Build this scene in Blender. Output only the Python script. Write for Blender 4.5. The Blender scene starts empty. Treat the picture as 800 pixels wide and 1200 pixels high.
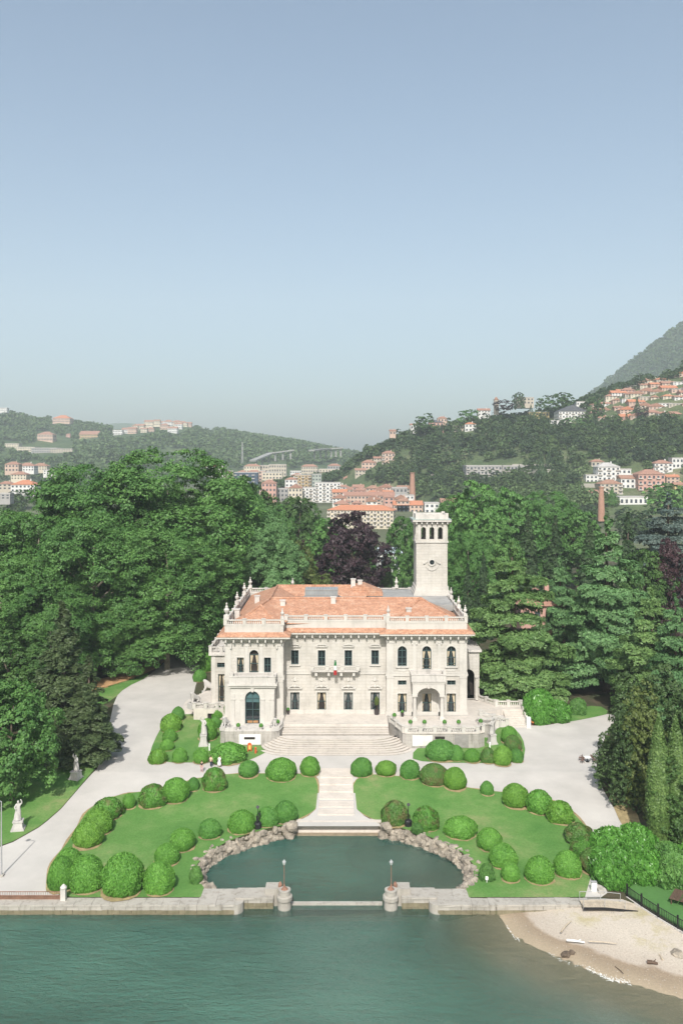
import bpy, bmesh, math, random
import numpy as np
from mathutils import Vector, Matrix
R = math.radians
scene = bpy.context.scene
C = scene.collection

# ------------------------------------------------------------------ camera, sky, sun, exposure
F, HZ, CH = 1000.0, 540.0, 50.0           # focal length in photo pixels, horizon row, camera height above the lake
cam = bpy.data.cameras.new('camera'); camo = bpy.data.objects.new('camera', cam); C.objects.link(camo)
cam.sensor_fit = 'VERTICAL'; cam.sensor_height = 36.0; cam.lens = 30.0; cam.shift_y = -0.05
cam.clip_start = 0.5; cam.clip_end = 20000
camo.location = (0, 0, CH); camo.rotation_euler = (R(90), 0, 0)
scene.camera = camo
SUN_EL, SUN_AZ = R(44), R(5.0)            # sun behind the camera, a little to the left
world = bpy.data.worlds.new('World'); scene.world = world; world.use_nodes = True
wn = world.node_tree.nodes; wl = world.node_tree.links
sky = wn.new('ShaderNodeTexSky'); sky.sky_type = 'NISHITA'; sky.sun_disc = False
sky.sun_elevation = SUN_EL; sky.sun_rotation = R(180) + SUN_AZ
sky.air_density = 1.0; sky.dust_density = 4.2; sky.ozone_density = 0.7; sky.altitude = 200
bg = wn['Background']; bg.inputs['Strength'].default_value = 0.115
hue = wn.new('ShaderNodeMix'); hue.data_type = 'RGBA'; hue.blend_type = 'MULTIPLY'; hue.inputs[0].default_value = 1.0
hue.inputs[7].default_value = (0.985, 1.05, 1.035, 1)      # a touch less violet over the whole sky
wl.new(sky.outputs[0], hue.inputs[6]); wl.new(hue.outputs[2], bg.inputs['Color'])
sun = bpy.data.lights.new('sun', 'SUN'); sun.energy = 4.0; sun.angle = R(0.6); sun.color = (1.0, 0.965, 0.915)
suno = bpy.data.objects.new('sun', sun); C.objects.link(suno)
_d = Vector((math.sin(SUN_AZ) * math.cos(SUN_EL), math.cos(SUN_AZ) * math.cos(SUN_EL), -math.sin(SUN_EL)))
suno.rotation_euler = _d.to_track_quat('-Z', 'Y').to_euler(); suno.location = (-40, -200, 300)
scene.view_settings.view_transform = 'Standard'; scene.view_settings.look = 'None'
scene.view_settings.exposure = 0.45; scene.view_settings.gamma = 1.0
scene.render.engine = 'CYCLES'
scene.cycles.use_denoising = True
scene.cycles.max_bounces = 6; scene.cycles.diffuse_bounces = 3; scene.cycles.volume_bounces = 1
scene.cycles.transparent_max_bounces = 8; scene.cycles.caustics_reflective = False; scene.cycles.caustics_refractive = False

rnd = random.Random(7)

# ------------------------------------------------------------------ places
GY = [(-500, 1.1), (96, 1.1), (115, 1.45), (130, 2.6), (137, 2.7), (145, 3.1), (160, 3.4), (210, 4), (400, 5.0), (620, 5.6), (1500, 14), (9000, 14)]
def gz(y):
    for (a, za), (b, zb) in zip(GY, GY[1:]):
        if y <= b:
            return za + (zb - za) * max(0.0, (y - a)) / (b - a)
    return GY[-1][1]
def at(px, py, z):                         # where the sight line of a photo pixel meets height z
    s = (py - HZ) / (CH - z)
    return ((px - 400) / s, F / s)
def gp(px, py):                            # ... meets the ground
    z = 2.0
    for _ in range(40):
        X, Y = at(px, py, z); z = z + 0.6 * (gz(Y) - z)
    return X, Y, gz(Y)
def atY(px, py, Y):
    return ((px - 400) * Y / F, Y, CH - (py - HZ) * Y / F)

# ------------------------------------------------------------------ objects
def link(o, parent=None):
    C.objects.link(o)
    if parent is not None: o.parent = parent
    return o
def tag(o, label=None, cat=None, group=None, kind=None):
    if label: o['label'] = label
    if cat: o['category'] = cat
    if group: o['group'] = group
    if kind: o['kind'] = kind
    return o
def empty(name, loc=(0, 0, 0), rz=0.0, label=None, cat=None, group=None):
    o = bpy.data.objects.new(name, None); o.empty_display_size = 0.5
    o.location = loc; o.rotation_euler = (0, 0, rz); link(o)
    return tag(o, label, cat, group)
def inst(name, mesh, parent=None, loc=(0, 0, 0), rz=0.0, sc=(1, 1, 1), mat=None):
    o = bpy.data.objects.new(name, mesh); link(o, parent)
    o.location = loc; o.rotation_euler = (0, 0, rz); o.scale = sc
    if mat is not None:
        if not mesh.materials: mesh.materials.append(mat)
        if mesh.materials[0] != mat:
            o.material_slots[0].link = 'OBJECT'; o.material_slots[0].material = mat
    return o
KIDS = {}
def copy_tree(root, loc, rz=0.0, sc=None, label=None, group=None):
    r = root.copy(); C.objects.link(r); r.location = loc; r.rotation_euler = (0, 0, rz)
    if sc is not None: r.scale = sc
    if label: r['label'] = label
    if group: r['group'] = group
    for ch in KIDS.setdefault(root.name, list(root.children)):
        c = ch.copy(); C.objects.link(c); c.parent = r
        for g in KIDS.setdefault(ch.name, list(ch.children)):
            d = g.copy(); C.objects.link(d); d.parent = c
    return r

class MB:
    def __init__(s): s.v = []; s.f = []
    def add(s, vs, fs):
        b = len(s.v); s.v += [tuple(p) for p in vs]; s.f += [tuple(i + b for i in f) for f in fs]
        return s
    def box(s, x0, x1, y0, y1, z0, z1):
        return s.add([(x0,y0,z0),(x1,y0,z0),(x1,y1,z0),(x0,y1,z0),(x0,y0,z1),(x1,y0,z1),(x1,y1,z1),(x0,y1,z1)],
                     [(0,3,2,1),(4,5,6,7),(0,1,5,4),(1,2,6,5),(2,3,7,6),(3,0,4,7)])
    def bar(s, p0, p1, w, h, up=(0, 0, 1)):      # a box along p0-p1, w across, h up (centred)
        p0, p1 = Vector(p0), Vector(p1); d = (p1 - p0).normalized(); u = Vector(up)
        if abs(d.dot(u)) > 0.98: u = Vector((0, 1, 0))
        r = d.cross(u).normalized(); u = r.cross(d).normalized()
        vs = [p + r * a * w / 2 + u * b * h / 2 for p in (p0, p1) for a, b in ((-1,-1),(1,-1),(1,1),(-1,1))]
        return s.add(vs, [(3,2,1,0),(4,5,6,7),(0,1,5,4),(1,2,6,5),(2,3,7,6),(3,0,4,7)])
    def tube(s, p0, p1, r0, r1, n=8, caps=True):
        p0, p1 = Vector(p0), Vector(p1); d = (p1 - p0).normalized()
        u = Vector((0, 0, 1)) if abs(d.z) < 0.95 else Vector((1, 0, 0))
        a = d.cross(u).normalized(); b = d.cross(a).normalized()
        vs = [p + (a * math.cos(t) + b * math.sin(t)) * r for p, r in ((p0, r0), (p1, r1)) for t in [2 * math.pi * i / n for i in range(n)]]
        fs = [(i, (i + 1) % n, n + (i + 1) % n, n + i) for i in range(n)]
        if caps: fs += [tuple(range(n - 1, -1, -1)), tuple(range(n, 2 * n))]
        return s.add(vs, fs)
    def path(s, pts, rs, n=8):
        for (a, b, ra, rb) in zip(pts, pts[1:], rs, rs[1:]): s.tube(a, b, ra, rb, n)
        return s
    def lathe(s, prof, c=(0, 0, 0), n=12, sx=1.0, sy=1.0):
        vs = [(c[0] + sx * r * math.cos(2*math.pi*i/n), c[1] + sy * r * math.sin(2*math.pi*i/n), c[2] + z) for r, z in prof for i in range(n)]
        m = len(prof)
        fs = [(k*n+i, k*n+(i+1) % n, (k+1)*n+(i+1) % n, (k+1)*n+i) for k in range(m-1) for i in range(n)]
        fs += [tuple(range(n-1, -1, -1)), tuple(range((m-1)*n, m*n))]
        return s.add(vs, fs)
    def prism(s, poly, z0, z1):
        n = len(poly)
        a = sum(poly[i][0]*poly[(i+1) % n][1] - poly[(i+1) % n][0]*poly[i][1] for i in range(n))
        if a < 0: poly = poly[::-1]
        vs = [(p[0], p[1], z0) for p in poly] + [(p[0], p[1], z1) for p in poly]
        return s.add(vs, [tuple(range(n-1, -1, -1)), tuple(range(n, 2*n))] + [(i, (i+1) % n, n+(i+1) % n, n+i) for i in range(n)])
    def extr(s, poly, y0, y1):                   # polygon in x,z extruded along y
        n = len(poly)
        a = sum(poly[i][0]*poly[(i+1) % n][1] - poly[(i+1) % n][0]*poly[i][1] for i in range(n))
        if a < 0: poly = poly[::-1]
        vs = [(p[0], y0, p[1]) for p in poly] + [(p[0], y1, p[1]) for p in poly]
        return s.add(vs, [tuple(range(n)), tuple(range(2*n-1, n-1, -1))] + [(i, n+i, n+(i+1) % n, (i+1) % n) for i in range(n)])
    def mesh(s, name, mat=None, smooth=False):
        m = bpy.data.meshes.new(name); m.from_pydata(s.v, [], s.f); m.update()
        if mat: m.materials.append(mat)
        if smooth: m.polygons.foreach_set('use_smooth', [True] * len(m.polygons))
        return m
    def build(s, name, mat, parent=None, loc=(0, 0, 0), rz=0.0, smooth=False, kind=None):
        o = bpy.data.objects.new(name, s.mesh(name, mat, smooth)); link(o, parent); o.location = loc; o.rotation_euler = (0, 0, rz)
        if kind: o['kind'] = kind
        return o

def np_mesh(name, v, q, mat=None, smooth=False):
    m = bpy.data.meshes.new(name); nv, nf, k = len(v), len(q), q.shape[1]
    m.vertices.add(nv); m.vertices.foreach_set('co', np.ascontiguousarray(v, dtype=np.float32).ravel())
    m.loops.add(nf * k); m.loops.foreach_set('vertex_index', np.ascontiguousarray(q, dtype=np.int32).ravel())
    m.polygons.add(nf); m.polygons.foreach_set('loop_start', np.arange(0, nf * k, k, dtype=np.int32))
    try: m.polygons.foreach_set('loop_total', np.full(nf, k, dtype=np.int32))
    except Exception: pass
    if smooth: m.polygons.foreach_set('use_smooth', np.ones(nf, dtype=bool))
    m.update(calc_edges=True)
    if mat: m.materials.append(mat)
    return m

# ------------------------------------------------------------------ materials
def nodes(name):
    m = bpy.data.materials.new(name); m.use_nodes = True
    return m, m.node_tree.nodes, m.node_tree.links, m.node_tree.nodes['Principled BSDF']
def ramp(n, stops, interp='LINEAR'):
    r = n.new('ShaderNodeValToRGB'); e = r.color_ramp.elements; r.color_ramp.interpolation = interp
    while len(e) < len(stops): e.new(0.5)
    for i, (p, c) in enumerate(stops):
        e[i].position = p; e[i].color = (*c, 1) if len(c) == 3 else c
    return r
def noise(n, l, vec, scale, detail=4, rough=0.6):
    t = n.new('ShaderNodeTexNoise'); t.inputs['Scale'].default_value = scale; t.inputs['Detail'].default_value = detail
    t.inputs['Roughness'].default_value = rough; l.new(vec, t.inputs['Vector']); return t
def posv(n, l, scale=(1, 1, 1), obj=False):
    if obj:
        g = n.new('ShaderNodeTexCoord'); out = g.outputs['Object']
    else:
        g = n.new('ShaderNodeNewGeometry'); out = g.outputs['Position']
    if scale == (1, 1, 1): return out
    mp = n.new('ShaderNodeMapping'); mp.inputs['Scale'].default_value = scale; l.new(out, mp.inputs['Vector'])
    return mp.outputs['Vector']
def mixc(n, l, fac, a, b, mode='MIX'):
    m = n.new('ShaderNodeMix'); m.data_type = 'RGBA'; m.blend_type = mode
    for sock, val in ((m.inputs[0], fac), (m.inputs[6], a), (m.inputs[7], b)):
        if hasattr(val, 'node'): l.new(val, sock)
        elif isinstance(val, (int, float)): sock.default_value = val
        else: sock.default_value = (*val, 1)
    return m.outputs[2]
def bump(n, l, p, height, strength, dist):
    b = n.new('ShaderNodeBump'); b.inputs['Strength'].default_value = strength; b.inputs['Distance'].default_value = dist
    l.new(height, b.inputs['Height']); l.new(b.outputs[0], p.inputs['Normal']); return b
def plain(name, col, rough=0.8, var=0.12, scale=1.2, metal=0.0, fine=9.0, bs=0.25, bd=0.03, obj=False, stops=None, spec=0.3):
    m, n, l, p = nodes(name); v = posv(n, l, obj=obj)
    a = noise(n, l, v, scale, 5); b = noise(n, l, v, fine, 3)
    lo = tuple(c * (1 - var) for c in col); hi = tuple(min(1, c * (1 + var)) for c in col)
    r = ramp(n, stops or [(0.3, lo), (0.7, hi)]); l.new(a.outputs[0], r.inputs[0])
    r2 = ramp(n, [(0.3, (1 - var,) * 3), (0.7, (1 + var * 0.5,) * 3)]); l.new(b.outputs[0], r2.inputs[0])
    l.new(mixc(n, l, 0.7, r.outputs[0], r2.outputs[0], 'MULTIPLY'), p.inputs['Base Color'])
    p.inputs['Roughness'].default_value = rough; p.inputs['Metallic'].default_value = metal; p.inputs['Specular IOR Level'].default_value = spec
    if bs: bump(n, l, p, b.outputs[0], bs, bd)
    return m
def stone(name, col, grime=(0.25, 0.23, 0.2), amount=0.5, courses=0.0, streak=True):
    """cream or grey building stone: tonal drift, dark weather stains running down, fine pitting, optional coursing relief"""
    m, n, l, p = nodes(name); v = posv(n, l)
    a = noise(n, l, v, 0.35, 6, 0.65)
    r = ramp(n, [(0.3, tuple(c * 0.86 for c in col)), (0.5, col), (0.72, tuple(min(1, c * 1.08) for c in col))]); l.new(a.outputs[0], r.inputs[0])
    st = noise(n, l, posv(n, l, (1.6, 1.6, 0.22)), 0.9, 6, 0.7)
    sr = ramp(n, [(0.5, (0, 0, 0)), (0.78, (amount,) * 3)]); l.new(st.outputs[0], sr.inputs[0])
    c = mixc(n, l, sr.outputs[0], r.outputs[0], grime)
    fb = noise(n, l, v, 7.0, 4, 0.7)
    fr = ramp(n, [(0.3, (0.86,) * 3), (0.65, (1.05,) * 3)]); l.new(fb.outputs[0], fr.inputs[0])
    c = mixc(n, l, 0.8, c, fr.outputs[0], 'MULTIPLY')
    h = fb.outputs[0]
    if courses:
        br = n.new('ShaderNodeTexBrick'); br.inputs['Scale'].default_value = 1.0; br.inputs['Mortar Size'].default_value = 0.02
        br.inputs['Brick Width'].default_value = 1.5; br.inputs['Row Height'].default_value = courses
        br.inputs['Color1'].default_value = (1, 1, 1, 1); br.inputs['Color2'].default_value = (0.93, 0.92, 0.9, 1); br.inputs['Mortar'].default_value = (0.7, 0.68, 0.64, 1)
        sx = n.new('ShaderNodeSeparateXYZ'); l.new(v, sx.inputs[0]); ad = n.new('ShaderNodeMath'); l.new(sx.outputs[0], ad.inputs[0]); l.new(sx.outputs[1], ad.inputs[1])
        cb = n.new('ShaderNodeCombineXYZ'); l.new(ad.outputs[0], cb.inputs[0]); l.new(sx.outputs[2], cb.inputs[1]); l.new(cb.outputs[0], br.inputs['Vector'])
        c = mixc(n, l, 0.75, c, br.outputs['Color'], 'MULTIPLY')
        mu = n.new('ShaderNodeMath'); mu.operation = 'SUBTRACT'; l.new(fb.outputs[0], mu.inputs[0]); l.new(br.outputs['Fac'], mu.inputs[1]); h = mu.outputs[0]
    l.new(c, p.inputs['Base Color']); p.inputs['Roughness'].default_value = 0.85; p.inputs['Specular IOR Level'].default_value = 0.25
    bump(n, l, p, h, 0.35, 0.04)
    return m
def foliage(name, dark, light, trans=0.22, bscale=0.25, tip=None, rough=0.55):
    """leaf cover: each leaf its own tone, drifting tone per branch, some light passing through"""
    m, n, l, p = nodes(name); g = n.new('ShaderNodeNewGeometry'); oi = n.new('ShaderNodeObjectInfo')
    r = ramp(n, [(0.0, dark), (0.6, tuple((a + b) / 2 for a, b in zip(dark, light))), (1.0, light)])
    big = noise(n, l, posv(n, l), bscale, 3)
    mid = noise(n, l, posv(n, l), bscale*5, 2)
    bm_ = n.new('ShaderNodeMath'); l.new(big.outputs[0], bm_.inputs[0]); l.new(mid.outputs[0], bm_.inputs[1])
    ad = n.new('ShaderNodeMath'); ad.operation = 'MULTIPLY_ADD'; l.new(bm_.outputs[0], ad.inputs[0]); ad.inputs[1].default_value = 1.1; ad.inputs[2].default_value = -0.95
    a2 = n.new('ShaderNodeMath'); a2.operation = 'MULTIPLY_ADD'; l.new(g.outputs['Random Per Island'], a2.inputs[0]); a2.inputs[1].default_value = 0.55; l.new(ad.outputs[0], a2.inputs[2])
    a3 = n.new('ShaderNodeMath'); a3.operation = 'MULTIPLY_ADD'; l.new(oi.outputs['Random'], a3.inputs[0]); a3.inputs[1].default_value = 0.25; l.new(a2.outputs[0], a3.inputs[2])
    l.new(a3.outputs[0], r.inputs[0]); col = r.outputs[0]
    if tip:                                   # dead or coppery patches
        t = noise(n, l, posv(n, l), 0.9, 4); tr = ramp(n, [(0.5, (0, 0, 0)), (0.62, (0.85,) * 3)]); l.new(t.outputs[0], tr.inputs[0])
        col = mixc(n, l, tr.outputs[0], col, tip)
    l.new(col, p.inputs['Base Color']); p.inputs['Roughness'].default_value = rough; p.inputs['Specular IOR Level'].default_value = 0.35
    if trans:
        t = n.new('ShaderNodeBsdfTranslucent'); l.new(mixc(n, l, 1.0, col, (1.0, 1.15, 0.5), 'MULTIPLY'), t.inputs[0])
        mx = n.new('ShaderNodeMixShader'); mx.inputs[0].default_value = trans
        l.new(p.outputs[0], mx.inputs[1]); l.new(t.outputs[0], mx.inputs[2]); l.new(mx.outputs[0], n['Material Output'].inputs['Surface'])
    return m
def glass(name, col=(0.015, 0.02, 0.024)):
    m, n, l, p = nodes(name); p.inputs['Base Color'].default_value = (*col, 1); p.inputs['Roughness'].default_value = 0.06
    p.inputs['Specular IOR Level'].default_value = 0.8
    nz = noise(n, l, posv(n, l), 0.7, 2); bump(n, l, p, nz.outputs[0], 0.05, 0.05); return m
def rooftile(name, col, var=0.25, course=0.38, patch=None):
    m, n, l, p = nodes(name); v = posv(n, l)
    a = noise(n, l, v, 0.8, 6, 0.75); b = noise(n, l, v, 2.6, 4, 0.7)
    r = ramp(n, [(0.25, tuple(c * (1 - var) for c in col)), (0.5, col), (0.75, patch or tuple(min(1, c * (1 + var)) for c in col))]); l.new(a.outputs[0], r.inputs[0])
    r2 = ramp(n, [(0.3, (0.6, 0.57, 0.56)), (0.5, (1, 1, 1)), (0.7, (1.32, 1.3, 1.26))]); l.new(b.outputs[0], r2.inputs[0])
    c = mixc(n, l, 0.9, r.outputs[0], r2.outputs[0], 'MULTIPLY')
    w = n.new('ShaderNodeTexWave'); w.inputs['Scale'].default_value = 0.8; w.inputs['Distortion'].default_value = 1.5; w.bands_direction = 'Z'; l.new(v, w.inputs['Vector'])
    w2 = n.new('ShaderNodeTexWave'); w2.inputs['Scale'].default_value = 0.9; w2.bands_direction = 'DIAGONAL'; l.new(posv(n, l, (1, 1, 0)), w2.inputs['Vector'])
    ad = n.new('ShaderNodeMath'); l.new(w.outputs['Fac'], ad.inputs[0]); l.new(w2.outputs['Fac'], ad.inputs[1])
    l.new(c, p.inputs['Base Color']); p.inputs['Roughness'].default_value = 0.85
    bump(n, l, p, ad.outputs[0], 0.5, 0.07)
    return m
# ================================================================== THE SETTING
M = {}
M['stone'] = stone('cream_stone', (0.495, 0.468, 0.428), amount=0.42, courses=0.55)
M['stone_smooth'] = stone('cream_dressed_stone', (0.505, 0.48, 0.44), amount=0.35)
M['stone_grey'] = stone('weathered_grey_stone', (0.52, 0.49, 0.455), grime=(0.13, 0.125, 0.115), amount=0.75)
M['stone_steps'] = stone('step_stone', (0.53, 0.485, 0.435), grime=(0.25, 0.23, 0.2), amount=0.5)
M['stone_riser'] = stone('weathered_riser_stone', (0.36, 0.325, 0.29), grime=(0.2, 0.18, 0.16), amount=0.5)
M['stone_old'] = stone('old_terrace_stone', (0.39, 0.365, 0.335), grime=(0.12, 0.115, 0.1), amount=0.9, courses=0.6)
M['seawall'] = stone('quay_stone', (0.37, 0.345, 0.305), grime=(0.14, 0.125, 0.1), amount=0.85)
M['statue'] = stone('statue_stone', (0.46, 0.44, 0.415), grime=(0.2, 0.19, 0.18), amount=0.6)
M['rock'] = plain('rockwork', (0.285, 0.248, 0.20), 0.9, 0.45, 0.9, fine=5, bs=0.8, bd=0.12)
M['gravel'] = plain('pale_gravel', (0.455, 0.432, 0.40), 0.95, 0.11, 0.16, fine=25, bs=0.3, bd=0.02)
M['soil'] = plain('dry_soil', (0.30, 0.235, 0.12), 0.95, 0.3, 1.2, fine=8)
M['mulch'] = plain('orange_bark_mulch', (0.42, 0.25, 0.12), 0.95, 0.25, 0.8, fine=9)
M['floor'] = plain('woodland_floor', (0.06, 0.055, 0.03), 0.95, 0.4, 0.3, stops=[(0.35, (0.035, 0.05, 0.018)), (0.65, (0.09, 0.07, 0.045))])
M['iron'] = plain('black_iron', (0.025, 0.025, 0.027), 0.5, 0.2, metal=0.3)
M['rust'] = plain('rusty_iron', (0.24, 0.13, 0.09), 0.85, 0.35, 2.5)
M['grey_metal'] = plain('grey_metal', (0.32, 0.32, 0.32), 0.5, 0.1)
M['white_paint'] = plain('white_paint', (0.8, 0.8, 0.78), 0.5, 0.04)
M['wood'] = plain('bleached_wood', (0.45, 0.38, 0.29), 0.85, 0.2, 2)
M['darkwood'] = plain('dark_wood', (0.10, 0.065, 0.045), 0.7, 0.2, 2)
M['bark'] = plain('bark', (0.11, 0.085, 0.065), 0.95, 0.35, 1.5, fine=6, bs=0.7, bd=0.06)
M['bark_pale'] = plain('pale_plane_bark', (0.26, 0.23, 0.17), 0.9, 0.35, 0.8, fine=4, bs=0.4)

def lawn_mat():
    m, n, l, p = nodes('mown_grass'); v = posv(n, l)
    a = noise(n, l, v, 0.13, 7, 0.68); b = noise(n, l, v, 4, 4, 0.7)
    r = ramp(n, [(0.30, (0.068, 0.175, 0.04)), (0.47, (0.10, 0.215, 0.055)), (0.58, (0.145, 0.24, 0.078)), (0.72, (0.27, 0.265, 0.135))]); l.new(a.outputs[0], r.inputs[0])
    r2 = ramp(n, [(0.25, (0.7, 0.72, 0.6)), (0.7, (1.15, 1.12, 1.1))]); l.new(b.outputs[0], r2.inputs[0])
    l.new(mixc(n, l, 0.85, r.outputs[0], r2.outputs[0], 'MULTIPLY'), p.inputs['Base Color'])
    p.inputs['Roughness'].default_value = 0.9; p.inputs['Specular IOR Level'].default_value = 0.15
    f = noise(n, l, v, 14, 3); bump(n, l, p, f.outputs[0], 0.6, 0.06); return m
M['lawn'] = lawn_mat()
M['turf'] = plain('green_sports_turf', (0.07, 0.17, 0.045), 0.95, 0.1, 1.0, fine=18)

def chaikin(p, it=2, closed=True):
    for _ in range(it):
        q = []
        for i in range(len(p) if closed else len(p) - 1):
            a, b = p[i], p[(i + 1) % len(p)]
            q += [(a[0]*.75+b[0]*.25, a[1]*.75+b[1]*.25), (a[0]*.25+b[0]*.75, a[1]*.25+b[1]*.75)]
        p = q
    return p
def sheet(name, poly, off, mat, skirt=0.0, zf=gz, cuts=None):
    bm = bmesh.new()
    vs = [bm.verts.new((x, y, 0)) for x, y in poly]
    f = bm.faces.new(vs); f.normal_update()
    if f.normal.z < 0: f.normal_flip()
    bmesh.ops.triangulate(bm, faces=bm.faces[:])
    for y, _ in (cuts or GY):
        g = bm.verts[:] + bm.edges[:] + bm.faces[:]
        bmesh.ops.bisect_plane(bm, geom=g, plane_co=(0, y, 0), plane_no=(0, 1, 0))
    for v in bm.verts: v.co.z = zf(v.co.y) + off
    if skirt:
        be = [e for e in bm.edges if e.is_boundary]
        r = bmesh.ops.extrude_edge_only(bm, edges=be)
        for v in r['geom']:
            if isinstance(v, bmesh.types.BMVert): v.co.z -= skirt
    me = bpy.data.meshes.new(name); bm.to_mesh(me); bm.free(); me.materials.append(mat)
    o = bpy.data.objects.new(name, me); C.objects.link(o); o['kind'] = 'structure'; return o
def outset(poly, d):
    a = sum(p[0]*q[1]-q[0]*p[1] for p, q in zip(poly, poly[1:]+poly[:1])); sg = 1 if a > 0 else -1; out = []
    for i, p in enumerate(poly):
        q, r = poly[i-1], poly[(i+1) % len(poly)]; tx, ty = r[0]-q[0], r[1]-q[1]; L = math.hypot(tx, ty) or 1; k = d*(0.75+0.5*math.sin(p[0]*1.7+p[1]*0.9))
        out.append((p[0]+sg*ty/L*k, p[1]-sg*tx/L*k))
    return out
def pxpoly(pts, it=2): return chaikin([gp(*p)[:2] for p in pts], it)

POOL_L = [(-7.2, 113.8), (-9, 113), (-12, 111.2), (-14.5, 109), (-16.6, 106), (-17.4, 103), (-17, 100), (-15.7, 97.6)]
POOL_R = [(6.0, 113.8), (7.6, 113), (10.3, 111.2), (12.8, 109), (15.0, 106), (15.9, 103), (15.5, 100), (14.2, 97.6)]
M['algae_stone'] = stone('algae_stained_quay_stone', (0.20, 0.175, 0.115), grime=(0.08, 0.085, 0.04), amount=0.9)
gpoly = [(-900, 95.4), (-15.8, 95.4)] + POOL_L[::-1] + [(-6.5, 114.4), (5.3, 114.4)] + POOL_R + [(14.3, 95.4), (31.2, 95.4), (31.4, 95.35), (32.4, 94.4), (33.6, 91.8), (35.4, 88.4), (38, 85), (46, 78), (80, 68), (900, 55), (900, 400), (-900, 400)]
sheet('ground', gpoly, 0.0, M['floor'], skirt=2.6)
gravel = [(-150, 1052), (120, 1052), (150, 1000), (270, 950), (372, 930), (415, 930), (520, 950), (640, 1000), (672, 1052), (714, 1052), (704, 1030), (712, 1005), (737, 976), (724, 955), (709, 931), (699, 910), (698, 895), (705, 870), (720, 848), (722, 836),
          (700, 838), (672, 842), (640, 851), (615, 850), (560, 838), (500, 848), (330, 848), (290, 840), (262, 832), (225, 832), (226, 820), (230, 800), (238, 780), (243, 764), (236, 768), (209, 766), (196, 767), (192, 779), (172, 793), (146, 806), (135, 818), (128, 850), (117, 899), (104, 911), (60, 962), (0, 996), (-150, 1036)]
sheet('gravel_path', pxpoly(gravel, 1), 0.03, M['gravel'])
LL = [(54, 1051.8), (56, 1036), (62, 1008), (80, 988), (92, 966), (105, 947), (128, 935), (155, 929), (186, 927), (215, 917), (238, 911), (268, 907), (344, 907), (372, 908), (373, 946), (361, 955), (334, 966)]
rimL = chaikin([gp(*p)[:2] for p in LL], 2, False)
sheet('worn_verge', outset(rimL, 0.32), 0.05, M['soil'])
lawnL = rimL + POOL_L + [(-15.75, 95.5), (-30, 95.5)]
sheet('lawn', lawnL, 0.07, M['lawn'])
LR = [(694, 1022), (697, 1006), (696, 985), (684, 966), (664, 946), (640, 936), (592, 929), (560, 926), (520, 918), (472, 910), (414, 907), (414, 946), (426, 955), (450, 966)]
rimR = chaikin([gp(*p)[:2] for p in LR], 2, False)
sheet('worn_verge', outset(rimR, 0.32), 0.05, M['soil'])
lawnR = rimR + POOL_R + [(14.25, 95.5), (27.2, 95.5)]
sheet('lawn', lawnR, 0.07, M['lawn'])
sheet('lawn', pxpoly([(175, 894), (176, 880), (186, 858), (198, 838), (228, 837), (262, 838), (270, 850), (288, 862), (330, 860), (322, 876), (304, 886), (285, 894)], 1), 0.07, M['lawn'])
sheet('lawn', pxpoly([(478, 888), (500, 894), (606, 895), (616, 884), (612, 864), (598, 850), (584, 852), (575, 862), (550, 862), (500, 866)], 1), 0.07, M['lawn'])
sheet('lawn', pxpoly([(-150, 1034), (0, 995), (60, 961), (104, 910), (120, 893), (126, 860), (100, 866), (50, 880), (-60, 905)], 1), 0.06, M['lawn'])
sheet('lawn', pxpoly([(112, 808), (146, 799), (172, 788), (175, 793), (147, 806), (133, 820), (112, 830)], 1), 0.06, M['lawn'])
sheet('bark_mulch_bed', pxpoly([(20, 812), (60, 800), (118, 798), (150, 782), (186, 766), (195, 768), (191, 779), (172, 789), (146, 800), (112, 810), (60, 818)], 1), 0.06, M['mulch'])
sheet('lawn', pxpoly([(668, 832), (700, 826), (716, 836), (690, 842), (655, 848), (646, 838)], 1), 0.06, M['lawn'])
sheet('lawn', pxpoly([(728, 968), (738, 978), (752, 972), (745, 950), (722, 925), (712, 931)], 1), 0.06, M['soil'])
sheet('lawn', pxpoly([(430, 712), (560, 712), (545, 664), (440, 664)], 1), 0.07, M['lawn'])
sheet('green_court', [(31.9, 96.6), (32.9, 94.6), (34.1, 91.9), (35.9, 88.6), (38.4, 85.3), (46.4, 78.3), (60, 76), (60, 98), (34, 99)], 0.05, M['turf'])

sheet('paved_apron', pxpoly([(330, 969), (345, 964.5), (361, 957), (370, 949), (372, 930), (416, 930), (418, 949), (427, 957), (441, 964.5), (454, 969)], 0), 0.09, M['gravel'])
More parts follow.
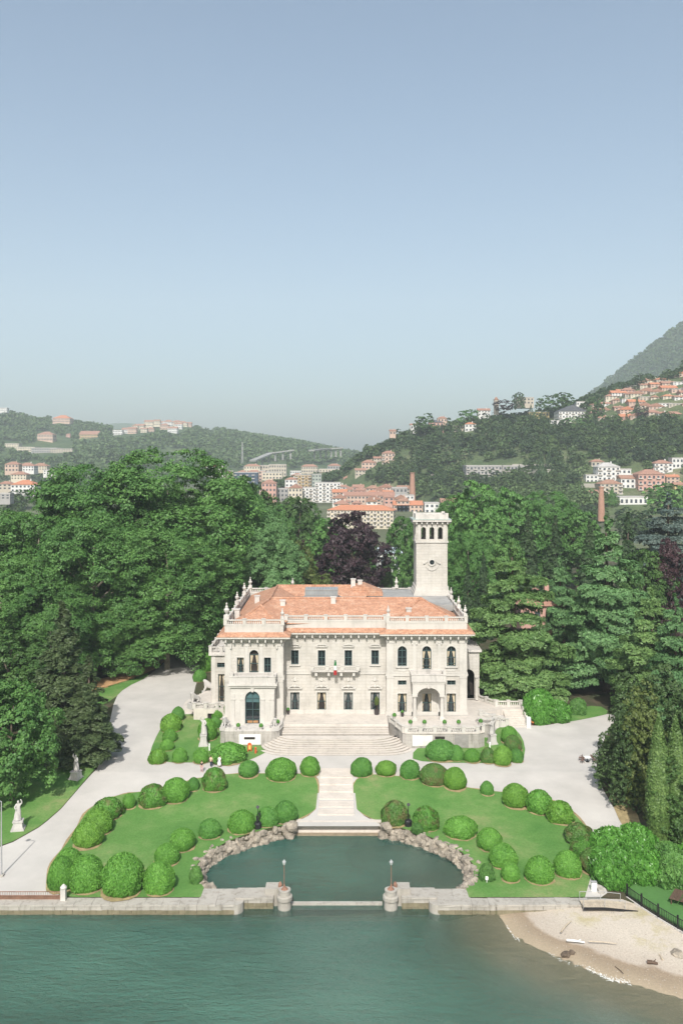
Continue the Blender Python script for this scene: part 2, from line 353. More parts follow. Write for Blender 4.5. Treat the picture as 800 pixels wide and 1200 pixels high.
# ---- lake, its bed and the beach
WL = np.array([(17.2, 97), (17.4, 94), (18.0, 89.8), (21.5, 86.1), (24.2, 83.9), (26.6, 82.2), (31.8, 79.4), (45, 74), (80, 64), (150, 52)])
def shore(X, Y):
    d = np.full(X.shape, 1e9)
    for a, b in zip(WL[:-1], WL[1:]):
        t = np.clip(((X-a[0])*(b[0]-a[0]) + (Y-a[1])*(b[1]-a[1])) / ((b-a)**2).sum(), 0, 1)
        d = np.minimum(d, np.hypot(X - a[0] - t*(b[0]-a[0]), Y - a[1] - t*(b[1]-a[1])))
    inl = (X > 17.3) & (Y > np.interp(X, WL[1:, 0], WL[1:, 1]))
    d = d + 0.35*np.sin(X*0.9)*np.cos(Y*0.7)
    return np.where(inl, d, -d)
def bed(X, Y):
    d = shore(X, Y)
    z = np.where(d > 0, np.minimum(0.095*d + 0.02*np.sin(X*1.7+Y), 1.0), 0.06*np.maximum(d, -4) + 0.26*np.minimum(0, d+4))
    wall = np.where(X < 27, -0.7 - 0.9*np.maximum(0, 94 - Y) , -9)
    z = np.maximum(np.maximum(z, np.where(Y > 60, wall, -9)), -5.0)
    pool = (Y > 95.5) & (np.abs(X + 0.7) < 19)
    pb = -1.7 + 0.075*np.maximum(0, X) + 0.02*np.maximum(0, Y-106) + 0.18*np.sin(X*0.5)*np.sin(Y*0.6)
    return np.where(pool, pb, z)
def grid(name, xs, ys, zf, mat, smooth=True):
    X, Y = np.meshgrid(xs, ys); Z = zf(X, Y); nx, ny = len(xs), len(ys)
    v = np.stack([X, Y, Z], -1).reshape(-1, 3); i = (np.arange(ny-1)[:, None]*nx + np.arange(nx-1)[None]).ravel()
    q = np.stack([i, i+1, i+nx+1, i+nx], -1)
    me = np_mesh(name, v, q, mat, smooth); o = bpy.data.objects.new(name, me); C.objects.link(o); return o
def sand_mat():
    m, n, l, p = nodes('shingle_and_sand'); v = posv(n, l)
    sx = n.new('ShaderNodeSeparateXYZ'); l.new(v, sx.inputs[0])
    wob = noise(n, l, v, 0.35, 4); ma = n.new('ShaderNodeMath'); ma.operation = 'MULTIPLY_ADD'; l.new(wob.outputs[0], ma.inputs[0]); ma.inputs[1].default_value = 0.16; ma.inputs[2].default_value = -0.08
    ad = n.new('ShaderNodeMath'); l.new(sx.outputs[2], ad.inputs[0]); l.new(ma.outputs[0], ad.inputs[1])
    wet = ramp(n, [(0.0, (0.36, 0.29, 0.2)), (0.2, (0.27, 0.21, 0.145)), (0.26, (0.27, 0.205, 0.14)), (0.31, (0.42, 0.36, 0.295)), (0.6, (0.475, 0.42, 0.35))])
    l.new(ad.outputs[0], wet.inputs[0])
    gr = noise(n, l, v, 0.22, 5, 0.65); am = n.new('ShaderNodeMath'); am.operation = 'MULTIPLY'
    gr2 = ramp(n, [(0.48, (0, 0, 0)), (0.62, (0.75,) * 3)]); l.new(gr.outputs[0], gr2.inputs[0])
    hi = ramp(n, [(0.5, (0, 0, 0)), (0.68, (1, 1, 1))]); l.new(sx.outputs[2], hi.inputs[0])
    l.new(gr2.outputs[0], am.inputs[0]); l.new(hi.outputs[0], am.inputs[1])
    c = mixc(n, l, am.outputs[0], wet.outputs[0], (0.36, 0.31, 0.15))
    f = noise(n, l, v, 6, 5, 0.75); fr = ramp(n, [(0.3, (0.72,) * 3), (0.7, (1.14,) * 3)]); l.new(f.outputs[0], fr.inputs[0])
    l.new(mixc(n, l, 0.9, c, fr.outputs[0], 'MULTIPLY'), p.inputs['Base Color']); p.inputs['Roughness'].default_value = 0.9
    bump(n, l, p, f.outputs[0], 0.6, 0.05); return m
tag(grid('beach', np.arange(-90, 161, 0.8), np.arange(30, 118.1, 0.8), bed, sand_mat()), kind='structure')
def water_mat():
    m, n, l, p = nodes('lake_water'); v = posv(n, l)
    at_ = n.new('ShaderNodeAttribute'); at_.attribute_name = 'depth'
    col = noise(n, l, posv(n, l, (0.5, 1, 1)), 0.06, 6)
    cr = ramp(n, [(0.36, (0.030, 0.106, 0.084)), (0.64, (0.062, 0.172, 0.134))]); l.new(col.outputs[0], cr.inputs[0])
    dif = n.new('ShaderNodeBsdfDiffuse'); l.new(cr.outputs[0], dif.inputs[0])
    tr = n.new('ShaderNodeBsdfTransparent'); tr.inputs[0].default_value = (0.86, 0.94, 0.90, 1)
    ex = n.new('ShaderNodeMath'); ex.operation = 'MULTIPLY'; l.new(at_.outputs['Fac'], ex.inputs[0]); ex.inputs[1].default_value = -0.9
    e2 = n.new('ShaderNodeMath'); e2.operation = 'EXPONENT'; l.new(ex.outputs[0], e2.inputs[0])
    mx = n.new('ShaderNodeMixShader'); l.new(e2.outputs[0], mx.inputs[0]); l.new(dif.outputs[0], mx.inputs[1]); l.new(tr.outputs[0], mx.inputs[2])
    gl = n.new('ShaderNodeBsdfGlossy'); gl.inputs['Roughness'].default_value = 0.05
    w1 = noise(n, l, posv(n, l, (0.55, 1.2, 1)), 0.5, 6, 0.7); w2 = noise(n, l, posv(n, l, (0.5, 1.5, 1)), 1.3, 5, 0.75)
    hh = n.new('ShaderNodeMath'); hh.operation = 'MULTIPLY_ADD'; l.new(w2.outputs[0], hh.inputs[0]); hh.inputs[1].default_value = 0.85; l.new(w1.outputs[0], hh.inputs[2])
    b = n.new('ShaderNodeBump'); b.inputs['Strength'].default_value = 0.8; b.inputs['Distance'].default_value = 1.15; l.new(hh.outputs[0], b.inputs['Height'])
    fr = n.new('ShaderNodeFresnel'); fr.inputs['IOR'].default_value = 1.33
    for s in (gl, fr, dif): l.new(b.outputs[0], s.inputs['Normal'])
    m2 = n.new('ShaderNodeMixShader'); l.new(fr.outputs[0], m2.inputs[0]); l.new(mx.outputs[0], m2.inputs[1]); l.new(gl.outputs[0], m2.inputs[2])
    l.new(m2.outputs[0], n['Material Output'].inputs['Surface']); return m
wxs = np.concatenate([[-900, -400, -200], np.arange(-90, 161, 1.0), [300, 900]]); wys = np.concatenate([[-400, -100, 0], np.arange(30, 118.1, 1.0)])
wo = grid('lake_water', wxs, wys, lambda X, Y: X*0, water_mat()); tag(wo, kind='structure')
WX, WY = np.meshgrid(wxs, wys); dep = np.where((WX < -89) | (WY < 31), 6.0, np.maximum(0.0, -bed(WX, WY)))
a = wo.data.attributes.new('depth', 'FLOAT', 'POINT'); a.data.foreach_set('value', dep.ravel().astype(np.float32))

# ---- far ground, hills, mountain
M['valley'] = plain('valley_ground', (0.10, 0.115, 0.06), 0.95, 0.3, 0.01, fine=0.08, bs=0)
def hill_mat(name, a, b, c, s1, s2):
    m, n, l, p = nodes(name); v = posv(n, l); t = noise(n, l, v, s1, 6, 0.65); u = noise(n, l, v, s2, 4, 0.7)
    r = ramp(n, [(0.35, a), (0.55, b), (0.72, c)]); l.new(t.outputs[0], r.inputs[0])
    r2 = ramp(n, [(0.3, (0.6,) * 3), (0.7, (1.2,) * 3)]); l.new(u.outputs[0], r2.inputs[0])
    l.new(mixc(n, l, 0.8, r.outputs[0], r2.outputs[0], 'MULTIPLY'), p.inputs['Base Color']); p.inputs['Roughness'].default_value = 0.95
    bump(n, l, p, u.outputs[0], 0.8, 3.0); return m
sheet('valley_floor', [(-4000, 400), (4000, 400), (4000, 6500), (-4000, 6500)], 0.0, M['valley'])
def smooth(t): t = np.clip(t, 0, 1); return t*t*(3-2*t)
def wobble(X, Y, k, seed):
    r = np.random.RandomState(seed); z = np.zeros_like(X, dtype=float)
    for i in range(7):
        a, b, c, d = r.uniform(0.5, 1.6, 2).tolist() + r.uniform(0, 6.3, 2).tolist(); s = k * 1.7**i
        z += np.sin(X*a*s + c + 1.3*np.sin(Y*b*s*0.7+d)) * np.cos(Y*b*s + d) / 1.5**i
    return z / 2.2
def ridge(px, py, Yr, drop): return [((p-400)*Yr/F, 50+(540-q)*Yr/F - drop) for p, q in zip(px, py)]
def hill_fn(prof, Yr, Yf, zf, amp, k, seed, bow=0.0, tail=900, foot=None):
    xs = np.array([p[0] for p in prof]); zs = np.array([p[1] for p in prof])
    def fn(X, Y):
        zr = np.interp(X, xs, zs); yf = Yf if foot is None else np.interp(X, foot[0], foot[1]); t = (Y - yf) / (Yr - yf)
        up = zf + (zr - zf) * (np.clip(t, 0, 1)**(1.0+bow) * 0.55 + smooth(t) * 0.45)
        dn = zr - (zr - zf + 6) * smooth((Y - Yr) / tail)
        w = wobble(X, Y, k, seed) * amp * np.clip(t * 3, 0, 1)
        return np.where(t < 0, zf - 5 + (t*25), np.where(t <= 1, up + w * np.clip((1-t) * 3, 0.25, 1), dn + w*0.25))
    return fn
HL = hill_fn(ridge([-900, -300, -120, 0, 40, 75, 130, 165, 215, 240, 290, 340, 400, 430, 520, 640, 800], [470, 468, 476, 482, 484, 492, 500, 498, 496, 500, 508, 515, 527, 533, 545, 552, 556], 2400, 8), 2400, 1350, 14, 14, 0.006, 3)
HR = hill_fn([(-120, 12), (-40, 22)] + ridge([400, 420, 450, 490, 530, 580, 640, 660, 690, 720, 760, 800, 900, 1100, 1500, 2500], [552, 533, 520, 502, 497, 489, 482, 478, 466, 452, 440, 430, 412, 395, 385, 380], 1000, 8), 1000, 690, 11, 5, 0.02, 5, tail=700, foot=([-130, 0, 60, 110, 180], [940, 915, 880, 800, 690]))
MT = hill_fn(ridge([300, 560, 640, 680, 705, 740, 760, 780, 800, 900, 1000, 1300, 1700, 2200], [545, 520, 498, 470, 452, 424, 408, 393, 378, 318, 270, 230, 215, 260], 3000, 8), 3000, 1500, 80, 16, 0.006, 11, tail=1500)
hm1 = hill_mat('wooded_hill', (0.03, 0.065, 0.02), (0.055, 0.09, 0.028), (0.12, 0.14, 0.055), 0.012, 0.09)
hm2 = hill_mat('terraced_hill', (0.05, 0.085, 0.03), (0.09, 0.12, 0.048), (0.22, 0.2, 0.13), 0.02, 0.2)
tag(grid('hill', np.arange(-2200, 960, 25.0), np.arange(1330, 3300, 25.0), HL, hm1), kind='structure')
tag(grid('hill', np.arange(-130, 1500, 8.0), np.arange(680, 1700, 8.0), HR, hm2), kind='structure')
tag(grid('mountain', np.arange(100, 3900, 40.0), np.arange(1480, 4500, 40.0), MT, hm1), kind='structure')
# one more far summit, pale in the haze, beyond the village on the hill
FM = hill_fn(ridge([-200, 60, 110, 135, 155, 190, 300, 500], [540, 512, 498, 494, 494, 503, 530, 545], 5200, 8), 5200, 3600, 14, 18, 0.004, 21, tail=800)
tag(grid('mountain', np.arange(-3600, 900, 60.0), np.arange(3600, 6200, 60.0), FM, hm1), kind='structure')

# ---- the air: one closed box of thin even haze round everything
hz = MB().box(-3990, 3990, -450, 6480, -7.5, 1250).mesh('haze')
hm = bpy.data.materials.new('haze_air'); hm.use_nodes = True; hn = hm.node_tree.nodes; hn.remove(hn['Principled BSDF'])
pv = hn.new('ShaderNodeVolumePrincipled'); pv.inputs['Color'].default_value = (0.85, 0.935, 1.0, 1); pv.inputs['Density'].default_value = 0.00014
pv.inputs['Anisotropy'].default_value = 0.0
hm.node_tree.links.new(pv.outputs[0], hn['Material Output'].inputs['Volume']); hz.materials.append(hm)
tag(link(bpy.data.objects.new('haze', hz)), kind='stuff')
# ================================================================== THE VILLA
M['tile'] = rooftile('terracotta_roof_tiles', (0.405, 0.21, 0.13), 0.32, patch=(0.50, 0.345, 0.25))
M['frame'] = plain('teal_window_paint', (0.05, 0.085, 0.085), 0.45, 0.1)
M['blind'] = plain('teal_blind', (0.06, 0.12, 0.125), 0.6, 0.1)
M['glass'] = glass('dark_window_glass')
M['curtain'] = plain('tan_curtain', (0.50, 0.42, 0.30), 0.85, 0.15, 3)
M['sheer'] = plain('grey_sheer_curtain', (0.24, 0.235, 0.22), 0.85, 0.2, 3)
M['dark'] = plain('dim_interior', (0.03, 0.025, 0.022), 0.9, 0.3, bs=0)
M['lead'] = plain('grey_lead_roof', (0.30, 0.295, 0.285), 0.7, 0.2, 0.6)
M['skyglass'] = plain('dusty_skylight_glass', (0.25, 0.27, 0.28), 0.35, 0.15, 0.8, spec=0.6)
M['floor_wood'] = plain('parquet', (0.35, 0.19, 0.09), 0.6, 0.2)

def offs(P, d):                            # offset a rectilinear counter-clockwise outline outward by d
    out = []; n = len(P)
    for i in range(n):
        (ax, ay), (bx, by), (cx, cy) = P[i-1], P[i], P[(i+1) % n]
        n1 = ((by-ay), -(bx-ax)); n2 = ((cy-by), -(cx-bx))
        l1 = math.hypot(*n1); l2 = math.hypot(*n2)
        out.append((bx + d*(n1[0]/l1 + (n2[0]/l2 if abs(n1[0]*n2[0]+n1[1]*n2[1]) < 0.5*l1*l2 else 0)),
                    by + d*(n1[1]/l1 + (n2[1]/l2 if abs(n1[0]*n2[0]+n1[1]*n2[1]) < 0.5*l1*l2 else 0))))
    return out
def ring(mb, P, d0, z0, d1, z1):           # sloping band from offset d0 at z0 to offset d1 at z1
    A, B = offs(P, d0), offs(P, d1); n = len(P)
    return mb.add([(x, y, z0) for x, y in A] + [(x, y, z1) for x, y in B], [(i, (i+1) % n, n+(i+1) % n, n+i) for i in range(n)])
def ringwall(mb, P, d0, d1, z0, z1):
    ring(mb, P, d0, z0, d0, z1); ring(mb, P, d0, z1, d1, z1); ring(mb, P, d1, z1, d1, z0); return ring(mb, P, d1, z0, d0, z0)
def wallface(mb, x0, x1, z0, z1, y, ops, th=0.5, sill=True):
    """front wall surface at y with real openings: reveals th deep, arches with their spandrels. ops: (xa, xb, za, zb, rise)"""
    xs = sorted({x0, x1, *[o[0] for o in ops], *[o[1] for o in ops]}); zs = sorted({z0, z1, *[o[2] for o in ops], *[o[3] for o in ops]})
    for a, b in zip(xs, xs[1:]):
        for c, d in zip(zs, zs[1:]):
            mx, mz = (a+b)/2, (c+d)/2
            if not any(o[0] < mx < o[1] and o[2] < mz < o[3] for o in ops):
                mb.add([(a, y, c), (b, y, c), (b, y, d), (a, y, d)], [(0, 1, 2, 3)])
    for xa, xb, za, zb, rise in ops:
        zt = zb - rise
        mb.add([(xa, y, za), (xa, y+th, za), (xa, y+th, zt), (xa, y, zt)], [(0, 1, 2, 3)])
        mb.add([(xb, y, za), (xb, y, zt), (xb, y+th, zt), (xb, y+th, za)], [(0, 1, 2, 3)])
        if sill: mb.add([(xa, y, za), (xb, y, za), (xb, y+th, za), (xa, y+th, za)], [(0, 1, 2, 3)])
        if rise <= 0: mb.add([(xa, y, zb), (xa, y+th, zb), (xb, y+th, zb), (xb, y, zb)], [(0, 1, 2, 3)])
        else:
            n = 12; c = (xa+xb)/2; w = (xb-xa)/2
            pts = [(c - w*math.cos(math.pi*i/n), zt + rise*math.sin(math.pi*i/n)) for i in range(n+1)]
            for (ax, az), (bx, bz) in zip(pts, pts[1:]):
                mb.add([(ax, y, az), (bx, y, bz), (bx, y, zb), (ax, y, zb)], [(0, 1, 2, 3)])
                mb.add([(ax, y, az), (ax, y+th, az), (bx, y+th, bz), (bx, y, bz)], [(0, 1, 2, 3)])
    return mb
def arc(w, z0, z1, rise, n=10, inset=0.0):
    a = w/2 - inset; zt = z1 - rise
    if rise <= 0: return [(-a, z0+inset), (a, z0+inset), (a, z1-inset), (-a, z1-inset)]
    return [(-a, z0+inset), (a, z0+inset)] + [(a*math.cos(math.pi*i/n), zt + (rise-inset)*math.sin(math.pi*i/n)) for i in range(n+1)]
WC = {}
def window(root, x, z0, z1, w, y, rise=0.0, style='curtain', label=None):
    """part window (frame and bars) > pane, curtain or blind; alike windows share their meshes"""
    key = (round(z1-z0, 2), round(w, 2), round(rise, 2), style); h = z1 - z0
    if key not in WC:
        fr = MB(); o, i_ = arc(w, 0, h, rise), arc(w, 0, h, rise, inset=0.11); n = len(o)
        for k in range(n):
            a, b, c, d = o[k], o[(k+1) % n], i_[(k+1) % n], i_[k]
            fr.add([(p[0], yy, p[1]) for yy in (0, 0.1) for p in (a, b, c, d)], [(0, 1, 2, 3), (7, 6, 5, 4), (3, 2, 6, 7), (0, 4, 5, 1)])
        hs = h - rise
        if style != 'open': fr.box(-0.05, 0.05, 0.004, 0.09, 0.1, h - 0.12)
        for t in ((0.16, 0.55, 0.98) if h > 3 else (0.5, 0.98)): fr.box(-w/2+0.1, w/2-0.1, 0.006, 0.088, hs*t-0.045, hs*t+0.045)
        pa = MB().extr(arc(w, 0, h, rise, inset=0.05), 0.20, 0.24)
        cu = MB()
        if style in ('curtain', 'open', 'sheer'):
            for s in (-1, 1):
                for k in range(4):
                    f0, f1 = k/4, (k+1)/4; X0, X1 = s*w*(0.46-0.36*f0), s*w*(0.46-0.36*f1); t0 = s*w*(0.46-0.10*f0); t1 = s*w*(0.46-0.10*f1)
                    yy = 0.12 + 0.04*(k % 2); top = hs*0.98; mid = hs*0.36
                    cu.add([(X0, yy, top), (X1, yy+0.03, top), (t1, yy+0.03, mid), (t0, yy, mid), (s*w*(0.46-0.16*f1), yy+0.03, 0.1), (s*w*(0.46-0.16*f0), yy, 0.1)], [(0, 1, 2, 3), (3, 2, 4, 5)])
        elif style == 'blind': cu.extr([(p[0], p[1]) for p in arc(w, h*0.62, h, rise, inset=0.13)], 0.12, 0.15)
        WC[key] = (fr.mesh('window', M['frame']), pa.mesh('pane', M['glass'] if style != 'open' else M['dark']), cu.mesh('curtain', M['curtain'] if style in ('curtain', 'open') else M['sheer'] if style == 'sheer' else M['blind']) if cu.v else None)
    a, b, c = WC[key]
    wo = inst('window', a, root, (x, y, z0))
    if label: wo['label'] = label
    inst('pane', b, wo)
    if c: inst('blind' if style == 'blind' else 'curtain', c, wo)
    return wo
BAL = MB().lathe([(0.09, 0), (0.14, 0.22), (0.13, 0.35), (0.06, 0.62), (0.11, 0.85), (0.11, 1.0)], n=6)
def balustrade(p0, p1, root, h=1.0, mat='stone_grey', step=0.36, post=3.0, plinth=0.0, posts=True):
    """plinth, rail and piers as parts, the small balusters joined; p0, p1 are foot points in the root's frame"""
    p0, p1 = Vector(p0), Vector(p1); L = (p1-p0).xy.length; d = (p1-p0)/L; th = math.atan2(d.y, d.x); up = Vector((0, 0, 1))
    MB().bar(p0+up*(h-0.09), p1+up*(h-0.09), 0.36, 0.18).build('handrail', M[mat], root)
    MB().bar(p0+up*(0.08+plinth/2), p1+up*(0.08+plinth/2), 0.38, 0.16+plinth).build('plinth', M[mat], root)
    nb = max(1, round(L/post)); b = MB(); hb = h - 0.34 - plinth
    for i in range(int(L/step)):
        q = p0 + d*(i+0.5)*step
        u = ((i+0.5)*step/L*nb) % 1.0
        if min(u, 1-u)*L/nb < 0.42: continue
        b.add([(q.x+v[0], q.y+v[1], q.z+0.16+plinth+v[2]*hb) for v in BAL.v], BAL.f)
    b.build('baluster', M[mat], root, kind='stuff')
    if posts:
        pm = MB().box(-0.3, 0.3, -0.26, 0.26, 0, h+0.06).box(-0.36, 0.36, -0.32, 0.32, h+0.063, h+0.16).mesh('pier', M[mat])
        for i in range(nb+1): inst('pier', pm, root, tuple(p0 + d*(L*i/nb)), th)

VZ = 5.3
villa = empty('villa', (0, 151, VZ), 0, 'grand cream stone lakeside villa with terracotta hipped roof, balustrades and a broad stair before it', 'villa')
OUT = [(-20.1, -3.9), (-10, -3.9), (-10, 0), (7.86, 0), (7.86, -1.3), (22, -1.3), (22, 33), (-20.1, 33)]
S, SS, SG = M['stone'], M['stone_smooth'], M['stone_grey']
def P_(mb, name, mat=SS, **k): return mb.build(name, mat, villa, **k)
AX = -1.15; LW = -15.05; RB = 14.93
cw = [AX + k*4.72 for k in (-1.5, -0.5, 0.5, 1.5)]
lowc = [(x-0.8, x+0.8, 0.06, 3.76, 0) for x in cw]
upc = [(x-0.66, x+0.66, 8.65 if k in (0, 3) else 8.4, 11.2, 0) for k, x in enumerate(cw)]
P_(wallface(MB(), -10, 7.86, 0, 13.95, 0, lowc + upc), 'wall', S)
rlow = [(RB-4.3-0.8, RB-4.3+0.8, 0.06, 3.9, 0), (RB-0.9, RB+0.9, 0.06, 4.0, 0), (RB+4.3-0.8, RB+4.3+0.8, 0.06, 3.9, 0)]
rmez = [(RB+s*4.3-0.75, RB+s*4.3+0.75, 5.36, 6.2, 0) for s in (-1, 1)]
rup = [(RB+s*4.3-0.8, RB+s*4.3+0.8, 8.65 if s else 8.1, 12.2, 0.8) for s in (-1, 0, 1)]
rw = wallface(MB(), 7.86, 22, 0, 13.95, -1.3, rlow + rmez + rup)
rw.add([(7.86, -1.3, 0), (7.86, 0, 0), (7.86, 0, 13.95), (7.86, -1.3, 13.95)], [(3, 2, 1, 0)])
P_(rw, 'wall', S)
lup = [(LW-2.33-0.6, LW-2.33+0.6, 7.75, 10.8, 0), (LW-0.8, LW+0.8, 7.75, 12.1, 0.8), (LW+2.33-0.6, LW+2.33+0.6, 7.75, 10.8, 0)]
lw = wallface(MB(), -20.1, -10, 0, 13.95, -3.9, lup)
lw.add([(-10, -3.9, 0), (-10, 0, 0), (-10, 0, 13.95), (-10, -3.9, 13.95)], [(0, 1, 2, 3)])
P_(lw, 'wall', S)
P_(MB().add([(-20.1, -3.9, 0), (-20.1, 33, 0), (-20.1, 33, 13.95), (-20.1, -3.9, 13.95)], [(0, 3, 2, 1)][::-1])
   .add([(22, -1.3, 0), (22, 33, 0), (22, 33, 13.95), (22, -1.3, 13.95)], [(0, 1, 2, 3)])
   .add([(-20.1, 33, 0), (22, 33, 0), (22, 33, 13.95), (-20.1, 33, 13.95)], [(3, 2, 1, 0)]), 'wall', S)
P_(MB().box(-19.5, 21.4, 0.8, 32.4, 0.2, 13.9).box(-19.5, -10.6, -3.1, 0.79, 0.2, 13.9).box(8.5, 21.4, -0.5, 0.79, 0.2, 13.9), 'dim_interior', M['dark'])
P_(MB().prism(offs(OUT, -0.1), -3.2, -0.02), 'foundation', M['stone_old'])
# bands, cornice, eaves skirt of tiles, parapet
for z0, z1, d in ((0.0, 0.7, 0.12), (6.95, 7.35, 0.14), (7.38, 7.62, 0.07), (13.1, 13.3, 0.08)): P_(ringwall(MB(), OUT, d, -0.02, z0, z1), 'string_course')
P_(MB().prism(offs(OUT, 0.35), 13.62, 13.93), 'cornice')
P_(MB().prism(offs(OUT, 0.6), 13.95, 14.2), 'cornice')
P_(MB().prism(offs(OUT, 1.2), 14.22, 14.5), 'cornice')
P_(ring(ring(MB(), OUT, 1.25, 14.5, 1.25, 14.62), OUT, 1.25, 14.62, 0.02, 15.15), 'eaves_tiles', M['tile'])
P_(ringwall(MB(), OUT, 0.0, -0.5, 14.51, 16.25), 'parapet')
P_(ringwall(MB(), OUT, 0.07, -0.55, 16.252, 16.36), 'parapet_moulding')
br = MB().extr([(-0.13, 13.55), (0.13, 13.55), (0.13, 14.2), (-0.13, 14.2)], -0.95, -0.36).mesh('bracket', SS)
for x0, x1, y in ((-19.8, -10.3, -3.9), (-9.2, 7.1, 0), (8.1, 21.7, -1.3)):
    n = round((x1-x0)/1.38)
    for i in range(n+1): inst('bracket', br, villa, (x0 + (x1-x0)*i/n, y, 0))
for (a, b) in (((-20.0, -3.75), (-10.15, -3.75)), ((-9.75, 0.2), (7.7, 0.2)), ((8.1, -1.1), (21.8, -1.1)), ((-19.9, -3.4), (-19.9, 32.7)), ((21.8, -0.8), (21.8, 32.7)), ((-19.6, 32.8), (21.5, 32.8))):
    balustrade((*a, 16.36), (*b, 16.36), villa, 0.95, 'stone_smooth' if a[1] < 1 and b[1] < 1 else 'stone_grey', post=3.3)
# roof
zE, zR = 15.9, 18.9
rf = MB()
rf.add([(-19, -1, zE), (8.6, 1.0, zE), (14.9, 9, zR), (-13, 9, zR)], [(0, 1, 2, 3)])
rf.add([(8.4, -0.5, zE-0.05), (21.3, -0.5, zE-0.05), (14.9, 9.05, zR+0.03)], [(0, 1, 2)])
rf.add([(8.4, -0.5, zE-0.05), (14.9, 9.05, zR+0.03), (5, 9.2, zR-0.1), (5.5, 1.5, zE-0.4)], [(0, 1, 2, 3)])
rf.add([(21.3, -0.5, zE-0.05), (21.3, 11, zE-0.05), (14.9, 9.05, zR+0.03)], [(0, 1, 2)])
rf.add([(21.3, 11, zE-0.05), (14, 13.0, 17.1), (14.9, 9.05, zR+0.03)], [(0, 1, 2)])
P_(rf, 'roof', M['tile'])
rf = MB()
rf.add([(-19.3, -3.2, zE), (-10.6, -3.2, zE), (-14.6, 3.5, zR-0.4)], [(0, 1, 2)])
rf.add([(-19.3, -3.2, zE), (-14.6, 3.5, zR-0.4), (-13.2, 9, zR+0.05), (-13.2, 25, zR+0.05), (-19.3, 32.2, zE)], [(0, 1, 2), (0, 2, 3, 4)])
rf.add([(-10.6, -3.2, zE), (-8, 4, zE+1.2), (-13.2, 9, zR+0.05), (-14.6, 3.5, zR-0.4)], [(0, 1, 2, 3)])
P_(rf, 'roof', M['tile'])
rf = MB()
rf.add([(-13.2, 25, zR+0.02), (5, 25, zR), (5, 32, zE), (-19.3, 32.2, zE)], [(0, 1, 2, 3)][::-1])
rf.add([(-13.2, 25, zR+0.02), (5, 25, zR), (5, 20.5, 17.4), (-9, 20.5, 17.4)], [(3, 2, 1, 0)])
rf.add([(-13.2, 9, zR+0.05), (-13.2, 25, zR+0.05), (-9, 20.5, 17.4), (-9, 12.5, 17.4)], [(3, 2, 1, 0)])
rf.add([(-13, 9, zR), (14.9, 9, zR), (13, 12.5, 17.4), (-9, 12.5, 17.4)], [(3, 2, 1, 0)])
rf.add([(5, 25, zR), (5, 20.5, 17.4), (5, 32, zE)], [(0, 1, 2)])
P_(rf, 'roof', M['tile'])
rf = MB().extr([(2.2, 17.2), (8.4, 17.2), (8.4, 17.9), (4.6, 19.4), (2.2, 18.9)], 22.5, 27.5); P_(rf, 'roof_dormer', M['tile'])
P_(MB().box(-9.6, 5.3, 12.2, 20.9, 15.9, 17.0).box(5.31, 21.4, 12.6, 32.3, 15.95, 17.1), 'flat_roof', M['lead'])
sk = MB(); A = [(-8.6, 12.6), (0.9, 12.6), (0.9, 19.8), (-8.6, 19.8)]; B_ = [(-7.2, 13.9), (-0.5, 13.9), (-0.5, 18.3), (-7.2, 18.3)]
sk.add([(x, y, 17.1) for x, y in A] + [(x, y, 18.0) for x, y in B_], [(i, (i+1) % 4, 4+(i+1) % 4, 4+i) for i in range(4)])
so = P_(sk, 'skylight', M['lead'])
gbox = MB().box(-7.0, -0.7, 14.1, 18.1, 17.9, 19.7); gbox.build('skylight_glass', M['skyglass'], so)
bars = MB()
for i in range(12): bars.box(-7.06+i*0.565, -6.97+i*0.565, 14.03, 18.17, 17.9, 19.76)
bars.box(-7.1, -0.6, 14.02, 14.1, 18.75, 18.84).box(-7.1, -0.6, 14.0, 14.11, 19.62, 19.8)
bars.build('glazing_bar', M['lead'], so, kind='stuff')
for x, y, z, h in ((-10.8, 6.4, 17.6, 1.3), (-16.2, 13.5, 17.2, 1.4), (-1.5, 7.2, 18.1, 1.3), (2.4, 24.6, 18.7, 1.6), (3.8, 24.8, 18.7, 1.3), (12.2, 4.2, 17.0, 0.8), (-19, 5, 16, 1.5)):
    P_(MB().box(x-0.45, x+0.45, y-0.4, y+0.4, z-1.2, z+h).box(x-0.55, x+0.55, y-0.5, y+0.5, z+h+0.003, z+h+0.16), 'chimney', SG)
for h0, h1 in (((14.9, 9.05, zR+0.08), (8.5, -0.4, zE+0.02)), ((14.9, 9.05, zR+0.08), (21.2, -0.4, zE+0.02)), ((-13, 9, zR+0.08), (14.9, 9.05, zR+0.08)), ((-14.6, 3.5, zR-0.33), (-19.2, -3.1, zE+0.05)), ((-14.6, 3.5, zR-0.33), (-10.7, -3.1, zE+0.05)), ((-13.2, 9, zR+0.12), (-13.2, 25, zR+0.12)), ((-13.2, 25, zR+0.1), (5, 25, zR+0.08)), ((-13.2, 9, zR+0.1), (-14.6, 3.5, zR-0.33))):
    P_(MB().tube(h0, h1, 0.2, 0.2, 6), 'ridge_tiles', M['tile'])
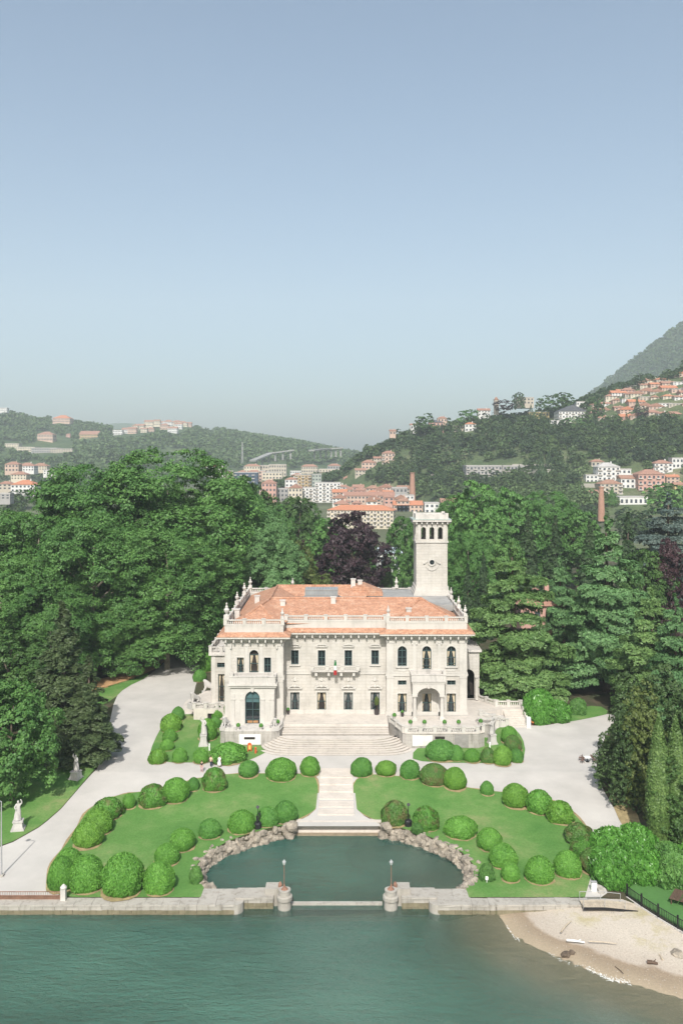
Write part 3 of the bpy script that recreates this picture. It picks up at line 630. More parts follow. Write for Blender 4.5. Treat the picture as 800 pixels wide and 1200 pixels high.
# urn finials and corner figures on the balustrade
URN = MB().box(-0.42, 0.42, -0.42, 0.42, 0, 0.7).lathe([(0.22, 0.7), (0.16, 0.85), (0.42, 1.25), (0.46, 1.5), (0.22, 1.75), (0.26, 1.9), (0.1, 2.15), (0.16, 2.35), (0.03, 2.6)], n=10).mesh('urn_finial', SG)
for x, y, s in ((-19.8, -3.6, 1.35), (-19.9, 12, 1.1), (-19.9, 24, 1.1), (-19.6, 32.7, 1.1), (-10.5, 32.8, 1.0), (2.4, 32.8, 1.0), (11.8, 32.8, 1.1), (-10.2, -3.6, 0.9), (8.2, -1.0, 0.9), (21.7, -1.0, 0.95), (21.8, 8, 1.0), (21.8, 19, 1.0)):
    inst('urn_finial', URN, villa, (x, y, 17.3), 0, (s*0.8, s*0.8, s*0.85))
# windows
for k, x in enumerate(cw):
    window(villa, x, 0.08, 3.74, 1.6, 0.3, 0, 'sheer' if k != 1 else 'open')
    window(villa, x, upc[k][2], 11.18, 1.3, 0.3, 0, 'plain' if k != 1 else 'dark')
for k, x in enumerate((RB-4.3, RB, RB+4.3)):
    window(villa, x, 0.08, 3.88, 1.6 if k != 1 else 1.78, -1.0, 0, 'curtain')
    window(villa, x, rup[k][2]+0.02, 12.18, 1.58, -1.0, 0.78, 'curtain' if k else 'plain')
for s in (-1, 1): window(villa, RB+s*4.3, 5.37, 6.19, 1.48, -1.0, 0, 'plain')
for k, x in enumerate((LW-2.33, LW, LW+2.33)): window(villa, x, 7.77, (10.78, 12.08, 10.78)[k], (1.18, 1.58, 1.18)[k], -3.6, (0, 0.78, 0)[k], ('curtain', 'open', 'plain')[k])
# surrounds, sills, pediments, reliefs
def surround(x, z0, z1, w, y, rise=0.0, sill=True, b=0.2, d=0.09):
    o, i_ = arc(w+2*b, z0, z1+b, rise + (b if rise else 0)), arc(w, z0, z1, rise); n = len(o); m = MB()
    for k in range(1, n):
        a, b_, c, e = o[k], o[(k+1) % n], i_[(k+1) % n], i_[k]
        m.add([(x+p[0], yy, p[1]) for yy in (y-d, y) for p in (a, b_, c, e)], [(0, 1, 2, 3), (0, 4, 5, 1), (2, 6, 7, 3)])
    if sill: m.box(x-w/2-0.32, x+w/2+0.32, y-0.26, y-0.003, z0-0.22, z0-0.003)
    P_(m, 'window_surround')
def pediment(x, z, w, y):
    m = MB().box(x-w/2, x+w/2, y-0.3, y-0.002, z, z+0.16)
    for s in (-1, 1):
        pts = [(x+s*w/2*(1-t*0.85), z+0.163+0.42*math.sin(t*math.pi*0.6)) for t in (0, 0.25, 0.5, 0.75, 1)]
        for (ax, az), (bx, bz) in zip(pts, pts[1:]): m.bar((ax, y-0.2, az), (bx, y-0.2, bz), 0.26, 0.16, (0, -1, 0))
        m.lathe([(0.02, 0), (0.14, 0.1), (0.02, 0.26)], (x+s*w*0.36, y-0.2, z+0.4), 6)
    m.lathe([(0.05, 0), (0.22, 0.18), (0.2, 0.4), (0.04, 0.6)], (x, y-0.2, z+0.2), 8)
    P_(m, 'pediment')
for k, x in enumerate(cw):
    surround(x, 0.08, 3.76, 1.6, 0, sill=False); surround(x, upc[k][2], 11.2, 1.32, 0, sill=k in (0, 3)); pediment(x, 4.35, 2.5, 0)
    m = MB().box(x-1.0, x+1.0, -0.28, -0.002, 11.75, 11.9)
    for i in range(8):
        a, b = math.pi*i/8, math.pi*(i+1)/8; m.bar((x-math.cos(a), -0.15, 11.903+0.38*math.sin(a)), (x-math.cos(b), -0.15, 11.903+0.38*math.sin(b)), 0.24, 0.12, (0, -1, 0))
    P_(m, 'pediment')
    P_(MB().lathe([(0.04, 0), (0.3, 0.2), (0.22, 0.55), (0.06, 0.8)], (x, -0.06, 5.6), 8, sy=0.5).lathe([(0.02, 0), (0.16, 0.2), (0.02, 0.45)], (x-0.5, -0.05, 5.65), 6, sy=0.5).lathe([(0.02, 0), (0.16, 0.2), (0.02, 0.45)], (x+0.5, -0.05, 5.65), 6, sy=0.5), 'carved_relief')
for k, x in enumerate((RB-4.3, RB, RB+4.3)):
    surround(x, 0.08, 3.9, 1.6, -1.3, sill=False); surround(x, rup[k][2], 12.2, 1.6, -1.3, 0.8, sill=k != 1, b=0.24)
    if k != 1: P_(MB().box(x-0.7, x+0.7, -1.36, -1.302, 7.75, 8.3), 'panel')
for s in (-1, 1):
    surround(RB+s*4.3, 5.36, 6.2, 1.5, -1.3, sill=False, b=0.14)
    for t in (-0.35, 0.35): P_(MB().lathe([(0.04, 0), (0.22, 0.15), (0.16, 0.5), (0.05, 0.8)], (RB+s*2.15+t, -1.36, 12.35), 8, sy=0.6), 'carved_relief')
for k, x in enumerate((LW-2.33, LW, LW+2.33)): surround(x, 7.77, (10.8, 12.1, 10.8)[k], (1.2, 1.6, 1.2)[k], -3.9, (0, 0.8, 0)[k], sill=False, b=0.18)
# pilaster strips and corner quoins
for x, w, y in ((-19.5, 1.0, -3.9), (-10.6, 1.0, -3.9), (-16.3, 0.5, -3.9), (-13.8, 0.5, -3.9), (8.5, 1.1, -1.3), (21.3, 1.2, -1.3), (RB-2.15, 0.55, -1.3), (RB+2.15, 0.55, -1.3)):
    for z0, z1 in (((0.703, 6.94), (7.63, 13.09)) if abs(x-LW) > 2 else ((7.63, 13.09),)):
        P_(MB().box(x-w/2, x+w/2, y-0.1, y-0.002, z0, z1-0.35).box(x-w/2-0.08, x+w/2+0.08, y-0.16, y-0.002, z1-0.347, z1-0.003), 'pilaster')
for x in (-19.0, -11.1): P_(MB().box(x-0.14, x+0.14, -4.3, -3.91, 12.4, 13.05), 'bracket')
# middle balcony with its flag
P_(MB().box(AX-4.1, AX+4.1, -1.35, -0.15, 7.64, 7.9), 'balcony', SG)
balustrade((AX-4.0, -1.2, 7.9), (AX+4.0, -1.2, 7.9), villa, 0.75, 'stone_smooth', post=2.7)
for x in (AX-3.3, AX-1.1, AX+1.1, AX+3.3): P_(MB().extr([(x-0.22, 6.9), (x+0.22, 6.9), (x+0.22, 7.63), (x-0.22, 7.63)], -1.1, -0.2), 'bracket')
# garden-room portico of the west wing
LF = -6.4
pw = wallface(MB(), -18.75, -11.35, 0, 6.5, LF, [(LW-1.25, LW+1.25, 0.05, 5.7, 1.25)])
pw.add([(-18.75, LF, 0), (-18.75, -3.9, 0), (-18.75, -3.9, 6.5), (-18.75, LF, 6.5)], [(3, 2, 1, 0)]).add([(-11.35, LF, 0), (-11.35, -3.9, 0), (-11.35, -3.9, 6.5), (-11.35, LF, 6.5)], [(0, 1, 2, 3)])
P_(pw, 'portico_wall')
PO = [(-18.75, LF), (-11.35, LF), (-11.35, -3.95), (-18.75, -3.95)]
P_(MB().prism(offs(PO, 0.3), 6.3, 6.62).prism(offs(PO, 0.5), 6.623, 6.9), 'portico_cornice'); P_(ringwall(MB(), PO, 0.2, -0.2, 6.9, 8.05), 'balcony_parapet', SG); P_(ringwall(MB(), PO, 0.28, -0.28, 8.053, 8.2), 'balcony_rail', SG)
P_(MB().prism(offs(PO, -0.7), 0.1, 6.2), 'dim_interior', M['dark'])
for x in (-18.5, -11.6): P_(MB().box(x-0.2, x+0.2, LF-0.28, LF+0.1, 8.203, 9.0), 'balcony_post', SG)
for x in (-18.35, -16.75, -13.35, -11.75): P_(MB().box(x-0.3, x+0.3, LF-0.14, LF-0.002, 0.5, 5.2).box(x-0.38, x+0.38, LF-0.22, LF-0.002, 4.2, 4.45).box(x-0.4, x+0.4, LF-0.2, LF-0.002, 0, 0.497), 'pilaster')
for s in (-1, 1): P_(MB().box(LW+s*2.5-0.42, LW+s*2.5+0.42, LF-0.07, LF-0.002, 0.8, 3.9), 'panel')
w_ = window(villa, LW, 0.06, 5.68, 2.46, LF+0.3, 1.23, 'blind', 'tall arched glass door with a teal blind')
MB().box(-0.9, 0.9, 0.15, 0.19, 0.05, 0.5).build('parquet_floor', M['floor_wood'], w_)
surround(LW, 0.06, 5.7, 2.5, LF, 1.25, sill=False, b=0.3, d=0.12)
P_(MB().extr([(LW-0.2, 5.55), (LW+0.2, 5.55), (LW+0.3, 6.28), (LW-0.3, 6.28)], LF-0.25, LF-0.122), 'keystone')
# columned portico of the east wing
RF = -4.4
for x in (RB-2.35, RB+2.35):
    P_(MB().box(x-0.45, x+0.45, RF-0.1, RF+0.8, 0, 0.5).lathe([(0.42, 0.5), (0.36, 0.7), (0.33, 2.0), (0.28, 3.9), (0.36, 3.95), (0.42, 4.15)], (x, RF+0.35, 0), 14).box(x-0.46, x+0.46, RF-0.11, RF+0.81, 4.153, 4.35), 'column')
    P_(MB().box(x-0.3, x+0.3, -1.42, -1.302, 0, 4.35), 'pilaster')
    P_(MB().box(x-0.3, x+0.3, RF+0.7, -1.31, 4.36, 6.38), 'entablature')
P_(wallface(MB(), RB-2.75, RB+2.75, 4.36, 6.4, RF, [(RB-1.9, RB+1.9, 4.36, 5.7, 1.34)], 0.65, False), 'portico_arch')
P_(MB().extr([(RB-0.2, 5.6), (RB+0.2, 5.6), (RB+0.32, 6.35), (RB-0.32, 6.35)], RF-0.22, RF-0.003), 'keystone')
PR = [(RB-2.85, RF-0.1), (RB+2.85, RF-0.1), (RB+2.85, -1.32), (RB-2.85, -1.32)]
P_(MB().prism(PR, 6.42, 6.75), 'portico_cornice'); P_(ringwall(MB(), PR, 0.12, -0.25, 6.753, 7.9), 'balcony_parapet', SG); P_(ringwall(MB(), PR, 0.2, -0.3, 7.903, 8.05), 'balcony_rail', SG)
for x in (RB-2.7, RB+2.7): P_(MB().box(x-0.22, x+0.22, RF-0.2, RF+0.24, 8.053, 8.7), 'balcony_post', SG)
# low side wings: west annexe and east loggia
wa = wallface(MB(), -24.1, -20.1, 0, 9.0, 7, [(-22.8, -21.6, 0.05, 5.2, 0), (-23.0, -21.4, 6.4, 7.3, 0)])
wa.add([(-24.1, 7, 0), (-24.1, 22, 0), (-24.1, 22, 9), (-24.1, 7, 9)], [(3, 2, 1, 0)][::1])
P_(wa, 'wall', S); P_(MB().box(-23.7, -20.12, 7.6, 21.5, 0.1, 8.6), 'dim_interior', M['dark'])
window(villa, -22.2, 0.07, 5.18, 1.18, 7.3, 0, 'open'); window(villa, -22.2, 6.42, 7.28, 1.58, 7.3, 0, 'plain')
P_(MB().box(-24.5, -20.12, 6.6, 22.4, 8.7, 9.1), 'cornice', SG); balustrade((-24.2, 7.0, 9.1), (-20.2, 7.0, 9.1), villa, 1.2, post=2); balustrade((-24.2, 7.3, 9.1), (-24.2, 21.5, 9.1), villa, 1.2, post=4)
P_(MB().box(-23.95, -23.3, 6.9, 6.998, 0, 8.69).box(-21.0, -20.3, 6.9, 6.998, 0, 8.69), 'pilaster')
ea = wallface(MB(), 22.02, 25.8, 0, 9.2, 9, [(22.6, 24.9, 0.02, 5.6, 1.15)])
ea.add([(25.8, 9, 0), (25.8, 21, 0), (25.8, 21, 9.2), (25.8, 9, 9.2)], [(0, 1, 2, 3)]); P_(ea, 'wall', S)
P_(MB().box(22.05, 25.4, 12, 20.5, 0, 8.8), 'dim_interior', M['dark']); P_(MB().box(22.05, 26.2, 8.6, 21.4, 8.9, 9.3), 'cornice', SG)
for x in (22.4, 25.25): P_(MB().lathe([(0.3, 0), (0.26, 0.3), (0.22, 3.9), (0.32, 4.2)], (x, 8.7, 0), 10), 'column')

# the flag: a cloth of three bands hanging from a short staff on the middle balcony
fl = empty('flag', (AX, 149.7, VZ+8.5), 0, 'green, white and red flag hanging limp on its staff at the middle balcony', 'flag')
MB().tube((0, 0, -0.7), (0.1, -0.9, 1.6), 0.03, 0.03, 6).build('staff', M['white_paint'], fl)
def cloth(z0, z1, w0, w1, name, col):
    m = MB(); n = 7
    for k in range(2):
        pass
    vs = []; fs = []
    for j in range(4):
        t = j/3
        for i in range(n): vs.append((0.07 + (w0+(w1-w0)*t)*(i/(n-1)-0.5), -0.75 + 0.1*math.sin(i*2.1+j), z0+(z1-z0)*t))
    for j in range(3):
        for i in range(n-1): fs.append((j*n+i, j*n+i+1, (j+1)*n+i+1, (j+1)*n+i))
    m.add(vs, fs).build(name, plain(name+'_cloth', col, 0.8, 0.05), fl)
cloth(1.4, 0.45, 0.3, 0.45, 'green_band', (0.03, 0.22, 0.07)); cloth(0.448, -0.35, 0.45, 0.55, 'white_band', (0.75, 0.75, 0.72)); cloth(-0.352, -1.2, 0.55, 0.55, 'red_band', (0.42, 0.04, 0.04))

# ------------------------------------------------------------------ the tower behind the east wing
tw = empty('tower', (18.5, 178.2, 3.6), 0, 'square cream stone tower with three arched belfry openings and a round window', 'tower')
def T_(mb, name, mat=SS, **k): return mb.build(name, mat, tw, **k)
Z0 = 22.3 - 3.6; H_ = 3.2
SQ = [(-H_, -H_), (H_, -H_), (H_, H_), (-H_, H_)]
def spin(mb, k):                             # quarter turns
    c, s = (1, 0, -1, 0)[k], (0, 1, 0, -1)[k]; mb.v = [(x*c-y*s, x*s+y*c, z) for x, y, z in mb.v]; return mb
T_(MB().prism(offs(SQ, 0.25), 0, Z0-0.01), 'tower_base', S)
T_(MB().prism(offs(SQ, 0.55), Z0, Z0+0.5).prism(offs(SQ, 0.38), Z0+0.503, Z0+1.1).prism(offs(SQ, 0.2), Z0+1.103, Z0+1.9), 'base_moulding')
sh = MB(); ring(sh, SQ, 0, Z0+1.9, 0, Z0+10.9); T_(sh, 'shaft', S)
T_(MB().prism(offs(SQ, 0.2), Z0+10.9, Z0+11.25), 'string_course')
for k in range(4):
    T_(spin(wallface(MB(), -H_, H_, Z0+11.25, Z0+15.0, -H_, [(x-0.48, x+0.48, Z0+11.6, Z0+14.1, 0.48) for x in (-1.72, 0, 1.72)], 0.6), k), 'belfry_wall', S)
    bb = MB()
    for x in (-2.6, -0.86, 0.86, 2.6): bb.box(x-0.22, x+0.22, -H_-0.1, -H_-0.002, Z0+11.26, Z0+14.6)
    T_(spin(bb, k), 'pilaster')
    cb = spin(MB().box(-0.14, 0.14, -H_-0.62, -H_-0.15, Z0+14.75, Z0+15.18), k).mesh('bracket', SS)
    for i in range(7): u = -3.15+i*1.05; inst('bracket', cb, tw, ((u, 0, 0), (0, u, 0))[k % 2])
T_(MB().prism(offs(SQ, -0.65), Z0+11.2, Z0+11.3), 'belfry_floor', M['lead'])
T_(MB().prism(offs(SQ, 0.15), Z0+14.6, Z0+14.9).prism(offs(SQ, 0.75), Z0+15.2, Z0+15.6), 'cornice', SG)
T_(MB().prism(offs(SQ, 0.8), Z0+15.603, Z0+15.72), 'lead_capping', plain('green_grey_lead', (0.33, 0.39, 0.36), 0.6, 0.15))
T_(ringwall(MB(), SQ, 0.0, -0.35, Z0+15.723, Z0+16.7), 'parapet', SG)
for x in (-3, 3):
    for y in (-3, 3): T_(MB().box(x-0.35, x+0.35, y-0.35, y+0.35, Z0+15.724, Z0+16.95), 'corner_pier', SG)
zo = Z0 + 6.9
oc = MB()
for i in range(20):
    a, b = 2*math.pi*i/20, 2*math.pi*(i+1)/20
    for r0, r1, y0, y1 in ((0.5, 0.78, -H_-0.22, -H_),):
        q = [(r0*math.cos(a), r0*math.sin(a)), (r0*math.cos(b), r0*math.sin(b)), (r1*math.cos(b), r1*math.sin(b)), (r1*math.cos(a), r1*math.sin(a))]
        oc.add([(u, y, zo+w) for y in (y0, y1) for u, w in q], [(0, 3, 2, 1), (0, 1, 5, 4), (3, 7, 6, 2)])
ow = T_(oc, 'round_window')
MB().add([(0.52*math.cos(2*math.pi*i/20), -H_-0.03, zo+0.52*math.sin(2*math.pi*i/20)) for i in range(20)], [tuple(range(20))]).build('pane', M['glass'], ow)
sc = MB()
for i in range(12):
    a, b = math.pi*(1.08+0.84*i/12), math.pi*(1.08+0.84*(i+1)/12)
    sc.bar((1.25*math.cos(a), -H_-0.08, zo-0.3+1.35*math.sin(a)), (1.25*math.cos(b), -H_-0.08, zo-0.3+1.35*math.sin(b)), 0.16, 0.16, (0, -1, 0))
for s in (-1, 1):
    sc.bar((s*0.7, -H_-0.1, zo+0.45), (s*1.2, -H_-0.1, zo-0.1), 0.2, 0.16, (0, -1, 0)).bar((s*1.2, -H_-0.1, zo-0.1), (s*1.75, -H_-0.1, zo-0.3), 0.2, 0.16, (0, -1, 0)).lathe([(0.02, 0), (0.22, 0.2), (0.02, 0.45)], (s*1.6, -H_-0.1, zo-0.45), 8)
    sc.bar((s*0.75, -H_-0.12, zo+0.55), (0, -H_-0.12, zo+0.95), 0.2, 0.16, (0, -1, 0))
T_(sc, 'carved_scrolls')

# ------------------------------------------------------------------ grand stair
st = empty('stone_staircase', (-0.9, 145, 2.7), 0, 'broad cream stone staircase with rounded lower steps rising to the terrace', 'staircase')
STP = M['stone_steps']
MB().box(-9.05, 8.85, -0.2, 6.02, -0.2, 2.62).build('terrace_paving', STP, st)
RIS = M['stone_riser']
for k in range(4):
    y0, zt = -2.6+0.6*k, 1.76+0.2*k
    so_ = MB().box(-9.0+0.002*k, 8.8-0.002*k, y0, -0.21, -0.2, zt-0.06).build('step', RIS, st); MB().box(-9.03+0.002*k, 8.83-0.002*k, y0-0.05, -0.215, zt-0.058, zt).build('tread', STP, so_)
def stadium(hw, yf, rad=4.6):
    pts = [(-hw, -3.0)] + [(-hw + rad*(1-math.cos(t)), min(-3.0, yf + 3.6*(1-math.sin(t)))) for t in [math.pi/2*i/10 for i in range(11)]]
    q = []
    for p in pts + [(-x, y) for x, y in pts[::-1]]:
        if not q or abs(p[0]-q[-1][0]) + abs(p[1]-q[-1][1]) > 1e-4: q.append(p)
    return q
for k in range(8):
    yf = -8.1 + 0.46*k; hw = 12.6 - 0.36*k; zt = 0.17 + 0.197*k
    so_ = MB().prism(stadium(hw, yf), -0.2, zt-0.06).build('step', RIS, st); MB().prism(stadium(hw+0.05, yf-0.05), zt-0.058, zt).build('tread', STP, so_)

# ------------------------------------------------------------------ terraces beside the stair
tl = empty('stone_terrace', (-15.2, 144, 2.9), 0, 'weathered stone terrace with low parapet under the arched garden door', 'terrace')
pl = [(-4.9, 3.2), (-4.9, -2.2), (-4.0, -3.0), (3.6, -3.0), (4.9, -2.2), (5.3, -0.6), (5.25, 3.2)]
MB().prism(pl, -0.4, 2.38).build('terrace_wall', M['stone_old'], tl); MB().prism([(x*1.02, y*1.02) for x, y in pl], 2.383, 2.5).build('coping', SG, tl)
for a, b in zip(pl, pl[1:]):
    if a[1] == b[1] == -3.0:
        for u, v in ((-4.0, -2.2), (2.4, 3.6)): MB().bar((u, -2.8, 2.75), (v, -2.8, 2.75), 0.4, 0.5).build('parapet', SG, tl)
    else: MB().bar((a[0]*0.96, a[1]*0.96, 2.75), (b[0]*0.96, b[1]*0.96, 2.75), 0.4, 0.5).build('parapet', SG, tl)
pq = MB().box(-1.7, 1.9, -3.12, -2.99, 0.25, 1.9).build('white_panel', plain('white_limewash', (0.72, 0.7, 0.66), 0.8, 0.08), tl)
MB().box(-0.85, 0.95, -3.15, -3.125, 1.1, 1.5).build('vent', M['dark'], pq)
trr = empty('stone_terrace', (15.5, 145, 2.9), 0, 'balustraded stone terrace in front of the columned portico', 'terrace')
pr = [(-7.4, 4.2), (-7.4, 1.0), (-6.2, -1.8), (-5.5, -4.6), (-4.9, -5.1), (6.9, -5.1), (8.0, -4.4), (8.1, 4.2)]
MB().prism(pr, -0.4, 2.36).build('terrace_wall', M['stone_old'], trr); MB().prism([(x*1.012, y*1.02) for x, y in pr], 2.363, 2.46).build('coping', STP, trr)
for u, v in (((-7.2, 1.0), (-5.4, -4.4)), ((-4.9, -4.9), (6.8, -4.9)), ((7.8, -4.2), (7.85, -1.2))): balustrade((*u, 2.46), (*v, 2.46), trr, 0.95, 'stone_smooth', post=2.4)
for x0, x1, z0, z1, m_, nm in ((-3.9, -0.6, 0.35, 2.1, plain('patched_limewash', (0.64, 0.62, 0.58), 0.85, 0.12), 'white_panel'), (3.0, 5.3, 0.1, 2.2, plain('grey_shutter', (0.27, 0.255, 0.24), 0.8, 0.2), 'grey_panel')): MB().box(x0, x1, -5.2, -5.09, z0, z1).build(nm, m_, trr)
MB().box(-0.2, 1.4, -5.17, -5.09, 1.5, 1.9).build('vent', M['dark'], trr)
ba = empty('stone_bastion', (24.6, 146.2, 2.9), 0, 'round old stone bastion with a small balustrade beside the terrace', 'bastion')
MB().lathe([(1.75, -0.3), (1.6, 2.3), (1.75, 2.32), (1.75, 2.5)], n=20).build('drum', M['stone_old'], ba)
for i in range(8):
    a, b = math.pi*(-0.9+i*0.2), math.pi*(-0.9+(i+1)*0.2)
    balustrade((1.5*math.cos(a), 1.5*math.sin(a), 2.5), (1.5*math.cos(b), 1.5*math.sin(b), 2.5), ba, 0.85, 'stone_smooth', posts=False)
sr_ = empty('side_staircase', (27.0, 153, 3.3), 0, 'side stair and landing with sloping balustrades east of the villa', 'staircase')
MB().prism([(-4.9, -3.4), (-2.0, -3.4), (-2.0, -1.0), (2.0, 1.0), (5.8, 1.0), (5.8, 3.2), (1.2, 3.4), (-1.6, 7.6), (-4.9, 7.6)], -0.5, 1.85).build('landing', M['stone_steps'], sr_)
MB().prism([(-1.99, -3.3), (2.1, -3.3), (2.1, 0.95), (-1.99, -0.95)], -0.5, 0.9).build('stair_wall', M['stone_grey'], sr_)
for k in range(9): MB().box(2.11+0.003*k, 5.75-0.003*k, -3.2+0.46*k, 1.02+0.003*k, -0.5, 0.16+0.18*k).build('step', STP, sr_)
for u, v in (((-2.6, -3.1, 1.85), (2.0, -3.1, 0.35)), ((-1.5, 7.3, 1.85), (1.1, 3.2, 1.85)), ((1.3, 3.1, 1.85), (5.6, 3.0, 1.85)), ((5.75, 2.8, 1.85), (5.75, -3.0, 0.2))): balustrade(u, v, sr_, 0.95, 'stone_smooth', post=2.2)
MB().box(5.4, 6.1, -3.6, -2.9, -0.2, 1.7).build('newel', M['white_paint'], sr_)
wt = empty('stone_terrace', (-23, 156, 3.2), 0, 'small side terrace with a dark cellar door west of the villa', 'terrace')
tm = wallface(MB(), -3.6, 2.9, -0.3, 2.1, -2.2, [(-1.1, 0.2, -0.2, 1.25, 0)]); tm.add([(-3.6, -2.2, -0.3), (-3.6, 8, -0.3), (-3.6, 8, 2.1), (-3.6, -2.2, 2.1)], [(3, 2, 1, 0)]); tm.add([(-3.6, -2.2, 2.1), (2.9, -2.2, 2.1), (2.9, 1.98, 2.1), (2.9, 10, 2.1), (-3.6, 10, 2.1)], [(0, 1, 2, 3, 4)])
tm.build('terrace_wall', M['stone_steps'], wt); MB().box(-1.2, 0.3, -1.75, -1.7, -0.3, 1.3).build('cellar_door', M['dark'], wt)
balustrade((-3.5, -2.0, 2.1), (2.7, -2.0, 2.1), wt, 0.95, post=2.1)
for k in range(9): MB().box(-3.61-0.42*(9-k), -3.62, 1.5+0.004*k, 9.5-0.004*k, -0.4-0.003*k, 0.2+0.21*k).build('step', STP, wt)
# ================================================================== QUAY, HARBOUR, WALKWAY
def blockmesh(name, w, d, h, seed, mat, j=0.03):
    r = random.Random(seed); m = MB().box(-w/2, w/2, 0, d, 0, h); e = lambda: r.uniform(-j, j)
    m.v = [(x + e()*0.4, y + (e() if y == 0 else 0), z + (e()*0.5 if z > 0 else 0)) for x, y, z in m.v]
    return m.mesh(name, mat)
COP = [blockmesh('coping_slab', 1.93, 2.5, 0.2, i, M['seawall']) for i in range(4)]
BLK = [blockmesh('stone_block', 1.28, 0.7, 0.42, i+9, M['seawall'], 0.05) for i in range(5)]
def quay(root, x0, x1, y, ztop=1.12, ox=0, oy=0, depth=1.55):
    MB().box(x0-ox, x1-ox, y+0.5-oy, y+depth-0.08-oy, -3.0, ztop-0.21).build('core', M['seawall'], root)
    n = round((x1-x0)/1.95); w = (x1-x0)/n
    for i in range(n): inst('coping_slab', rnd.choice(COP), root, (x0+(i+0.5)*w-ox, y-0.08-oy+rnd.uniform(-0.03, 0.03), ztop-0.2+rnd.uniform(-0.015, 0.015)), rnd.uniform(-0.006, 0.006), (w/1.95, depth/2.5, 1))
    for r in range(4):
        n = round((x1-x0)/1.3); w = (x1-x0)/n
        for i in range(n + r % 2):
            a = x0+(i-(0.5 if r % 2 else 0))*w; b = a + w; a, b = max(a, x0), min(b, x1)
            if b - a > 0.2: inst('stone_block', rnd.choice(BLK), root, ((a+b)/2-ox, y-oy+rnd.uniform(-0.03, 0.03), ztop-0.64-0.43*r), 0, ((b-a)/1.31, 1, 1), M['seawall'] if r == 0 else M['algae_stone'])
q1 = empty('sea_wall', (-12, 94, 0), 0, 'pale stone quay wall on the lake below the iron fence and the long lawn', 'sea wall')
quay(q1, -72, -15.9, 94, ox=-12, oy=94); quay(q1, -15.9, -11.8, 94, ox=-12, oy=94, depth=3.6); quay(q1, -11.8, -7.6, 95.2, 1.3, ox=-12, oy=94, depth=2.3)
q2 = empty('sea_wall', (11, 94, 0), 0, 'pale stone quay wall running from the harbour pier into the beach', 'sea wall')
quay(q2, 14.4, 27.4, 94, ox=11, oy=94); quay(q2, 10.6, 14.4, 94, ox=11, oy=94, depth=3.6); quay(q2, 6.7, 10.6, 95.2, 1.3, ox=11, oy=94, depth=2.3)
MB().lathe([(0.95, -2.5), (0.95, 1.05)], (0.2, 0.93, 0), 16).build('rounded_end', M['seawall'], q1); MB().lathe([(0.95, -2.5), (0.95, 1.05)], (-0.35, 0.93, 0), 16).build('rounded_end', M['seawall'], q2)
for x, s, lab in ((-6.35, -1, 'round stone harbour pier at the end of the long quay wall'), (5.5, 1, 'round stone harbour pier on the side towards the beach')):
    pi_ = empty('pier', (x, 95.4, 0), 0, lab, 'pier')
    MB().lathe([(0.78, -3), (0.75, 0.85), (0.78, 0.95), (0.88, 1.0), (0.88, 1.4), (0.82, 1.46), (0.78, 1.5)], n=22).build('lower_drum', M['seawall'], pi_, smooth=False)
    MB().lathe([(0.66, 1.5), (0.64, 2.0), (0.7, 2.02), (0.68, 2.12)], n=22).build('upper_drum', M['seawall'], pi_)
    MB().lathe([(0.4, 2.12), (0.3, 2.22), (0.14, 2.4)], n=12).build('rusty_cap', M['rust'], pi_)
    MB().box(min(s*0.5, s*2.2), max(s*0.5, s*2.2), 0.4, 1.9, -2.5, 1.95).build('square_block', M['seawall'], pi_)
    MB().lathe([(0.24, 1.95), (0.24, 2.2), (0.1, 2.5)], (s*0.55, 0.9, 0), 9).build('rusty_bollard', M['rust'], pi_)
    for dx, wl_ in ((2.3, 1.5), ): MB().box(min(s*dx, s*(dx+wl_)), max(s*dx, s*(dx+wl_)), -0.1, 1.8, -2.5, 1.32).build('stone_block', M['seawall'], pi_)
    lp = empty('lamp_post', (x+0.05*s, 95.4, 2.38), 0, 'slim harbour lamp on the pier at the end of the long quay wall' if s < 0 else 'slim harbour lamp on the pier towards the beach', 'lamp post')
    MB().tube((0, 0, 0), (0, 0, 2.45), 0.055, 0.04, 8).tube((0, 0, 0), (0, 0, 0.3), 0.12, 0.08, 8).build('pole', M['rust'], lp)
    MB().lathe([(0.08, 2.45), (0.14, 2.5), (0.19, 2.78)], n=6).build('lantern_glass', plain('white_lamp_glass', (0.42, 0.42, 0.4), 0.3, 0.05), lp)
    MB().lathe([(0.24, 2.782), (0.1, 2.95), (0.04, 3.0), (0.02, 3.1)], n=8).build('lantern_cap', M['grey_metal'], lp)
bm_ = empty('harbour_boom', (-0.4, 96.2, 0), 0, 'thin pale stone sill closing the harbour mouth between the two piers', 'boom')
for i in range(5): MB().box(-5.3+i*2.06, -5.3+i*2.06+2.05, -0.25, 0.25, -0.5, 0.22).build('sill_stone', M['seawall'], bm_)
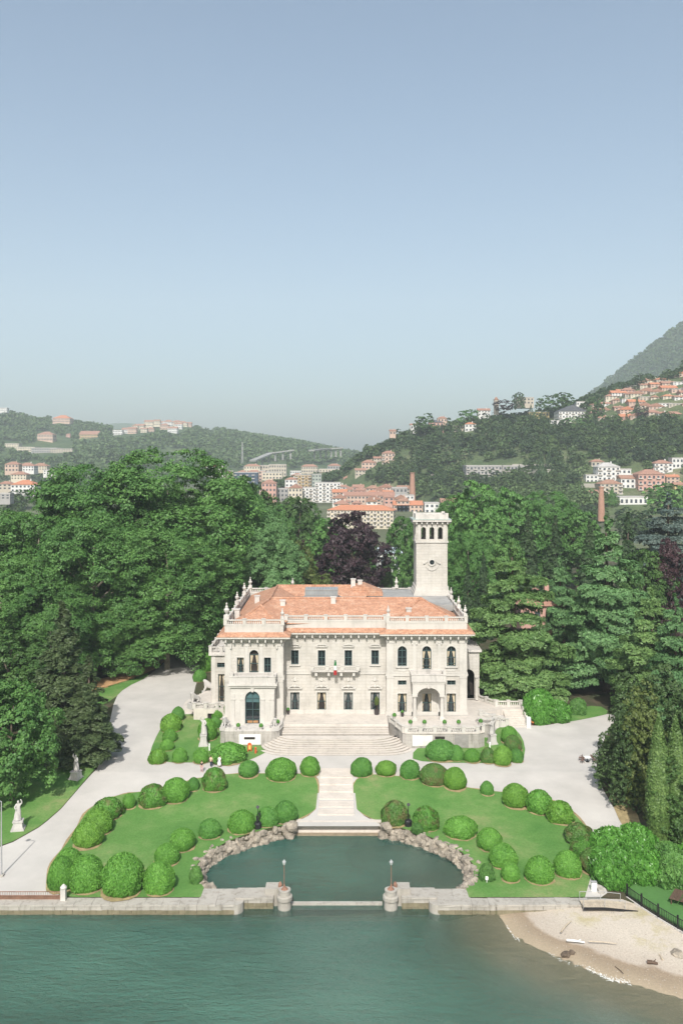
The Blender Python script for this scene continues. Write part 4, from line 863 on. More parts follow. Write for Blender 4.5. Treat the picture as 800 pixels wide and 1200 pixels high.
# rockwork round the harbour
from mathutils import noise as MN
def rockmesh(seed):
    bm = bmesh.new(); bmesh.ops.create_icosphere(bm, subdivisions=2, radius=1.0)
    for v in bm.verts:
        d = v.co.normalized(); k = MN.noise(d*1.3+Vector((seed*3.1, 0, 0)))*0.45 + MN.noise(d*3+Vector((0, seed*2.3, 0)))*0.25
        v.co = Vector((d.x, d.y, d.z*0.85)) * (1+k)
    me = bpy.data.meshes.new('rock'); bm.to_mesh(me); bm.free(); me.materials.append(M['rock']); return me
ROCKS = [rockmesh(i) for i in range(7)]
for pts, lab in ((POOL_L, 'curved rockwork edging of the harbour basin on the long lawn side'), (POOL_R, 'curved rockwork edging of the harbour basin on the beach side')):
    c = pts[2]; rb = empty('rock_edging', (c[0], c[1], 0), 0, lab, 'rock edging')
    ln = chaikin(pts, 2, False); acc = 0
    for (a, b) in zip(ln, ln[1:]):
        L = math.hypot(b[0]-a[0], b[1]-a[1]); acc += L
        while acc > 0.5:
            acc -= 0.5; t = 1 - acc/L if L > acc else 0.5; px_, py_ = a[0]+(b[0]-a[0])*t, a[1]+(b[1]-a[1])*t
            nx, ny = (px_+0.6), (py_-103); nl = math.hypot(nx, ny)
            for row in range(4):
                q = rnd.uniform(0.36, 0.72)*(1.0 if row < 3 else 0.55); o_ = (-0.4, -0.2, 0.1, 0.75)[row] + rnd.uniform(-0.25, 0.25)
                if row == 3 and rnd.random() < 0.55: continue
                inst('rock', rnd.choice(ROCKS), rb, (px_+nx/nl*o_-c[0], py_+ny/nl*o_-c[1], (0.05, 0.5, 0.95, 1.2)[row]+rnd.uniform(-0.2, 0.25)), rnd.uniform(0, 6.3), (q, q*rnd.uniform(0.7, 1.1), q*rnd.uniform(0.7, 1.15)))
    e = pts[0]
    for i in range(5):
        q = rnd.uniform(0.6, 0.85); inst('rock', rnd.choice(ROCKS), rb, (e[0]-c[0]+rnd.uniform(-0.5, 0.7)*(1 if e[0] < 0 else -1), e[1]-c[1]+rnd.uniform(-0.6, 0.5), 0.1+0.33*i), rnd.uniform(0, 6), (q, q, q))
    for i in range(5):
        e = pts[-1]; q = rnd.uniform(0.5, 0.9); inst('rock', rnd.choice(ROCKS), rb, (e[0]-c[0]+rnd.uniform(-0.9, 0.9), e[1]-c[1]+rnd.uniform(-0.4, 1.2), 0.7), rnd.uniform(0, 6), (q, q, q*0.7))
# stepped walkway down to the harbour
M['walk'] = stone('pinkish_walkway_stone', (0.56, 0.50, 0.44), grime=(0.3, 0.26, 0.22), amount=0.4)
wk = empty('stepped_walkway', (-0.75, 122, 1.5), 0, 'long low-stepped pale stone walkway from the drive to the harbour steps', 'walkway')
ys = [116.4, 118.6, 120.9, 123.2, 125.5, 127.8, 130.1, 131.4]
for i, (a, b) in enumerate(zip(ys, ys[1:])):
    z = gz(b) + 0.06 - 1.5
    for k, (u, v) in enumerate(((-2.45, -0.85), (-0.84, 0.84), (0.85, 2.45))): MB().box(u, v, a-122, b-122-0.002, z-0.5, z + 0.004*((i+k) % 3)).build('paving_slab', M['walk'], wk)
hw = [(-7.0, 114.5), (-6.2, 115.2), (-4.2, 115.6), (-3.1, 116.39)]
fl_ = [(x, y-122) for x, y in hw] + [(-x, y-122) for x, y in hw[::-1]]
MB().prism(fl_, -1.2, 1.48+0.06-1.5).build('landing', M['walk'], wk)
M['wetstone'] = plain('wet_step_stone', (0.25, 0.2, 0.14), 0.5, 0.25)
for k in range(4): MB().box(-6.7+0.2*k, 6.6-0.2*k, -8.6+0.33*k, -7.3-0.01*k, -4.0, -1.55+0.36*k).build('step', M['walk'] if k > 1 else M['wetstone'], wk)

# ---- things on the quay and the beach
fe = empty('iron_fence', (-52, 95.0, 1.05), 0, 'low rusty iron fence along the quay wall in front of the gravel', 'fence')
FB = MB().box(-0.018, 0.018, -0.018, 0.018, 0.08, 0.98).mesh('fence_bar', M['rust'])
for i in range(9):
    x = -20 + i*4.0 - 0.0
    if x < 20.8: MB().box(x-0.09, x+0.09, -0.09, 0.09, 0, 1.1).build('fence_post', M['rust'], fe)
for x in np.arange(-19.9, 20.8, 0.2): inst('fence_bar', FB, fe, (float(x), 0, 0))
for z in (0.12, 0.55, 0.98): MB().box(-20.5, 20.8, -0.03, 0.03, z-0.03, z+0.03).build('rail', M['rust'], fe)
MB().box(-20.5, 20.7, -0.05, 0.25, 0.0, 0.13).build('kerb', M['seawall'], fe)
MB().box(-20.5, 20.7, 0.05, 0.09, 0.14, 0.46).build('panel', plain('rusty_sheet', (0.2, 0.12, 0.085), 0.8, 0.25), fe)
gp_ = empty('gate_post', (-30.9, 95.0, 1.05), 0, 'grey stone gate post with a rounded head at the end of the iron fence', 'gate post')
MB().box(-0.28, 0.28, -0.28, 0.28, 0, 1.35).build('shaft', SG, gp_); MB().lathe([(0.36, 1.35), (0.38, 1.5), (0.15, 1.75), (0.03, 1.85)], n=10).build('cap', SG, gp_)
lx, ly, lz = gp(2, 1027)
lp = empty('tall_lamp_post', (lx, ly, lz), 0, 'tall slim grey lamp post standing on the gravel drive near the quay', 'lamp post')
MB().box(-0.28, 0.28, -0.28, 0.28, 0, 0.25).build('footing', M['seawall'], lp); MB().tube((0, 0, 0.25), (0, 0, 8.8), 0.1, 0.06, 10).build('pole', M['grey_metal'], lp)
MB().tube((0, 0, 8.8), (-0.9, 0, 9.1), 0.04, 0.04, 8).build('arm', M['grey_metal'], lp); MB().lathe([(0.08, 0), (0.3, 0.05), (0.26, 0.22), (0.05, 0.3)], (-1.0, 0, 8.95), 10).build('lamp_head', M['grey_metal'], lp)
bf = empty('curved_fence', (33.6, 92, 1.1), 0, 'curved black iron fence between the beach and the green court', 'fence')
fp = chaikin([(31.7, 96.6), (32.5, 94.4), (33.7, 91.7), (35.5, 88.3), (38.1, 84.9), (42, 81.3), (46.1, 77.9)], 2, False)
B2 = MB().box(-0.02, 0.02, -0.02, 0.02, 0.05, 1.2).mesh('fence_bar', M['iron']); PS = MB().box(-0.07, 0.07, -0.07, 0.07, 0, 1.45).mesh('fence_post', M['iron'])
acc = 0; cnt = 0
for a, b in zip(fp, fp[1:]):
    L = math.hypot(b[0]-a[0], b[1]-a[1]); n = max(1, round(L/0.22)); th = math.atan2(b[1]-a[1], b[0]-a[0])
    for i in range(n):
        x, y = a[0]+(b[0]-a[0])*i/n-33.6, a[1]+(b[1]-a[1])*i/n-92
        inst('fence_bar', B2, bf, (x, y, 0), th)
        if cnt % 11 == 0: inst('fence_post', PS, bf, (x, y, 0), th)
        cnt += 1
    for z in (0.1, 1.15): MB().bar((a[0]-33.6, a[1]-92, z), (b[0]-33.6, b[1]-92, z), 0.05, 0.06).build('rail', M['iron'], bf)
    MB().bar((a[0]-33.6, a[1]-92, -0.35), (b[0]-33.6, b[1]-92, -0.35), 0.3, 0.75).build('retaining_wall', SG, bf)
gw = empty('gangway', (29.2, 93.6, 1.0), 0, 'sloping plank gangway with grey handrails at the top of the beach', 'gangway')
for i in range(22):
    x = -2.9 + i*0.27; z = 0.42 - max(0, x+0.6)*0.1
    MB().box(x, x+0.25, -0.75, 0.75, z-0.06, z).build('plank', M['wood'], gw)
MB().bar((-2.9, -0.8, 0.3), (-0.6, -0.8, 0.3), 0.08, 0.25).bar((-0.6, -0.8, 0.3), (3.0, -0.8, -0.06), 0.08, 0.25).build('side_beam', M['iron'], gw)
for y in (-0.78, 0.78):
    for x in (-2.9, -0.6, 1.6): MB().tube((x, y, 0.3-max(0, x+0.6)*0.1), (x, y, 1.35-max(0, x+0.6)*0.1), 0.03, 0.03, 6).build('rail_post', M['grey_metal'], gw)
    MB().tube((-2.9, y, 1.35), (-0.6, y, 1.35), 0.03, 0.03, 6).tube((-0.6, y, 1.35), (1.6, y, 1.13), 0.03, 0.03, 6).build('handrail', M['grey_metal'], gw)
ub = empty('utility_box', (28.6, 96.9, 1.15), 0, 'small white utility box beside the gangway under the hedge', 'utility box')
MB().box(-0.3, 0.3, -0.2, 0.2, 0, 1.0).build('cabinet', M['white_paint'], ub); MB().box(-0.33, 0.33, -0.23, 0.23, 1.003, 1.08).build('lid', M['grey_metal'], ub); MB().box(0.4, 1.0, -0.6, 0.0, 0, 0.4).build('plinth', M['seawall'], ub)
bt = empty('bench_table', (37.6, 94.5, 1.16), R(-35), 'dark brown wooden table with two planked tops on the green court', 'table')
for i in range(6): MB().box(-1.0+0.35*i+(0.1 if i > 2 else 0), -1.0+0.35*i+0.33+(0.1 if i > 2 else 0), -1.3, 1.3, 0.62, 0.68).build('plank', M['darkwood'], bt)
for x in (-0.8, 0.9):
    for y in (-1.1, 1.1): MB().box(x-0.06, x+0.06, y-0.06, y+0.06, 0, 0.619).build('leg', M['darkwood'], bt)
def driftwood(px, py, z, L, rz, label, mat='wood', r=0.09):
    X, Y = at(px, py, z); o = empty('driftwood', (X, Y, z), rz, label, 'driftwood')
    MB().path([(-L/2, 0, r*0.7), (0, 0.08*L*0.3, r), (L/2, 0, r*0.8)], [r, r*0.9, r*0.5], 7).build('log', M[mat], o)
    MB().tube((L*0.1, 0.02, r), (L*0.3, 0.25, r*2.2), r*0.4, r*0.15, 6).build('branch', M[mat], o)
driftwood(663, 1086, 0.8, 2.6, R(52), 'long pale driftwood log lying slantwise on the upper beach')
driftwood(674, 1104, 0.55, 1.8, R(-14), 'short pale driftwood plank on the beach by the water', 'white_paint', 0.11)
driftwood(706, 1105, 0.7, 2.8, R(-10), 'thin grey driftwood branch across the middle of the beach', 'wood', 0.06)
driftwood(764, 1130, 0.35, 1.0, R(-20), 'dark brown stump of driftwood half way along the waterline', 'darkwood', 0.2)
driftwood(725, 1137, 0.2, 1.3, R(-70), 'thin dark stick lying on the wet sand', 'darkwood', 0.04)
driftwood(774, 1122, 0.5, 0.9, R(85), 'short pale stick standing out of the shingle beside the brown stump', 'wood', 0.1)
def boulder(px, py, z, s, label, mat=None):
    X, Y = at(px, py, z); o = inst('boulder', rnd.choice(ROCKS), None, (X, Y, z), rnd.uniform(0, 6), (s, s*0.8, s*0.6), mat); tag(o, label, 'boulder')
M['darkrock'] = plain('dark_wet_rock', (0.12, 0.09, 0.065), 0.7, 0.4, 2)
boulder(662, 1119, 0.1, 0.6, 'dark weedy boulder at the water edge of the beach', M['darkrock']); boulder(669, 1116, 0.15, 0.4, 'small dark stone just above the weedy boulder on the beach', M['darkrock']); boulder(793, 1118, 0.6, 0.7, 'pale rounded boulder on the dry beach near the curved fence')
fo = MB()
for k in range(300):
    t = rnd.random(); X = 24.0 + t*3.6 if k % 4 else (17.7 + t*0.8 if k % 8 else 21 + t*3)
    yw = float(np.interp(X, WL[1:, 0], WL[1:, 1])); Y = yw - 0.28 + rnd.gauss(0, 0.24) + 0.22*math.sin(X*1.9); s = rnd.uniform(0.015, 0.045)
    z = 0.05 + max(0, (Y - yw))*0.1 + rnd.uniform(0, 0.02); n = 5
    fo.add([(X+s*1.8*math.cos(2*math.pi*i/n), Y+s*math.sin(2*math.pi*i/n), z) for i in range(n)] + [(X, Y, z+0.04)], [(i, (i+1) % n, n) for i in range(n)])
fo.build('foam', plain('white_foam', (0.6, 0.6, 0.57), 0.6, 0.05), kind='stuff')
pbl = MB()
for k in range(2200):
    X = rnd.uniform(16, 46); Y = rnd.uniform(76, 95.5); z = float(bed(np.array([X]), np.array([Y]))[0])
    if z < 0.06 or X > 38 + (85-Y)*0.7: continue
    s = rnd.uniform(0.02, 0.055)*rnd.choice((1, 1, 1, 1.5)); pbl.lathe([(s*0.6, 0), (s, s*0.35), (s*0.5, s*0.75)], (X, Y, z-0.01), 5)
pbl.build('pebbles', plain('pebble_stone', (0.36, 0.325, 0.28), 0.9, 0.4, 6), kind='stuff')
# ================================================================== VEGETATION
def leaves(cent, nrm, size, rng, asp=0.62, jit=0.55):
    """one small pointed four-cornered leaf blade per centre, lying roughly across nrm"""
    N = len(cent); n = nrm + rng.normal(0, jit, (N, 3)); n /= np.linalg.norm(n, axis=1, keepdims=True) + 1e-9
    t = np.cross(n, rng.normal(0, 1, (N, 3))); t /= np.linalg.norm(t, axis=1, keepdims=True) + 1e-9; b = np.cross(n, t)
    s = (np.asarray(size) * rng.uniform(0.65, 1.35, N))[:, None]
    v = np.stack([cent - t*s, cent - b*s*asp + n*s*0.12, cent + t*s, cent + b*s*asp + n*s*0.12], 1).reshape(-1, 3)
    return v, np.arange(4*N).reshape(-1, 4)
def dirs(rng, N, up=-1.0):
    d = rng.normal(0, 1, (int(N*2.6)+20, 3)); d /= np.linalg.norm(d, axis=1, keepdims=True)
    d = d[d[:, 2] > up]
    while len(d) < N: d = np.concatenate([d, d])
    return d[:N]
def broad_crown(name, seed, Rr, H, base, nb, nleaf, lsize, rp=(1.6, 3.0), belly=0.42, mat=None, sub=9, full=2.5):
    """crown of boughs over an uneven full envelope; each bough carries clumps, each clump a cap of leaves, with dark gaps between"""
    g = np.random.RandomState(seed); V = []; Nn = []; ph = g.uniform(0, 6.3, 4)
    for k in range(nb):
        t = (k+0.5)/nb if k % 4 else g.uniform(0.05, 0.8); az = k*2.39996 + g.uniform(-.35, .35)
        prof = (1-((t-belly)/(1-belly))**full)**(1/full) if t > belly else 0.74+0.26*(t/belly)**0.8
        lump = 1 + 0.10*math.sin(3*az+ph[0]+4*t) + 0.07*math.sin(5*az+ph[1]-7*t)
        rr = Rr*prof*lump*g.uniform(0.72, 1.03) if k % 4 else Rr*prof*g.uniform(0.2, 0.65)
        c = np.array([rr*math.cos(az), rr*math.sin(az), base + (H-base)*t*(0.97+0.04*math.sin(2*az+ph[2]))])
        r = g.uniform(*rp)*(0.8+0.3*prof); out = np.array([math.cos(az)*prof, math.sin(az)*prof, 0.35+1.1*max(0, t-belly)]); out /= np.linalg.norm(out)
        d = dirs(g, sub, -1.0) + out*0.75 + [0, 0, 0.15]; d /= np.linalg.norm(d, axis=1, keepdims=True)
        for q in d:
            cc = c + q*np.array([1.1, 1.1, 0.8])*r*g.uniform(0.75, 1.05); rc = r*g.uniform(0.2, 0.55); n_ = max(6, int(nleaf*g.uniform(0.7, 1.3)))
            e = dirs(g, n_, -0.55) + q*0.55; e /= np.linalg.norm(e, axis=1, keepdims=True)
            V.append(cc + e*np.array([1.1, 1.1, 0.75])*rc*g.uniform(0.55, 1.1, (n_, 1))); Nn.append(e*0.7 + q*0.3 + np.array([0, 0, 0.45]))
    V = np.concatenate(V); Nn = np.concatenate(Nn)
    v, q = leaves(V, Nn, np.full(len(V), lsize), g, jit=0.38)
    return np_mesh(name, v, q, mat)
def trunk_mesh(H, r, seed, spread, mat, nl=7, top=0.8):
    g = random.Random(seed); m = MB(); pts = [(0, 0, -0.5)]; rs = [r*1.35]
    for i in range(1, 6): pts.append((g.uniform(-.3, .3)*i*0.3, g.uniform(-.3, .3)*i*0.3, H*top*i/5)); rs.append(r*(1-0.16*i))
    m.path(pts, rs, 9)
    for k in range(nl):
        a = 2*math.pi*k/nl + g.uniform(-.3, .3); z = H*g.uniform(0.2, 0.6); L = spread*g.uniform(0.55, 0.85)
        p0 = Vector((0, 0, z)); p1 = p0 + Vector((math.cos(a)*L*0.5, math.sin(a)*L*0.5, L*0.35)); p2 = p1 + Vector((math.cos(a+.3)*L*0.45, math.sin(a+.3)*L*0.45, L*0.4))
        m.path([p0, p1, p2], [r*0.42, r*0.27, r*0.08], 6)
    return m.mesh('trunk', mat)
def cedar_crown(name, seed, Rr, H, tiers, nleaf, lsize, mat, flat=0.5, droop=0.16, power=1.25, bare=0.12, wide=0.30, nb0=8, zj=0.5):
    """tiers of flat drooping boughs"""
    g = np.random.RandomState(seed); V = []; Nn = []; S = []
    for k in range(tiers):
        f = k/(tiers-1); z0 = H*(bare + (0.985-bare)*f); L0 = Rr*((1-f**power)*0.93 + 0.07)
        nb = max(4, int(nb0 - 3*f)); a0 = g.uniform(0, 6.3)
        for b in range(nb):
            az = a0 + 2*math.pi*b/nb + g.uniform(-.3, .3); L = L0*g.uniform(0.55, 1.1); n_ = int(nleaf*(L/Rr)**1.3) + 60
            if g.uniform() < 0.1: continue
            u = g.uniform(0.1, 1, n_)**0.6; w = L*wide*np.sin(np.pi*np.clip(u*0.86+0.12, 0, 1))**0.7*g.uniform(-1, 1, n_)
            zb_ = z0 + g.uniform(-zj, zj); zz = zb_ + L*(0.10*u - droop*1.7*u**2) - 0.30*(np.abs(w)/(L*wide+1e-6))**2*L*0.13 + g.normal(0, 0.12, n_)
            V.append(np.stack([math.cos(az)*u*L - math.sin(az)*w, math.sin(az)*u*L + math.cos(az)*w, zz], 1))
            Nn.append(np.stack([math.cos(az)*u*0.35, math.sin(az)*u*0.35, np.full(n_, 0.9)], 1)); S.append(np.full(n_, lsize))
            m_ = n_//3; e = g.uniform(0.45, 1, m_); sg = np.sign(g.uniform(-1, 1, m_)); we = L*wide*np.sin(np.pi*np.clip(e*0.86+0.12, 0, 1))**0.7*sg   # hanging fringe
            ze = zb_ + L*(0.10*e - droop*1.7*e**2) - 0.3*L*0.13 - g.uniform(0.0, flat*1.3, m_)
            V.append(np.stack([math.cos(az)*e*L - math.sin(az)*we, math.sin(az)*e*L + math.cos(az)*we, ze], 1))
            Nn.append(np.stack([math.cos(az)*1.0 - math.sin(az)*sg, math.sin(az)*1.0 + math.cos(az)*sg, np.full(m_, 0.25)], 1)); S.append(np.full(m_, lsize*0.9))
    v, q = leaves(np.concatenate(V), np.concatenate(Nn), np.concatenate(S), g, asp=0.42, jit=0.4)
    return np_mesh(name, v, q, mat)
def shell_crown(name, seed, prof, nleaf, lsize, mat, lump=0.12, k=5.0, core=True, hole=0.0, jit=0.5, depth=0.12, dim=(1, 1)):
    """close-clipped or dense cover: leaves over a lumpy surface of revolution (prof: radius at heights 0..1, unit height and radius)"""
    g = np.random.RandomState(seed); P = np.array(prof); ph = g.uniform(0, 6.3, 8)
    def rad(t, az):
        r = np.interp(t, P[:, 0], P[:, 1])
        return r*(1 + lump*(0.5*np.sin(k*az*0.6+ph[0]+5*t) + 0.35*np.sin(k*az+ph[1]-8*t) + 0.3*np.sin(2*az+ph[2]+3*t) + 0.3*np.sin(1.7*k*az+ph[3]+13*t)))
    area = np.interp(np.linspace(0, 1, 200), P[:, 0], P[:, 1]) + 0.15; cdf = np.cumsum(area); cdf /= cdf[-1]
    t = np.interp(g.uniform(0, 1, nleaf), cdf, np.linspace(0, 1, 200)); az = np.round(g.uniform(0, 1, nleaf)*99991)/99991*2*math.pi
    az = np.where(k == int(k), az, az); r = rad(t, az)*(1 - depth*g.uniform(0, 1, nleaf)**2)
    sl = (np.interp(np.clip(t+.02, 0, 1), P[:, 0], P[:, 1]) - np.interp(np.clip(t-.02, 0, 1), P[:, 0], P[:, 1]))/0.04
    c = np.stack([r*np.cos(az), r*np.sin(az), t], 1); nn = np.stack([np.cos(az), np.sin(az), -sl*0.8], 1); nn /= np.linalg.norm(nn, axis=1, keepdims=True)
    if hole:
        hd = g.normal(0, 1, 3); hd[1] = -abs(hd[1]); hd[2] = abs(hd[2]) + 0.4; hd /= np.linalg.norm(hd); cc = c - [0, 0, .5]; cc /= np.linalg.norm(cc, axis=1, keepdims=True)
        m = (cc @ hd) > 1 - hole*(0.6+0.6*np.sin(9*az)*np.sin(17*t)); c = np.where(m[:, None], c*np.array([0.7, 0.7, 0.78]), c)
    c = c*np.array([dim[0], dim[0], dim[1]])
    v, q = leaves(c, nn, np.full(nleaf, lsize), g, jit=jit)
    if core:
        nt, na = 14, 24; T, A = np.meshgrid(np.linspace(0, 1, nt), np.arange(na)/na*2*math.pi, indexing='ij'); rr = rad(T, A)*(0.93 if not hole else 0.8)
        cv = np.stack([rr*np.cos(A), rr*np.sin(A), T*0.97], -1).reshape(-1, 3)*np.array([dim[0], dim[0], dim[1]]); i, j = np.meshgrid(np.arange(nt-1), np.arange(na), indexing='ij'); i = i.ravel(); j = j.ravel(); j2 = (j+1) % na
        cq = np.stack([i*na+j, i*na+j2, (i+1)*na+j2, (i+1)*na+j], -1)
        q = np.concatenate([q, cq + len(v)]); v = np.concatenate([v, cv])
    return np_mesh(name, v, q, mat)

FO = {}
FO['plane'] = foliage('plane_leaves', (0.034, 0.105, 0.022), (0.14, 0.28, 0.068), bscale=0.1)
FO['fresh'] = foliage('fresh_leaves', (0.045, 0.13, 0.028), (0.15, 0.31, 0.075), bscale=0.2)
FO['silver'] = foliage('silver_green_leaves', (0.055, 0.14, 0.045), (0.175, 0.32, 0.12), bscale=0.2)
FO['olive'] = foliage('olive_leaves', (0.045, 0.075, 0.015), (0.15, 0.19, 0.05), bscale=0.2)
FO['dark'] = foliage('dark_leaves', (0.025, 0.068, 0.014), (0.085, 0.165, 0.038), bscale=0.2)
FO['cedar'] = foliage('cedar_needles', (0.05, 0.13, 0.045), (0.155, 0.28, 0.105), trans=0.12, bscale=0.25)
FO['cedar_bright'] = foliage('young_cedar_needles', (0.06, 0.13, 0.035), (0.18, 0.29, 0.09), trans=0.12, bscale=0.25)
FO['blue'] = foliage('blue_cedar_needles', (0.045, 0.075, 0.065), (0.13, 0.175, 0.15), trans=0.08)
FO['spruce'] = foliage('spruce_needles', (0.03, 0.055, 0.02), (0.10, 0.14, 0.055), trans=0.08, bscale=0.4)
FO['fir'] = foliage('fir_needles', (0.02, 0.05, 0.018), (0.07, 0.12, 0.045), trans=0.08)
FO['purple'] = foliage('copper_beech_leaves', (0.012, 0.006, 0.010), (0.05, 0.025, 0.032), trans=0.1)
FO['red'] = foliage('dark_red_leaves', (0.018, 0.006, 0.009), (0.06, 0.022, 0.027), trans=0.12)
FO['yew'] = foliage('yew_needles', (0.02, 0.05, 0.012), (0.075, 0.125, 0.035), trans=0.05, bscale=0.5)
FO['cypress'] = foliage('cypress_sprays', (0.045, 0.095, 0.02), (0.15, 0.235, 0.065), trans=0.06, bscale=0.6)
FO['laurel'] = foliage('laurel_leaves', (0.045, 0.15, 0.02), (0.14, 0.34, 0.06), trans=0.2, bscale=0.7, rough=0.35)
FO['box'] = foliage('clipped_box_leaves', (0.055, 0.175, 0.02), (0.155, 0.355, 0.055), trans=0.12, bscale=0.8)
FO['box_dark'] = foliage('dark_box_leaves', (0.045, 0.155, 0.025), (0.125, 0.30, 0.055), trans=0.1, bscale=0.8)
FO['box_yellow'] = foliage('yellowing_box_leaves', (0.065, 0.18, 0.018), (0.175, 0.35, 0.05), trans=0.12, bscale=0.8)
FO['box_brown'] = foliage('browning_box_leaves', (0.04, 0.11, 0.018), (0.115, 0.225, 0.045), trans=0.08, bscale=0.8, tip=(0.13, 0.12, 0.045))
FO['box_patch'] = foliage('box_leaves_with_dead_patches', (0.045, 0.14, 0.018), (0.12, 0.29, 0.045), trans=0.12, bscale=0.8, tip=(0.12, 0.13, 0.045))

